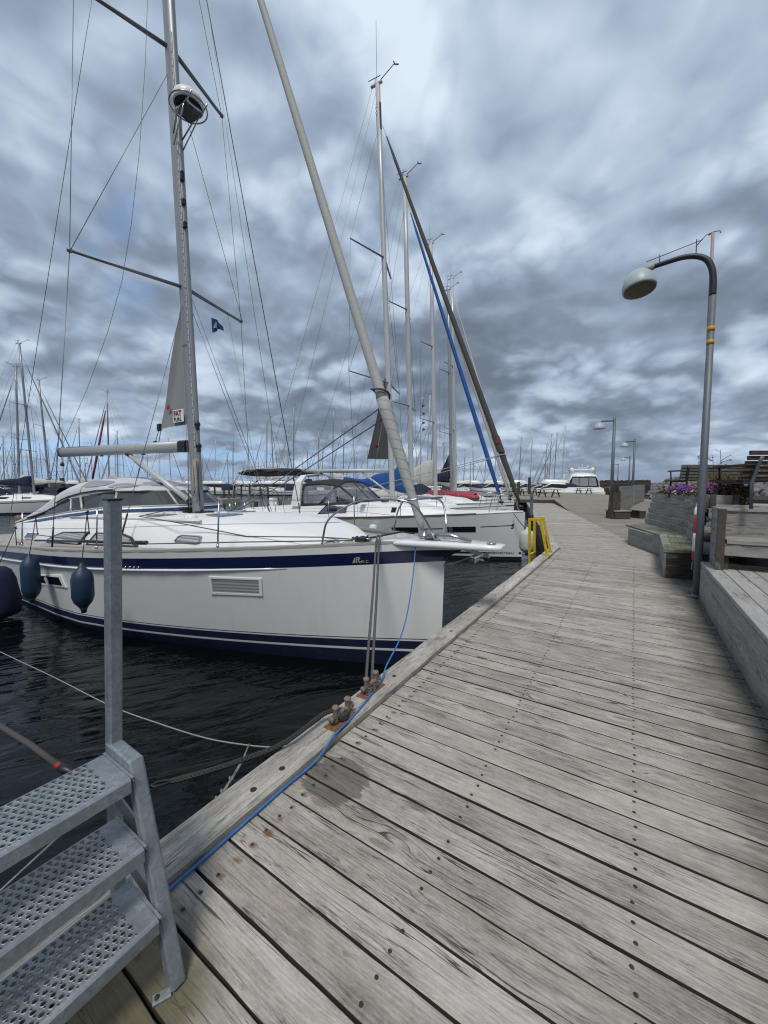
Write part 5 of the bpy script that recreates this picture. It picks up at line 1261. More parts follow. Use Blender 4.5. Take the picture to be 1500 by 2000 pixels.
# pulpit, stanchions and guard wires
def bendpipe(pts, r_, name, par=yt, mat='steel', sub=5):
    P = [Vector(p_) for p_ in pts]; Q = [P[0]]
    for i in range(1, len(P)-1):
        a = P[i].lerp(P[i-1], .35 if (P[i]-P[i-1]).length > .3 else .5); b_ = P[i].lerp(P[i+1], .35 if (P[i]-P[i+1]).length > .3 else .5)
        for k_ in range(sub+1): t_ = k_/sub; Q.append(a.lerp(P[i], t_).lerp(P[i].lerp(b_, t_), t_))
    Q.append(P[-1]); f = MB(); f.tube(Q, r_, 8); return f.build(name, M[mat], par)
for sd in (-1, 1):
    e_ = lambda s: hp(s, zs(s), sd, -.03)
    a0, a3 = e_(1.22), e_(.22)
    y1 = YC+sd*.55
    bendpipe([a0, a0+Vector((.08, 0, .34)), Vector((-2.72, YC+sd*.56, 1.33)), Vector((-2.10, YC+sd*.42, 1.335)), Vector((-1.98, YC+sd*.30, 1.14)), a3+Vector((.06, 0, .0))], .0125, 'pulpit')
bendpipe([Vector((-2.25, YC-.44, 1.315)), Vector((-1.95, YC-.18, 1.35)), Vector((-1.95, YC+.18, 1.35)), Vector((-2.25, YC+.44, 1.315))], .0125, 'pulpit')
stp = []
for sd in (-1, 1):
    row = [Vector((-2.72, YC+sd*.56, 1.325))]; lo_ = [Vector((-2.95, YC+sd*.62, 1.05))]
    for s in (2.4, 4.35, 7.0, 9.6):
        b_ = hp(s, zs(s)+.03, sd, -.055); t__ = b_+Vector((.012, -sd*.03, .58)); f = MB(); f.tube([b_, t__], .0105, 8); f.tube([b_, b_+Vector((0, 0, .04))], .016, 8); f.build('stanchion', M['steel'], yt); row.append(t__); lo_.append(b_.lerp(t__, .5))
    wire('guard_wire', row, .0035); wire('guard_wire', lo_, .0035)
# preventer / spring line lying along the side deck
rp = [hp(.9, zs(.9)+.06, -1, -.12), Vector((-3.2, 3.5, .86)), Vector((-4.2, 3.2, .83)), Vector((-5.4, 2.9, .98)), Vector((-6.6, 3.0, 1.0)), mst(1.15)+Vector((-.3, -.3, -.1))]
wire('control_line', rp, .0075, 'rope_grey'); wire('control_line', [hp(.95, zs(.95)+.05, -1, -.13), Vector((-4.0, 2.98, .80)), Vector((-5.5, 2.6, .70)), Vector((-7.5, 2.46, .62)), Vector((-9.5, 2.5, .55))], .008, 'rope_grey')
wire('control_line', [Vector((-6.7, 3.9, 1.03)), Vector((-8.8, 3.3, .98))], .008, 'rope_black')
# halyard coils hung on the mast
f = MB(); random.seed(9)
for q in range(9):
    x0 = MX0+.10+random.uniform(-.03, .08); y0 = YC-.09+random.uniform(-.05, .05); z1 = 1.95+random.uniform(-.1, .1); z0 = 1.30+random.uniform(-.12, .1); w_ = random.uniform(.03, .06)
    f.tube([Vector((x0, y0, z1)), Vector((x0+w_*.6, y0, (z0+z1)/2)), Vector((x0+w_, y0-.02, z0+.05)), Vector((x0+w_*.5, y0-.02, z0)), Vector((x0, y0, z0+.05)), Vector((x0-w_*.3, y0, z1))], .009, 6)
f.build('halyard_coil', M['rope_white'], mast)
f = MB()
for q in range(6):
    x0 = MX0+.17+random.uniform(-.02, .05); y0 = YC-.06; f.tube([Vector((x0, y0, 1.4)), Vector((x0+.05, y0, 1.15)), Vector((x0+.03, y0, 1.02)), Vector((x0-.01, y0, 1.1)), Vector((x0-.01, y0, 1.4))], .010, 6)
f.build('halyard_coil', M['rope_blue'], mast)
wire('halyard', [mst(3.4)+Vector((-.05, -.10, 0)), mst(1.05)+Vector((-.08, -.12, 0))], .005, 'rope_white', mast); wire('halyard', [BG+Vector((0, -.03, -.1)), mst(1.05)+Vector((-.12, -.12, 0))], .006, 'black')
f = MB(); f.box((-13.0, 3.2, .60), (.45, .28, .26), ch=.06); f.build('outboard_cover', M['canvas_brown'], yt)
# pennant at the starboard... far spreader
pn = empty('pennant', aty(413, 635, YC+.9), 'small navy triangular pennant with a white emblem flying under the far spreader', 'pennant')
o = pn.location; f = MB(); rg = []
for i in range(9):
    k_ = i/8; w_ = .15*(1-k_*.72); dr = -.17*k_*k_; rg.append([o+Vector((.42*k_, .05*math.sin(k_*6), dr+w_)), o+Vector((.42*k_, .05*math.sin(k_*6+.3), dr-w_))])
f.loft(rg); g = MB(); g.loft([[q+Vector((0, .004, 0)) for q in r_][::-1] for r_ in rg]); f.merge(g); f.build('cloth', M['flag_blue'], pn)
e = lambda x, y_: o+Vector((.05+x, .05*math.sin((.05+x)/.42*6)-.022, -.06+y_-.17*((.05+x)/.42)**2))
g = MB(); poly(g, [(0, 0), (.05, 0), (.06, .13)], e); poly(g, [(.07, 0), (.09, 0), (.11, .06), (.14, .06), (.16, 0), (.18, 0), (.15, .08), (.17, .12), (.10, .13)], e); g.build('emblem', M['letter_white'], pn)
# fenders
def fender(topc, L, r_, label, tie, mat='fender', prof=None):
    rt = empty('fender', topc, label, 'fender', 'fenders along the near yacht')
    f = MB(); c = Vector(topc); P = prof or [(0, -L-.02), (.018, -L-.01), (.03, -L+.02), (.05, -L+.05), (r_*.82, -L+.11), (r_, -L+.18), (r_, -.18), (r_*.85, -.10), (.045, -.04), (.03, -.01), (.018, .02), (0, .025)]
    f.lathe(c, P, 24); f.build('body', M[mat], rt)
    f = MB(); f.lathe(c-Vector((0, 0, L-.02)), [(0, -.05), (.028, -.045), (.032, -.01), (.05, .03)], 14); f.build('end_eye', M['black'], rt)
    f = MB(); f.tube([c, c.lerp(Vector(tie), .5)+Vector((.005, 0, -.01)), tie], .006, 6); k_ = Vector(tie); f.tube([k_+Vector((math.cos(a)*.018, math.sin(a)*.018, .004*a)) for a in [i*.6 for i in range(16)]], .008, 6)
    f.tube([k_, k_+Vector((.05, -.01, -.14)), k_+Vector((.07, -.01, -.28))], .007, 6); f.build('lanyard', M['rope_black'], rt)
for (u, v, u1, v1, u2, v2, lab) in ((57, 1084, 44, 1165, 70, 1010, 'blue cylindrical fender hanging beside the dark hull window, the left one of the pair'), (159, 1103, 158, 1190, 170, 1003, 'blue cylindrical fender hanging next to the galvanised handrail post')):
    yy = YC-2.12-.16; a = aty(u, v, yy); L = a.z-aty(u1, v1, yy).z; tie = aty(u2, v2, YC-2.03); fender(a, L, .118, lab, tie)
a = aty(-5, 1108, 1.80); fender(a, .80, .27, 'large navy cloth covered fender at the left edge of the picture', (a.x, 2.05, .75), 'fender_sock', [(0, -.86), (.12, -.85), (.24, -.80), (.27, -.72), (.265, -.5), (.22, -.2), (.17, -.06), (.1, 0), (0, .01)])
a = aty(755, 1045, 8.6)
# ------------------------------------------------------------------ the other yachts
def sail_hull(L, beam, fb0, fb1, fine=2.2, stern=.8):
    """half-beam at deck, at the water and sheer height, s metres behind the bow, z from the water"""
    h = beam/2
    def bdk(s): t_ = min(max(s, 0)/(L*.58), 1); return h*(1-(1-t_)**fine)*(1-(1-stern)*smooth(L*.6, L, s))
    def bwl(s): t_ = min(max(s-.05, 0)/(L*.56), 1); return h*.9*(1-(1-t_)**1.4)*(1-(1-stern*.85)*smooth(L*.6, L, s))
    def sh(s): k_ = s/L; return fb0+(fb1-fb0)*(1.35*k_-.35*k_*k_)
    return bdk, bwl, sh
def sailboat(name, spec, label=None, group=None, cat='sailing yacht'):
    """bow at the origin, bow towards +X, water at z = 0"""
    S = dict(L=10.5, beam=3.4, fb0=1.35, fb1=1.0, mast=14.0, mx=3.9, hull='gel', stripe='navy', foul='antifoul', deck='gel_deck', boom=4.0, cover='canvas_navy', hood='canvas_navy', jib='sail_cream', jr=.055, mastmat='alu', spr=2, lod=1, bulge=.25, wr=.006, rake=.03, cabin=.42, wheel=False, mr=.085, hoodh=.75)
    S.update(spec); L = S['L']; rt = empty(name, (0, 0, 0), label, cat, group)
    bdk, bwl, sh = sail_hull(L, S['beam'], S['fb0'], S['fb1'])
    def hb_(s, z): k_ = min(max(z/sh(s), 0), 1.05); return bwl(s)+(bdk(s)-bwl(s))*k_**.8
    def P_(s, z, sd=-1, o=0): rake_ = .05*(sh(0)-z) if s < .5 else 0; return Vector((-s-rake_*max(0, 1-s/.5), sd*(hb_(s, z)+o), z))
    rows_ = S.get('rows') or ([(lambda s: -.45, 2), (lambda s: .06, 2), (lambda s: .10, 1), (lambda s: .17, 0), (lambda s: sh(s)*.6, 0), (lambda s: sh(s)-.20, 1 if S['stripe'] else 0), (lambda s: sh(s)-.13, 0), (lambda s: sh(s), 0)])
    ss = [0, .06, .15, .3, .55, .9, 1.4, 2, 2.8, 3.6, 4.6, 5.8, 7, 8.4, L*.9, L] if S['lod'] else [0, .3, 1, 2.2, 4, 6, 8, L]
    ss = sorted(set(q for q in ss if q <= L))
    f = MB()
    for sd in (-1, 1):
        rg = [[P_(s, r(s), sd) for r, _ in rows_] for s in ss]
        if sd > 0: rg = rg[::-1]
        f.loft(rg, band=[m_ for _, m_ in rows_])
    tr = [P_(L, r(L), -1) for r, _ in rows_]+[P_(L, r(L), 1) for r, _ in rows_][::-1]; f.add(tr, [tuple(range(len(tr)))], 0)
    hull_ = f.build('hull', [M[S['hull']], M[S['stripe'] or S['hull']], M[S['foul']]], rt)
    f = MB(); f.loft([[Vector((-s, -(bdk(s)-.03)+2*(bdk(s)-.03)*j/6, sh(s)+.012+.06*(1-(2*j/6-1)**2)*min(1, s))) for j in range(7)] for s in ss]); 
    if S['lod']:
        for sd in (-1, 1): f.loft([[P_(s, sh(s), sd, .006), P_(s, sh(s), sd, .006)+Vector((0, 0, .045)), P_(s, sh(s), sd, -.05)+Vector((0, 0, .045)), P_(s, sh(s), sd, -.05)] for s in ss[1:]], closed=True, m=1)
    f.build('deck', [M[S['deck']], M[S.get('rail', 'alu_white')]], rt)
    # cabin trunk with windows
    mx = S['mx']; ch = S['cabin']
    cabs = [(mx*.48, .30, .02), (mx*.60, .62, ch*.55), (mx*.85, .85, ch*.95), (mx*1.2, .95, ch*1.05), (L*.60, 1.0, ch*1.1), (L*.64, 1.0, ch*1.0)]
    f = MB(); rg = []
    for s, w_, h_ in cabs:
        z0 = sh(s)+.0; w2 = min(w_*S['beam']/3.4, bdk(s)-.32); rg.append([Vector((-s, -w2, z0)), Vector((-s, -w2*.86, z0+h_*.88)), Vector((-s, -w2*.6, z0+h_+.02)), Vector((-s, 0, z0+h_+.06)), Vector((-s, w2*.6, z0+h_+.02)), Vector((-s, w2*.86, z0+h_*.88)), Vector((-s, w2, z0))])
    if ch and S.get('trunk', True): f.loft(rg, cap0=True, cap1=True, smooth=False); f.build('coachroof', M['gel_deck'], rt)
    if S.get('window', True):
        for sd in (-1, 1):
            f = MB(); P = []
            for s, a_ in ((mx*.95, .38), (mx*.92, .62), (L*.56, .80), (L*.59, .42)):
                for q, r_ in zip(cabs, cabs[1:]):
                    if q[0] <= s <= r_[0]:
                        k_ = (s-q[0])/(r_[0]-q[0]); w_ = (q[1]+(r_[1]-q[1])*k_)*S['beam']/3.4; h_ = q[2]+(r_[2]-q[2])*k_
                        w_ = min(w_, bdk(s)-.32); P.append(Vector((-s, sd*(w_*(1-.14*a_/.88)+.012), sh(s)+h_*a_)))
            f.add(P, [(0, 1, 2, 3)]); f.build('cabin_window', M['glass_dark'], rt)
    # sprayhood
    if S['hood']:
        s0 = L*.60; hw = S['beam']*.30; zb = sh(s0)+ch*1.0; hh = S['hoodh']; f = MB(); rg = []
        for ds, kz_, kw in ((-.35, .12, .95), (-.05, .62, .98), (.35, .97, 1), (.9, 1, 1.02), (1.35, .93, 1.04)):
            rg.append([Vector((-s0-ds, -math.cos(math.pi*j/12)*hw*kw, zb+(hh*kz_)*(math.sin(math.pi*j/12)**.5 if 0 < j < 12 else 0)-(ch*.7 if (j in (0, 12) and ds > 0) else 0))) for j in range(13)])
        f.loft(rg)
        f.build('sprayhood', M[S['hood']], rt)
    # spars
    mz0 = sh(mx)+ch*1.02; mt = S['mast']; rk = S['rake']
    def ms(z): return Vector((-mx-(z-mz0)*rk, 0, z))
    f = MB(); n_ = 14 if S['lod'] else 6; mr = S['mr']
    f.loft([[ms(z)+Vector((math.cos(2*math.pi*j/n_)*mr*(1 if z < mt*.8 else .85), math.sin(2*math.pi*j/n_)*mr*.68, 0)) for j in range(n_)] for z in (mz0-.05, mt*.4, mt*.8, mt)], closed=True, cap1=True)
    f.box(ms(mt)+Vector((-.05, 0, .03)), (.42, .09, .05), ch=.01, m=0); mast_ = f.build('mast', M[S['mastmat']], rt)
    f = MB(); tp = ms(mt); f.tube([tp+Vector((.1, 0, .04)), tp+Vector((.12, 0, .10)), tp+Vector((.62, 0, .34))], .012+S['wr']*.3, 5); f.tube([tp+Vector((.62, -.06, .36)), tp+Vector((.62, .02, .34)), tp+Vector((.72, .1, .36))], .02, 5)
    f.tube([tp+Vector((-.1, 0, 0)), tp+Vector((-.1, 0, .25))], .012, 5); f.tube([tp+Vector((-.36, 0, .26)), tp+Vector((.1, 0, .24))], .012, 5); f.tube([tp+Vector((-.05, .03, 0)), tp+Vector((-.08, .03, S.get('aerial', .9)))], .007, 4); f.build('wind_vane', M['black'], mast_)
    zsps = [mz0+(mt-mz0)*q for q in ((.30, .60) if S['spr'] == 2 else (.44,))]
    tips = {-1: [], 1: []}
    for zi, z in enumerate(zsps):
        for sd in (-1, 1):
            h_ = (S.get('sph') or (S['beam']*.40, S['beam']*.34))[zi]; b_ = ms(z)+Vector((-S.get('sweep', .35), sd*h_, .04)); f = MB(); f.tube([ms(z)+Vector((0, sd*.05, 0)), b_], [.04, .03], 8 if S['lod'] else 5, sq=(1, .6)); f.build('spreader', M['alu_dark'], mast_); tips[sd].append(b_)
    wr = S['wr']; fhz = mz0+(mt-mz0)*S.get('frac', .92)
    def w2_(nm, pts, r_=wr, mat='wire'): g = MB(); g.tube(pts, r_, 5 if S['lod'] else 4); g.build(nm, M[mat], rt)
    for sd in (-1, 1):
        c_ = Vector((-mx-.35, sd*(bdk(mx)-.12), sh(mx)))
        w2_('shroud', [c_]+tips[sd]+[ms(fhz)]); 
        if S['lod']: w2_('shroud', [c_+Vector((.3, 0, 0)), ms(zsps[0]-.1)])
        if S['lod'] and len(zsps) > 1: w2_('shroud', [tips[sd][0], ms(zsps[1]-.1)])
    w2_('backstay', [ms(mt)+Vector((-.2, 0, 0)), Vector((-L+.1, 0, sh(L)+.05))])
    if S['boom']:
        bz = mz0+S.get('bz', .95); f = MB(); f.tube([ms(bz)+Vector((-.1, 0, 0)), ms(bz)+Vector((-S['boom'], S.get('by', 0), .06))], .075, 10 if S['lod'] else 6); f.build('boom', M['alu_white'], rt)
        w2_('topping_lift', [ms(mt), ms(bz)+Vector((-S['boom'], S.get('by', 0), .06))], wr*.8)
        if S['cover']:
            f = MB(); rg = []; nn_ = 9
            for i in range(nn_):
                k_ = i/(nn_-1); c_ = ms(bz)+Vector((-.12-(S['boom']-.2)*k_, S.get('by', 0)*k_, .06*k_)); up1 = (S.get('stack', .55)*(1-k_)**1.6+.16)*(1+.12*math.sin(i*2.1)); wd = .16*(1-.5*k_)
                rg.append([c_+Vector((0, math.cos(a)*wd, math.sin(a)*up1*(1 if math.sin(a) > 0 else .35)+.02)) for a in [2*math.pi*j/12 for j in range(12)]])
            f.loft(rg, closed=True, cap0=True, cap1=True); f.build('sail_cover', M[S['cover']], rt)
    if S['jib']:
        a_ = Vector((-S.get('jx', .22), 0, sh(0)+.22)); b_ = ms(fhz)+Vector((.12, 0, 0)); f = MB(); jr = S['jr']; kk = [.005, .03, .12, .3, .6, .9, .965]; rr2 = [jr*.4, jr*.9, jr*1.15, jr*1.1, jr*.9, jr*.6, jr*.3]
        f.tube([a_.lerp(b_, k_) for k_ in kk], rr2, 10 if S['lod'] else 5); f.build('furled_headsail', M[S['jib']], rt); w2_('forestay', [a_.lerp(b_, .96), b_], wr*1.2)
        if S['lod']:
            f = MB(); f.lathe(a_-Vector((0, 0, .12)), [(.07, 0), (.10, .03), (.10, .08), (.05, .10)], 12); f.build('furling_drum', M['black'], rt)
    # pulpit, stanchions, wires
    pr = .0135 if S['lod'] else .022
    for sd in (-1, 1):
        e_ = lambda s: P_(s, sh(s), sd, -.06)
        f = MB(); f.tube([e_(.95), e_(.85)+Vector((0, 0, .52)), e_(.32)+Vector((0, 0, .56)), e_(.2)+Vector((.03, 0, .04))], pr, 6); f.build('pulpit', M['steel'], rt)
        row = [e_(.85)+Vector((0, 0, .52))]; n2 = 4 if S['lod'] else 3
        for i in range(n2):
            s = .95+(L-1.6)*(i+1)/n2; b_ = P_(s, sh(s), sd, -.07); row.append(b_+Vector((0, 0, .58))); g = MB(); g.tube([b_, row[-1]], pr*.9, 5); g.build('stanchion', M['steel'], rt)
        w2_('guard_wire', row, .004 if S['lod'] else .008)
        if S['lod']: w2_('guard_wire', [q-Vector((0, 0, .27)) for q in row], .004)
        f = MB(); f.tube([P_(L-1.2, sh(L), sd, -.08), P_(L-1.2, sh(L), sd, -.08)+Vector((0, 0, .6)), P_(L-.15, sh(L), sd, -.12)+Vector((0, 0, .6)), P_(L-.15, sh(L), sd, -.15)], pr, 6); f.build('pushpit', M['steel'], rt)
    return rt, dict(P=P_, sh=sh, bdk=bdk, ms=ms, hull=hull_, mz0=mz0, tips=tips, w=w2_, mast=mast_)
def put(rt, bow, ang):
    """place a finished boat: bow position, heading of its bow-to-stern axis off -X (degrees, stern towards the camera is positive)"""
    rt.location = (bow[0], bow[1], WZ); rt.rotation_euler = (0, 0, R(ang)); return rt
# second yacht: pale grey hull, dark hood, arch
kk = dict(L=11.2, beam=3.95, fb0=1.44, fb1=.98, mast=15.45, mx=4.4, hull='gel_grey', stripe=None, foul='stripe_white', cover=None, hood=None, boom=4.85, jib='sail_brown', jr=.076, mastmat='alu_white', sph=(1.75, 1.36), sweep=.45, cabin=.33, bz=1.18, frac=.905, rail='gel_deck', mr=.10, rake=.042, window=False, trunk=False, jx=.15, aerial=2.0)
kk['rows'] = [(lambda s: -.45, 1), (lambda s: .05, 1), (lambda s: .105, 1), (lambda s: .125, 2), (lambda s: .15, 0), (lambda s: .5, 0), (lambda s: 1.0-.04*s, 0), (lambda s: 1.44+(.98-1.44)*(1.35*s/11.2-.35*(s/11.2)**2), 0)]
kk['stripe'] = 'blackfoul'; kk['rows'] = [(a_, (1, 1, 1, 2, 0, 0, 0, 0)[i]) for i, (a_, b_) in enumerate(kk['rows'])]
kk['rows'][2] = (kk['rows'][2][0], 2)
y2, q2 = sailboat('sailing_yacht', kk, 'pale grey yacht with dark grey hood and white arch, just behind the near yacht', 'yachts moored along the pier')
P2, sh2 = q2['P'], q2['sh']
def strip2(sa, sb, zf, h_, mat, nm, o=.004, sides=(-1, 1), n=20):
    for sd in sides:
        f = MB(); f.loft([[P2(sa+(sb-sa)*i/n, zf(sa+(sb-sa)*i/n), sd, o), P2(sa+(sb-sa)*i/n, zf(sa+(sb-sa)*i/n)+h_, sd, o)] for i in range(n+1)][::(1 if sd < 0 else -1)]); f.build(nm, M[mat], y2)
strip2(1.25, 11, lambda s: sh2(s)-.005, .05, 'teak_brown', 'teak_capping', .008)
strip2(.28, 1.15, lambda s: sh2(s)-.385, .022, 'letter_black', 'hull_line'); strip2(2.15, 2.7, lambda s: sh2(s)-.39, .022, 'letter_black', 'hull_line'); strip2(3.75, 10.5, lambda s: sh2(s)-.39, .022, 'letter_black', 'hull_line')
strip2(.02, .105, lambda s: .185, .06, 'letter_black', 'name_bar', sides=(-1,)); strip2(.90, 2.2, lambda s: .18, .06, 'letter_black', 'name_bar', sides=(-1,))
tx = text_mb('BENETEAU', .095, lambda x, y_: P2(.84-x*1.2, .185+y_, -1, .006), 0, .001, 1.1); tx.build('lettering', M['letter_black'], q2['hull'])
em = MB(); e = lambda x, y_: P2(.36-x, sh2(.3)-.47+y_, -1, .006)
text_mb('S', .20, lambda x, y_: e(x*.9+y_*.15, y_), 0, .006).build('emblem', M['letter_black'], q2['hull'])
for (sa, sb, z1, z0) in ((2.03, 1.27, .995, .83), (3.62, 2.84, .95, .79), (6.6, 5.9, .82, .66)):
    f = MB(); f.add([P2(sa, z0, -1, .012), P2(sb, z0+.02, -1, .012), P2(sb, z1+.02, -1, .012), P2(sa, z1, -1, .012)], [(0, 1, 2, 3)]); h_ = f.build('hull_window', M['glass_dark'], y2)
    f = MB(); f.add([P2(sa-.04, z0+.01, -1, .016), P2(sa-.16, z0+.01, -1, .016), P2(sa-.12, z1, -1, .016), P2(sa-.04, z1, -1, .016)], [(0, 1, 2, 3)]); f.build('curtain', M['glass_purple'], h_)
# long saloon window, hood, arch, wheels
f = MB(); zc = lambda s: sh2(s)+.02
cab2 = [(2.0, .35, .04), (3.0, .85, .22), (3.6, 1.08, .34), (4.6, 1.18, .42), (6.9, 1.24, .46), (7.6, 1.26, .44), (9.2, 1.3, .36), (10.6, 1.25, .30)]
rg = []
for s, w_, h_ in cab2: rg.append([Vector((-s, -w_, zc(s))), Vector((-s, -w_*.90, zc(s)+h_*.85)), Vector((-s, -w_*.7, zc(s)+h_)), Vector((-s, w_*.7, zc(s)+h_)), Vector((-s, w_*.90, zc(s)+h_*.85)), Vector((-s, w_, zc(s)))])
f.loft(rg, cap0=True, cap1=True, smooth=False); f.build('coachroof', M['gel_deck'], y2)
def c2(s, a_):
    for q, r_ in zip(cab2, cab2[1:]):
        if q[0] <= s <= r_[0]: k_ = (s-q[0])/(r_[0]-q[0]); w_ = q[1]+(r_[1]-q[1])*k_; h_ = q[2]+(r_[2]-q[2])*k_
    return Vector((-s, -(w_*(1-.10*a_/.85)+.012), zc(s)+h_*a_))
f = MB(); f.add([c2(6.75, .16), c2(3.75, .28), c2(3.72, .72), c2(6.45, .82)], [(0, 1, 2, 3)]); sw = f.build('saloon_window', M['glass_dark'], y2)
o_ = Vector((0, -.006, 0))
f = MB(); f.add([c2(6.66, .22)+o_, c2(5.55, .24)+o_, c2(5.55, .72)+o_, c2(6.42, .76)+o_], [(0, 1, 2, 3)]); f.build('curtain', M['glass_purple'], sw)
f = MB(); f.add([c2(6.35, .32)+o_*2, c2(5.95, .33)+o_*2, c2(5.95, .62)+o_*2, c2(6.35, .64)+o_*2], [(0, 1, 2, 3)]); f.build('opening_port', M['glass_dark'], sw)
hz = lambda s: zc(s)+.44
def hs_(s, top, w_, j): 
    a = math.pi*j/16; return Vector((-s, -math.copysign(abs(math.cos(a))**.55, math.cos(a))*w_*1.06, hz(s)-.05+top*(math.sin(a)**.62 if 0 < j < 16 else 0)))
HK = [(5.25, .03, .95), (6.15, .86, 1.0), (6.8, .93, 1.01), (7.55, .90, 1.03)]
f = MB(); f.loft([[hs_(s, t_, w_, j) for j in range(4, 13)] for s, t_, w_ in ((6.05, .80, .99),)+tuple(HK[1:])]); hd = f.build('sprayhood', M['canvas_dark'], y2)
f = MB(); f.loft([[hs_(5.25, .03, .95, j) for j in range(1, 16)], [hs_(6.05, .79, .985, j) for j in range(1, 16)]]); f.build('front_window', M['vinyl'], hd)
for jj in (range(0, 5), range(12, 17)):
    f = MB(); f.loft([[hs_(s, t_, w_, j) for j in jj] for s, t_, w_ in ((6.05, .79, .985), (6.8, .92, 1.005), (7.5, .89, 1.025))]); f.build('side_window', M['vinyl'], hd)
f = MB()
for jj in (4, 12):
    f.tube([hs_(5.25, .03, .95, 4 if jj == 4 else 12)+Vector((0, 0, -.0)), hs_(6.05, .80, .99, jj), hs_(6.8, .93, 1.01, jj), hs_(7.55, .90, 1.03, jj)], .04, 6)
    e0_ = 0 if jj == 4 else 16
    f.tube([hs_(7.55, .9, 1.03, e0_), hs_(7.55, .9, 1.03, jj)], .06, 6); f.tube([hs_(6.75, .9, 1.01, e0_), hs_(6.1, .82, .99, jj)], .065, 6); f.tube([hs_(5.25, .03, .95, e0_)+Vector((0, 0, .04)), hs_(6.4, .03, .99, e0_)+Vector((0, 0, .0)), hs_(7.55, .03, 1.03, e0_)], .075, 6)
f.tube([hs_(6.05, .80, .99, j) for j in range(4, 13)], .035, 6); f.tube([hs_(5.25, .03, .95, 8), hs_(6.05, .8, .99, 8)], .02, 5); f.tube([hs_(5.25, .05, .95, j) for j in range(1, 16)], .04, 6)
f.build('hood_frame', M['canvas_dark'], hd)
f = MB(); AR = [(-1.24, .0), (-1.20, .5), (-1.12, .95), (-.85, 1.22), (0, 1.30), (.85, 1.22), (1.12, .95), (1.2, .5), (1.24, 0)]
f.loft([[Vector((-7.55-.0*z, y_, zc(7.6)+.35+z*.93)), Vector((-7.95+.12*z, y_, zc(7.6)+.35+z*.93)), Vector((-7.95+.12*z, y_*.93, zc(7.6)+.35+z*.90)), Vector((-7.55, y_*.93, zc(7.6)+.35+z*.90))] for y_, z in AR], closed=True, smooth=False); f.build('targa_arch', M['gel_deck'], y2)
for sd in (-1, 1):
    f = MB(); f.tube([Vector((-9.35+.12*math.cos(a)*0, sd*.85+.42*math.cos(a), zc(9)+.62+.42*math.sin(a))) for a in [i*math.pi/12 for i in range(24)]], .014, 6, closed=True)
    for i in range(3): a = i*math.pi/3; f.tube([Vector((-9.35, sd*.85+.42*math.cos(a), zc(9)+.62+.42*math.sin(a))), Vector((-9.35, sd*.85-.42*math.cos(a), zc(9)+.62-.42*math.sin(a)))], .007, 5)
    f.build('steering_wheel', M['black'], y2)
    f = MB(); f.box((-9.22, sd*.85, zc(9)+.32), (.2, .24, .7), ch=.04); f.build('pedestal', M['gel_deck'], y2)
f = MB()
random.seed(21)
f.loft([[Vector((-8.35-.26*i, math.cos(a)*1.3, zc(9)+1.62+.12*math.sin(a)+.05*math.sin(i*1.7)+.10*math.sin(math.pi*i/9))) for a in [2*math.pi*j/10 for j in range(10)]] for i in range(10)], closed=True, cap0=True, cap1=True); bm_ = f.build('folded_bimini', M['canvas_dark'], y2)
f = MB()
for sd in (-1, 1):
    f.tube([Vector((-9.6, sd*1.45, zc(9.6)+.2)), Vector((-10.3, sd*1.45, zc(9)+1.5)), Vector((-10.0, sd*1.40, zc(9)+1.78)), Vector((-8.3, sd*1.35, zc(8)+1.75))], .018, 6)
    f.tube([Vector((-10.9, sd*1.45, zc(10.6)+.1)), Vector((-10.7, sd*1.45, zc(9)+1.3)), Vector((-10.1, sd*1.4, zc(9)+1.85)), Vector((-9.2, sd*1.3, zc(9)+1.9))], .018, 6)
f.build('bimini_frame', M['alu_white'], y2)
ms2 = q2['ms']; bz2 = q2['mz0']+1.18
f = MB(); rgl = []
for i in range(9):
    k_ = i/8; a = ms2(3.13+2.75*k_)+Vector((-.10, 0, 0)); b_ = Vector((-5.42, .0, 3.17)).lerp(ms2(5.95)+Vector((-.12, 0, 0)), k_); rgl.append([a.lerp(b_, j/4)+Vector((0, .02*math.sin(j+i), 0)) for j in range(5)])
f.loft(rgl); g = MB(); g.loft([[q+Vector((0, .006, 0)) for q in r_][::-1] for r_ in rgl]); f.merge(g); f.build('mainsail_clew', M['sail_dark'], y2)
def crown(par, e, mat='letter_red'): g = MB(); poly(g, [(.03, .0), (.17, .0), (.20, .17), (.145, .09), (.10, .22), (.055, .09), (0, .17)], e); g.build('crown_emblem', M[mat], par)
crown(y2, lambda x, y_: Vector((-5.10+x*.7, -.05, 3.62+y_*.65)))
q2['w']('boom_vang', [ms2(1.95)+Vector((-.1, 0, 0)), ms2(bz2)+Vector((-1.2, 0, -.06))], .04, 'alu_white'); q2['w']('mainsheet', [ms2(bz2)+Vector((-3.4, 0, 0)), Vector((-7.75, 0, zc(7.7)+1.55))], .012, 'rope_black')
f = MB(); z_ = 14.55
f.loft([[ms2(z)+Vector((math.cos(2*math.pi*j/14)*.093, math.sin(2*math.pi*j/14)*.066, 0)) for j in range(14)] for z in (14.0, 14.85)], closed=True); mbn = f.build('mast_band', M['letter_black'], q2['mast'])
text_mb('S', .34, lambda x, y_: ms2(14.50+y_)+Vector((-.10+x*.8, -.072, 0)), 0, .006).build('emblem', M['letter_white'], mbn)
jd = (ms2(q2['mz0']+(15.45-q2['mz0'])*.905)+Vector((.12, 0, 0)))-Vector((-.15, 0, sh2(0)+.22))
jp = lambda k_, o: Vector((-.15, 0, sh2(0)+.22))+jd*k_+Vector(o)
crown(y2, lambda x, y_: jp(.145, (0, 0, 0))+Vector((-.06+x*.7, -.125, y_*.7)))
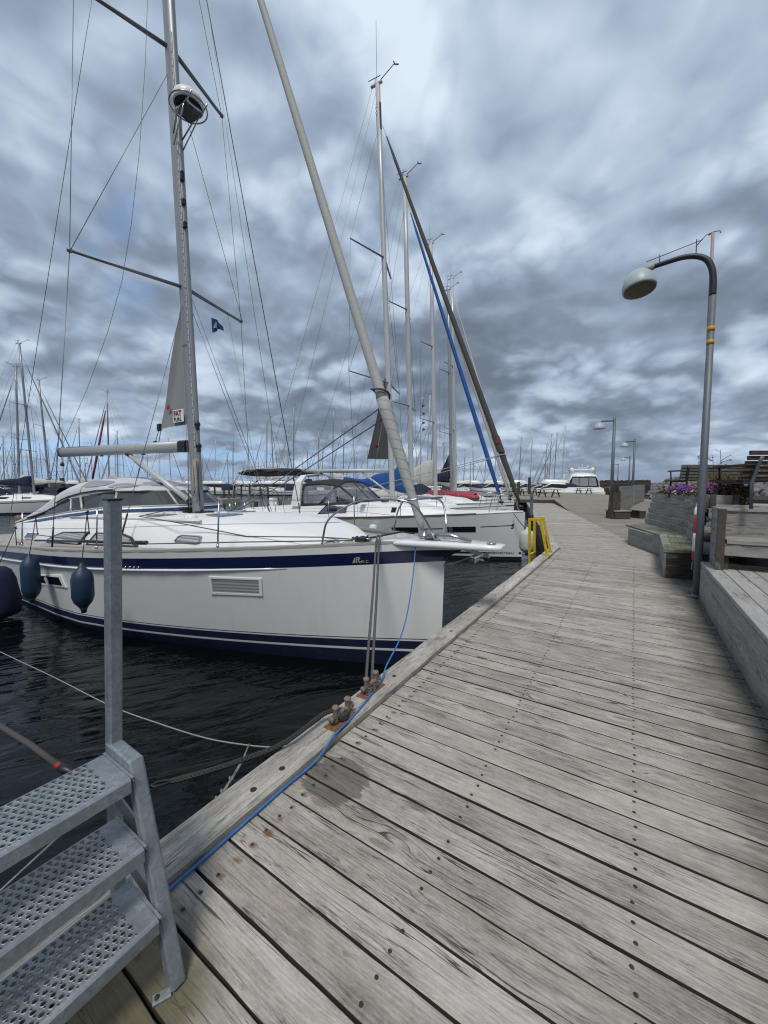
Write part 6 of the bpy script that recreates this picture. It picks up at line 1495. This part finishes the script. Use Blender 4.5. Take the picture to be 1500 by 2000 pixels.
f = MB(); f.tube([jp(.118, (math.cos(a)*.1, math.sin(a)*.1, 0)) for a in [i*.6 for i in range(20)]], .014, 5); f.build('sheet_wrap', M['rope_white'], y2)
f = MB(); f.loft([[jp(k_, (math.cos(a)*.115, math.sin(a)*.115, 0)) for a in [2*math.pi*j/10 for j in range(10)]] for k_ in (.125, .165)], closed=True, m=0); f.build('uv_patch', M['sail_brown'], y2)
q2['w']('headsail_sheet', [jp(.118, (0, -.1, 0)), Vector((-7.2, -1.1, zc(7)+.5))], .011, 'rope_white'); q2['w']('headsail_sheet', [jp(.118, (0, .1, 0)), Vector((-7.2, 1.1, zc(7)+.5))], .011, 'rope_white')
f = MB()
for y_ in (.0, .55):
    f.lathe((-4.9, -1.30+y_*.2, zc(4.9)+.52), [(.10, -.02), (.10, .02)], 10)
for i in range(2): f.box((-4.35-.0*i, -.75+.2*i, zc(4.3)+.48), (.12, .12, .10), ch=.03)
f.build('winch', M['black'], y2)
for (s, L_) in ((4.1, .30),):
    f = MB(); b_ = P2(s, sh2(s), -1, .10); f.lathe(b_+Vector((0, 0, -.5)), [(0, 0), (.10, .02), (.12, .08), (.12, .26), (.08, .30), (0, .31)], 14); f.build('small_fender', M['white'], y2)
put(y2, (-2.633, 11.707), 4)
fe = aty(577, 992, 11.9); fender(fe, .5, .11, 'dark blue fender stowed upright on the stern rail of the pale grey yacht', (fe.x, fe.y, fe.z+.05))
# its bow line to the quay
b0 = aty(1003, 1003, 11.4); b1 = atz(1052, 1046, .1)
rope('bow_line', [b0, b0.lerp(b1, .5)+Vector((0, 0, -.12)), b1], .012, 'rope_black', 'dark bow line from the pale grey yacht down to the quay behind the yellow ladder', 'rope')
bf = atz(1029, 1060, -.05); fn_ = fender(Vector((bf.x, bf.y, .35)), .72, .19, 'pale weathered fender hanging against the quay behind the yellow ladder', (bf.x+.3, bf.y, .4), 'canvas_white')

# third to sixth yachts along the pier
y3, q3 = sailboat('sailing_yacht', dict(L=10.6, beam=3.5, mast=15.05, mx=4.05, jib='canvas_blue', jr=.075, cover='canvas_blue', stack=.85, boom=3.5, hood='canvas_navy', stripe='navy', mastmat='alu_white', mr=.115, fb0=1.42, fb1=1.0, cabin=.36, sph=(1.35, 1.0), bz=.6, aerial=.4, hoodh=.55), 'white yacht with bright blue sail cover and furled blue headsail', 'yachts moored along the pier')
put(y3, (-4.08, 15.05), 4)
y4, q4 = sailboat('sailing_yacht', dict(L=10.8, beam=3.5, mast=15.2, mx=4.2, jib='sail_cream', cover='canvas_white', stack=.9, hood='canvas_white', stripe='navy', mastmat='alu_white', mr=.12, sph=(1.3, 1.0), aerial=1.0), 'white yacht with loosely stacked off-white mainsail, third mast right of the blue sail cover', 'yachts moored along the pier')
put(y4, (-5.1, 20.2), 8)
y5, q5 = sailboat('sailing_yacht', dict(L=10.2, beam=3.4, mast=15.0, mx=4.0, jib='sail_grey', cover='canvas_navy', stack=.4, hood='canvas_navy', stripe=None, mastmat='alu', mr=.11, spr=2), 'grey masted yacht with dark mainsail tack showing beside its mast', 'yachts moored along the pier')
f = MB(); m5 = q5['ms']; f.slab([m5(2.95)+Vector((-.1, 0, 0)), m5(4.35)+Vector((-.1, 0, 0)), m5(2.9)+Vector((-.85, 0, 0))], .02); f.build('mainsail_clew', M['canvas_navy'], y5)
put(y5, (-6.35, 24.9), 8)
y6, q6 = sailboat('sailing_yacht', dict(L=10.6, beam=3.6, mast=17.0, mx=4.2, jib='canvas_white', cover='canvas_white', stack=1.3, hood='canvas_navy', stripe='navy', mastmat='alu_white', mr=.14), 'white yacht with crumpled cream mainsail heaped beside its tall white mast', 'yachts moored along the pier')
put(y6, (-6.9, 27.4), 8)
# red inflatable on the foredeck
d0, d1 = aty(845, 961, 24.5), aty(932, 969, 21.5); 
dg = empty('inflatable_dinghy', (d0+d1)/2, 'upturned red inflatable dinghy lying on a white foredeck behind the grey yacht bow', 'dinghy')
ax_ = (d1-d0); L_ = ax_.length; ax_.normalize(); sd_ = ax_.cross(Vector((0, 0, 1))).normalized()
for sg in (-1, 1):
    f = MB(); f.tube([d0+ax_*L_*k_+sd_*sg*.42*(1 if k_ < .75 else (1-k_)/.25*.9+.1)+Vector((0, 0, -.12+.10*math.sin(k_*3.1))) for k_ in (0, .03, .1, .3, .5, .7, .85, .95, 1)], [.10, .17, .20, .21, .21, .21, .20, .18, .12], 14); f.build('side_tube', M['dinghy'], dg)
f = MB(); f.loft([[d0+ax_*L_*k_+sd_*(j/3-1)*.40*(1 if k_ < .75 else (1-k_)/.25*.8+.2)+Vector((0, 0, .06+.14*(1-abs(j/3-1)))) for j in range(7)] for k_ in (.02, .3, .6, .85, .97)]); f.build('bottom', M['dinghy'], dg)
f = MB(); f.tube([d0+ax_*L_*k_+sd_*-.63*(1 if k_ < .75 else .7)+Vector((0, 0, -.06-.05*math.sin(k_*12)**2)) for k_ in [i/20 for i in range(1, 20)]], .012, 5); f.build('grab_line', M['rope_black'], dg)
# signal flags on yacht three's halyard
for i, (u, v, mt_) in enumerate(((823, 775, 'petal_w'), (824, 790, 'red_jib'), (825, 805, 'flag_blue'), (825, 812, 'canvas_navy'), (825, 823, 'leaf'), (825, 836, 'flag_blue'))):
    if i == 3: continue
    o = aty(u, v, 14.6); pn = empty('signal_flag', o, ['faded topmost flag on the signal hoist beside the third mast', 'red and white flag, second on the signal hoist', 'blue flag in the middle of the signal hoist', '', 'greenish flag, second from the bottom of the signal hoist', 'blue flag at the bottom of the signal hoist'][i], 'flag', 'signal flags on one hoist')
    f = MB(); f.loft([[o+Vector((.026*j, .01*math.sin(j*1.5), -.01*j)), o+Vector((.026*j, .01*math.sin(j*1.5), -.14-.0*j+.012*j))] for j in range(6)]); f.build('cloth', M[mt_], pn)

# ------------------------------------------------------------------ motor cruisers
def motor_cruiser(name, spec, label=None, group=None):
    S = dict(L=10, beam=3.5, fly=False, top='gel', canopy='canvas_navy', stripe='navy'); S.update(spec); L, B_ = S['L'], S['beam']; rt = empty(name, (0, 0, 0), label, 'motor yacht', group)
    ss = [0, .3, .8, 1.6, 2.8, 4.2, 6, 8, L]; h = B_/2; bt = lambda s: h*(1-(1-min(s/(L*.45), 1))**2.2); sh = lambda s: 1.75-.75*smooth(0, L*.7, s); f = MB()
    R_ = [(lambda s: -.3, .8, 2), (lambda s: .12, .88, 2), (lambda s: .2, .9, 0), (lambda s: sh(s)*.62, .97, 1), (lambda s: sh(s)*.72, .98, 0), (lambda s: sh(s), 1.0, 0)]
    def hp_(s, r, sd): z = r[0](s); return Vector((-s-.9*(1-z/1.75)*max(0, 1-s/2.8) if s < 2.8 else -s, sd*bt(s)*r[1], z))
    for sd in (-1, 1):
        rg = [[hp_(s, r, sd) for r in R_] for s in ss]; rg = rg if sd < 0 else rg[::-1]; f.loft(rg, band=[r[2] for r in R_])
    tr = [hp_(L, r, -1) for r in R_]+[hp_(L, r, 1) for r in R_][::-1]; f.add(tr, [tuple(range(len(tr)))])
    f.loft([[Vector((-s, -bt(s), sh(s))), Vector((-s, 0, sh(s)+.06)), Vector((-s, bt(s), sh(s)))] for s in ss]); f.build('hull', [M['gel'], M[S['stripe']], M['antifoul']], rt)
    f = MB(); w_ = h*.78; rg = []
    for s, k_, hh in ((L*.26, .5, .05), (L*.36, .8, .75), (L*.46, .95, 1.35), (L*.70, 1, 1.45), (L*.74, 1, 1.42)):
        rg.append([Vector((-s, -w_*k_, sh(s))), Vector((-s, -w_*k_*.98, sh(s)+hh*.45)), Vector((-s, -w_*k_*.85, sh(s)+hh*.9)), Vector((-s, 0, sh(s)+hh)), Vector((-s, w_*k_*.85, sh(s)+hh*.9)), Vector((-s, w_*k_*.98, sh(s)+hh*.45)), Vector((-s, w_*k_, sh(s)))])
    f.loft(rg, cap0=True, cap1=True, smooth=False, band=[0, 1, 0, 0, 1, 0]); f.build('cabin', [M['gel'], M['glass_dark']], rt)
    f = MB(); s0 = L*.72; f.loft([[Vector((-s, -w_*1.0, sh(s)+.1)), Vector((-s, -w_*.9, sh(s)+hh)), Vector((-s, 0, sh(s)+hh+.1)), Vector((-s, w_*.9, sh(s)+hh)), Vector((-s, w_, sh(s)+.1))] for s, hh in ((s0, 1.4), (s0+.9, 1.45), (L-.4, .9))]); f.build('canopy', M[S['canopy']], rt)
    for sd in (-1, 1):
        f = MB(); f.tube([Vector((-s, sd*(bt(s)-.08), sh(s)+(.6 if 0 < i < 4 else 0))) for i, s in enumerate((.3, .5, 2, 3.6, 3.9))], .022, 5); f.build('bow_rail', M['steel'], rt)
    if S['fly']:
        f = MB(); f.loft([[Vector((-s, -w_*.8, sh(L*.5)+1.3)), Vector((-s, -w_*.85, sh(L*.5)+1.3+q)), Vector((-s, w_*.85, sh(L*.5)+1.3+q)), Vector((-s, w_*.8, sh(L*.5)+1.3))] for s, q in ((L*.42, .1), (L*.48, .7), (L*.72, .6), (L*.8, .15))], cap0=True, cap1=True); f.build('flybridge', M['gel'], rt)
        f = MB(); f.tube([Vector((-L*.68, -w_*.8, sh(L*.5)+1.9)), Vector((-L*.72, -w_*.7, sh(L*.5)+2.7)), Vector((-L*.72, w_*.7, sh(L*.5)+2.7)), Vector((-L*.68, w_*.8, sh(L*.5)+1.9))], .07, 6); f.build('radar_arch', M['gel'], rt)
    return rt
# the big motor yacht seen stern-on beyond the platform
my = empty('motor_yacht', (0, 0, 0), 'large white motor yacht seen stern-on with three dark framed canopy windows', 'motor yacht')
f = MB(); rg = []
for s, k_, dz_ in ((0, 1, 0), (.9, 1, .02), (.95, .96, .55), (4, 1.02, .7), (9, 1, .9), (14, .6, 1.2), (17, .05, 1.5)):
    h_ = 2.75*k_; rg.append([Vector((-h_*.85, s, -.3)), Vector((-h_, s, .3)), Vector((-h_, s, .55+dz_)), Vector((0, s, .6+dz_)), Vector((h_, s, .55+dz_)), Vector((h_, s, .3)), Vector((h_*.85, s, -.3))])
f.loft(rg, cap0=True, smooth=False); f.build('hull', M['gel'], my)
f = MB(); rg = []
for s, w_, z0, z1 in ((1.6, 2.2, 1.15, 3.0), (2.0, 2.15, 1.15, 3.35), (6, 2.0, 1.3, 3.7), (9, 1.7, 1.5, 3.4), (11, 1.2, 1.7, 2.2)):
    rg.append([Vector((-w_, s, z0)), Vector((-w_*.95, s, z0+(z1-z0)*.55)), Vector((-w_*.78, s, z1-.18)), Vector((-w_*.4, s, z1)), Vector((w_*.4, s, z1)), Vector((w_*.78, s, z1-.18)), Vector((w_*.95, s, z0+(z1-z0)*.55)), Vector((w_, s, z0))])
f.loft(rg, cap0=True, cap1=True); f.build('superstructure', M['gel'], my)
f = MB(); f.slab([(-2.12, 1.585, 1.25), (2.12, 1.585, 1.25), (1.98, 1.585, 2.25), (1.62, 1.585, 2.92), (-1.62, 1.585, 2.92), (-1.98, 1.585, 2.25)], .05); cp = f.build('aft_canopy', M['canvas_navy'], my)
for x0, x1 in ((-1.82, -.72), (-.62, .62), (.72, 1.82)):
    k0 = .86 if x0 < -1.5 else 1; k1 = .86 if x1 > 1.5 else 1
    f = MB(); f.add([(x0, 1.575, 1.45), (x1, 1.575, 1.45), (x1*k1, 1.575, 2.72), (x0*k0, 1.575, 2.72)], [(0, 1, 2, 3)]); f.build('canopy_window', M['vinyl_milky'], cp)
for x0, x1 in ((-2.3, -.5), (.5, 2.3)):
    f = MB(); f.box(((x0+x1)/2, 1.2, .98), (x1-x0, .5, .5), ch=.06); f.build('stern_locker', M['gel'], my)
f = MB(); f.tube([(-1.5, 4.2, 3.4), (-1.35, 4.4, 4.1), (1.35, 4.4, 4.1), (1.5, 4.2, 3.4)], .10, 8); f.build('radar_arch', M['gel'], my)
for x in (-1.5, 1.5): f = MB(); f.lathe((x, 4.3, 3.75), [(.24, 0), (.30, .18), (.30, .4), (.2, .6), (0, .68)], 14); f.build('satellite_dome', M['white'], my)
f = MB(); f.box((0, 4.3, 4.35), (1.3, .12, .12), ch=.04); f.tube([(0, 4.3, 4.1), (0, 4.3, 5.0)], .03, 6); f.lathe((.8, 4.5, 4.5), [(.2, 0), (.22, .1), (.1, .2), (0, .22)], 12); f.build('radar_scanner', M['white'], my)
q = atd(1142.5, 955, 58.5); my.location = (q.x, q.y, WZ+.62); my.rotation_euler = (0, 0, R(12)); my.scale = (1.0, 1, 1.0)

# ------------------------------------------------------------------ fleet across the basin
random.seed(31)
def far_spec(**k): d = dict(lod=0, wr=.010, mr=.105, jr=.06, aerial=.6); d.update(k); return d
pro = []
for sp_ in (far_spec(L=10.5, mast=14.5, mx=4, cover='canvas_navy', hood='canvas_navy', jib='sail_grey'), far_spec(L=9.2, beam=3.1, mast=12.6, mx=3.5, boom=3.4, cover='canvas_white', hood='canvas_navy', jib='sail_cream', spr=1), far_spec(L=11.8, beam=3.8, mast=16.5, mx=4.5, cover='canvas_navy', hood='canvas_dark', jib='sail_grey', stripe=None, mastmat='alu_white'), far_spec(L=10, mast=13.6, mx=3.8, cover='canvas_blue', hood='canvas_blue', jib='canvas_blue', stripe=None), far_spec(L=10.8, mast=15, mx=4.1, cover='canvas_dark', hood='canvas_dark', jib='sail_dark', hull='navy', stripe='stripe_white')):
    pro.append([sp_, None])
def far_boat(i, loc, ang, label, mast_top=None, group='sailing boats across the harbour basin', sc=None):
    sp_, rt = pro[i]
    if rt is None: rt = sailboat('moored_sailboat', sp_, None, None, 'sailing boat')[0]; pro[i][1] = rt; c = rt
    else: c = copy_tree(rt)
    c.location = (loc[0], loc[1], WZ); c.rotation_euler = (0, 0, ang); k_ = sc or ((mast_top-WZ)/sp_['mast'] if mast_top else 1); c.scale = (k_**.5, k_**.5, k_) if abs(k_-1) > .01 else (1, 1, 1)
    tag(c, label, 'sailing boat', group); return c
def mast_boat(i, u, v, depth, ang, label, group='sailing boats across the harbour basin'):
    """a boat whose mast stands u pixels across at the given distance; v is where its masthead reaches"""
    sp_ = pro[i][0]; q = atd(u, HZ, depth); zt = EYE+(HZ-v)*depth/F_PX; k_ = (zt-WZ)/sp_['mast']
    a = ang; off = Vector((math.cos(a), math.sin(a), 0))*(sp_['mx']*k_**.5); return far_boat(i, (q.x+off.x, q.y+off.y), a, label, zt, group)
NL = 'nearer sailing boats at the left side of the basin'
cx_ = lambda d: YAW+math.radians(d)
mast_boat(1, 37, 722, 31, cx_(190), 'white boat at the far left with a bow-on hull below the second tallest left mast', NL)
mast_boat(0, 66, 680, 30, cx_(10), 'boat under the tallest mast at the left edge, navy sail cover', NL)
mast_boat(0, 97, 748, 38, cx_(20), 'boat with navy boom cover, third mast from the left edge', NL)
mast_boat(1, 213, 770, 46, cx_(175), 'boat with a mast seen just above the boom of the near yacht', NL)
mast_boat(2, 124, 822, 52, cx_(160), 'dark masted boat seen just left of the boom end', NL)
mast_boat(4, 8, 855, 48, cx_(170), 'dark hulled boat at the very left edge', NL)
mast_boat(1, 230, 845, 62, cx_(185), 'small boat whose mast stands right of the red furled sail', NL)
mast_boat(1, 157, 822, 66, cx_(180), 'pale masted boat behind the boom end block', NL)
rj = pro[3][1]
# a red furled headsail
q = atd(206, 770+32, 46); q1 = atd(181, 935, 43); 
rf = empty('furled_sail', q1, 'dark red furled headsail standing left of a mast above the sprayhood', 'furled sail'); f = MB(); f.tube([q1, q1.lerp(q, .3), q1.lerp(q, .8), q], [.10, .13, .10, .05], 8); f.build('cloth', M['red_jib'], rf)
far_lab = 'white sailing boat with bare mast in the packed far rows across the basin'
far_list = [(420, 858, 95), (447, 876, 105), (455, 852, 92), (507, 872, 100), (517, 882, 110), (521, 812, 92), (535, 818, 96), (543, 858, 112), (561, 844, 100), (566, 870, 118), (573, 796, 90), (603, 868, 108), (621, 841, 98), (629, 872, 115), (649, 804, 92), (670, 826, 100), (646, 884, 120), (657, 878, 122), (690, 880, 118), (698, 886, 124), (716, 872, 112), (484, 880, 116), (590, 884, 122), (335, 858, 84), (398, 880, 112), (312, 868, 92), (288, 866, 96), (270, 880, 106), (244, 880, 100), (226, 852, 90), (180, 868, 92), (166, 884, 104), (143, 876, 96), (112, 880, 100), (84, 868, 88), (72, 884, 98), (58, 880, 104), (44, 868, 90), (28, 884, 100), (18, 866, 84), (4, 880, 92), (100, 862, 110), (132, 890, 116), (30, 850, 78), (196, 890, 118), (740, 868, 110), (782, 862, 104), (800, 850, 98), (833, 776, 60), (841, 797, 66), (868, 868, 90), (905, 880, 100), (925, 872, 96), (946, 880, 104), (965, 886, 110), (985, 890, 116), (776, 884, 118), (757, 880, 122), (820, 870, 108), (850, 882, 112)]
for i, (u, v, d) in enumerate(far_list):
    mast_boat(random.choice((0, 1, 1, 2, 2, 3)), u, v, d, cx_(random.choice((5, 178, 185, -6, 172)))+random.uniform(-.08, .08), far_lab)
RL = 'sailing boats beyond the wooden platform'
for u, v, d, i, lab in ((1034, 842, 84, 2, 'boat on the left of the group beyond the picnic tables'), (1063, 868, 92, 1, 'pale short masted boat in the middle of the group beyond the picnic tables'), (1071, 850, 80, 0, 'boat with the second mast from the right pair beyond the picnic tables'), (1081, 848, 74, 4, 'dark hulled boat right behind the picnic tables'), (1096, 836, 76, 2, 'boat with the tallest mast left of the motor yacht'), (1013, 858, 88, 1, 'boat whose mast stands just right of the dark furled headsail'), (1067, 880, 110, 1, 'farthest small boat beyond the picnic tables')):
    mast_boat(i, u, v, d, cx_(168), lab, RL)
# motor boats in the far rows
mc = [motor_cruiser('motor_cruiser', dict(L=10, fly=True)), motor_cruiser('motor_cruiser', dict(L=8.5, beam=3.1)), motor_cruiser('motor_cruiser', dict(L=11.5, beam=3.9, fly=True, canopy='canvas_dark', stripe='glass_dark'))]
used = set()
for i, (u, d, k_, a) in enumerate(((412, 86, 0, 178), (437, 90, 1, 184), (462, 92, 2, 176), (482, 88, 1, 180), (500, 84, 2, 178), (530, 82, 0, 183), (556, 84, 2, 177), (585, 84, 1, 181), (612, 90, 0, 178), (640, 92, 2, 182), (668, 90, 1, 178), (320, 80, 2, 175), (345, 84, 0, 182), (370, 86, 1, 178), (395, 90, 2, 180), (205, 70, 1, 182), (690, 86, 0, 180), (880, 80, 2, 170), (905, 74, 0, 172), (940, 78, 2, 168), (965, 70, 1, 172), (992, 72, 0, 170), (750, 86, 2, 180), (725, 84, 1, 178), (1030, 66, 1, 170), (1052, 64, 2, 172), (1083, 62, 1, 168), (845, 84, 0, 178), (60, 66, 2, 178), (95, 72, 1, 180), (30, 62, 1, 184), (140, 78, 0, 182), (800, 80, 1, 180))):
    rt = mc[k_]; c = rt if k_ not in used else copy_tree(rt); used.add(k_); q = atd(u, HZ, d); a_ = cx_(a+random.uniform(-4, 4)); c.location = (q.x+math.cos(a_)*4.5, q.y+math.sin(a_)*4.5, WZ); c.rotation_euler = (0, 0, a_)
    tag(c, 'small white motor cruiser moored among the far rows across the basin', 'motor boat', 'motor cruisers across the harbour basin')

# ------------------------------------------------------------------ piles, jetties, far shore
pr_ = None
def pile(loc, h, r_, label, group='mooring piles in the harbour basin'):
    global pr_
    if pr_ is None:
        f = MB(); f.lathe((0, 0, -1), [(1, 0), (1.02, .8), (.98, 1.6), (1.0, 1.97), (.93, 2.0), (0, 2.01)], 12); pr_ = f.build('mooring_pile', M['pile']); o = pr_
    else: o = pr_.copy(); COL.objects.link(o)
    o.location = (loc[0], loc[1], WZ+h-1); o.scale = (r_, r_, 1); tag(o, label, 'mooring pile', group); return o
for u, v0, v1, r_, lab in ((434, 986, 1008, .17, 'mooring pile left of the brown topped one, beside the round reflector'), (499, 980, 1003, .16, 'tall dark mooring pile left of the steering wheels'), (547, 975, 992, .15, 'dark mooring pile half hidden behind a steering wheel')):
    d = 2.24*F_PX/(v1+2-HZ); q = atd(u, HZ, d); pile(q, EYE-WZ-(v0-HZ)*d/F_PX, r_, lab)
for u, d, top_z in ((419, 76, .9), (437, 78, .6), (447, 80, .7), (456, 78, .6), (487, 76, 1.2), (508, 80, .8), (523, 78, .9), (538, 82, .7), (471, 80, .6), (600, 80, .8), (1013, 48, 1.4), (1034, 46, 1.9), (122, 34, 1.6)):
    q = atd(u, HZ, d); pile(q, top_z-WZ+.5, .17, 'thin dark pile standing in the water before the far boats')
jt = empty('jetty_head', atz(434, 986, WZ), 'short grey concrete jetty head standing in the basin right of the near mast', 'jetty')
a, b = atd(414, HZ, 48), atd(452, HZ, 46); f = MB(); f.board(Vector((a.x, a.y, -.55)), Vector((b.x, b.y, -.55)), 2.5, .72, ch=.03); f.build('deck', M['concrete'], jt)
for k_ in (.15, .5, .85):
    q = a.lerp(b, k_); f = MB(); f.tube([(q.x, q.y, -1.2), (q.x, q.y, .25)], .14, 8); f.build('support_pile', M['pile'], jt)
fj = empty('floating_jetty', atd(560, HZ, 100), 'long low grey jetty behind the far rows of boats', 'jetty')
for ua, ub, d in ((-40, 350, 74), (400, 720, 97), (720, 1000, 92)):
    a, b = atd(ua, HZ, d), atd(ub, HZ, d+6); f = MB(); f.board(Vector((a.x, a.y, -.35)), Vector((b.x, b.y, -.35)), 2.0, .4); f.build('walkway', M['concrete'], fj)
# lamps on the far jetties
for u, v, d, lab in ((168, 904, 70, 'small hooked lamp post on the far jetty left of the red furled sail'), (918, 905, 62, 'hooked lamp post among the boats left of the blue furled headsail')):
    q = atd(u, HZ, d); c = copy_tree([o for o in bpy.data.objects if o.name.startswith('street_lamp') and o.name != 'street_lamp'][0]); c.location = (q.x, q.y, -.3); c.rotation_euler = (0, 0, R(215)); c.scale = (1, 1, (EYE+(HZ-v)*d/F_PX+.3)/4.6); tag(c, lab, 'street lamp', 'lamp posts on the far jetties')
# low far shore and mole
sh_ = MB()
for (ua, ub, d, h_) in ((-700, 520, 900, 5.5), (500, 1000, 230, 1.9), (960, 1200, 190, 2.2)):
    n_ = 40; rg = []
    for i in range(n_+1):
        q = atd(ua+(ub-ua)*i/n_, HZ, d); z = EYE+h_*(.6+.4*math.sin(i*1.3)*math.sin(i*.37))*(1 if 0 < i < n_ else .1); rg.append([Vector((q.x, q.y, WZ-.2)), Vector((q.x, q.y, z if d > 500 else EYE-.3+.25*math.sin(i*2.1))), Vector((q.x-d*.01, q.y+d*.02, WZ-.2))])
    sh_.loft(rg)
sh_.build('far_shore_hills', M['hill'], kind='structure')
# timber palisade, rocks
pa = empty('timber_palisade', atd(1215, HZ, 66), 'dark upright timber palisade closing the pier behind the motor yacht and lamp posts', 'wall')
f = MB(); random.seed(5)
for i in range(70):
    u = 1166+i*1.5; q = atd(u, HZ, 66-.08*i); zt = EYE+(HZ-(939+random.uniform(-1.0, 1.0)))*q.length/F_PX*.93; f.board(Vector((q.x, q.y, -.6)), Vector((q.x, q.y, zt)), .13, .16, up=(math.cos(YAW), math.sin(YAW), 0), ch=.01)
f.build('upright_planks', M['dark_wood'], pa)
f = MB(); a, b = atd(1160, 945, 65.2), atd(1275, 945, 59.5); f.board(a, b, .06, .2, up=(0, 0, 1)); f.build('waling_board', M['pile'], pa)
q = atd(1186, 960, 60); ly = empty('small_ladder', (q.x, q.y, .3), 'tiny yellow hoop ladder in front of the dark palisade', 'ladder'); f = MB(); f.tube([(q.x-.35, q.y, .3), (q.x-.3, q.y, 1.15), (q.x+.3, q.y, 1.15), (q.x+.35, q.y, .3)], .05, 6); f.build('hoop_rail', M['yellow'], ly)
def rock_mesh(seed):
    random.seed(seed); bm = bmesh.new(); bmesh.ops.create_icosphere(bm, subdivisions=2, radius=1)
    pl_ = [(Vector((random.uniform(-1, 1), random.uniform(-1, 1), random.uniform(-1, 1))).normalized(), random.uniform(.55, .85)) for _ in range(13)]
    sc_ = Vector((random.uniform(.8, 1.2), random.uniform(.7, 1.05), random.uniform(.55, .8)))
    for v in bm.verts:
        p = v.co.copy()
        for n_, d_ in pl_:
            k_ = p.dot(n_)
            if k_ > d_: p -= n_*(k_-d_)*.92
        v.co = Vector((p.x*sc_.x, p.y*sc_.y, p.z*sc_.z))*(1+random.uniform(-.012, .012))
    me = bpy.data.meshes.new('rock'); bm.to_mesh(me); bm.free(); me.materials.append(M['rock'])
    return me
rmesh = [rock_mesh(100+i) for i in range(7)]
def rz_crest(y_): return 2.25+.004*max(0, y_-14)-.0*(y_-10)
rl = 'grey granite boulder in the breakwater slope behind the benches'
random.seed(77)
nrk = 0
for i in range(2600):
    if nrk >= 290: break
    y_ = 8.5+58*random.random()**1.55; k_ = random.random()**.85*1.25; x = 1.7+2.6*k_; 
    if y_ < 11.5 and x < 2.2: continue
    if y_ < 13: x += 1.0
    z = .25+(rz_crest(y_)-.25)*min(k_*1.05, 1)-.12-random.random()*.15
    s_ = random.uniform(.20, .40)*(1.15 if y_ > 25 else 1)
    if any((Vector((x, y_, z))-q).length < .55*(s_+r_) for q, r_ in ROCKS) if (ROCKS := globals().setdefault('ROCKS', [])) is not None else False: continue
    ROCKS.append((Vector((x, y_, z)), s_)); o = bpy.data.objects.new('boulder', random.choice(rmesh)); COL.objects.link(o)
    o.location = (x, y_, z); o.scale = (s_*1.15, s_*1.15, s_*1.1); o.rotation_euler = (random.uniform(-.5, .5), random.uniform(-.5, .5), random.uniform(0, 6.28)); tag(o, rl, 'boulder', 'boulders of the breakwater'); nrk += 1
f = MB(); f.loft([[Vector((1.5, y_, -.9)), Vector((1.9, y_, .25)), Vector((3.9, y_, rz_crest(y_)-.62)), Vector((6.5, y_, rz_crest(y_)-.7)), Vector((12, y_, -.9))] for y_ in (8.4, 20, 35, 50, 70, 110)], cap0=True); f.build('breakwater_core', M['rock_small'], kind='structure')
f = MB(); random.seed(12)
for i in range(2600):
    y_ = 8.8+62*random.random()**1.3; k_ = random.random()**.85*1.25; x = 1.65+2.7*k_+(1.0 if y_ < 13 else 0); z = .22+(rz_crest(y_)-.22)*min(k_*1.05, 1)-.16
    if y_ < 11.5 and x < 2.3: continue
    me_ = random.choice(rmesh); s_ = random.uniform(.14, .30); rot_ = Matrix.Translation((x, y_, z)) @ Matrix.Rotation(random.uniform(0, 6.28), 4, Vector((random.uniform(-.4, .4), random.uniform(-.4, .4), 1)).normalized()) @ Matrix.Scale(s_, 4)
    f.add([rot_ @ v.co for v in me_.vertices], [tuple(p.vertices) for p in me_.polygons])
so = f.build('breakwater_stones', M['rock_small'], kind='stuff')
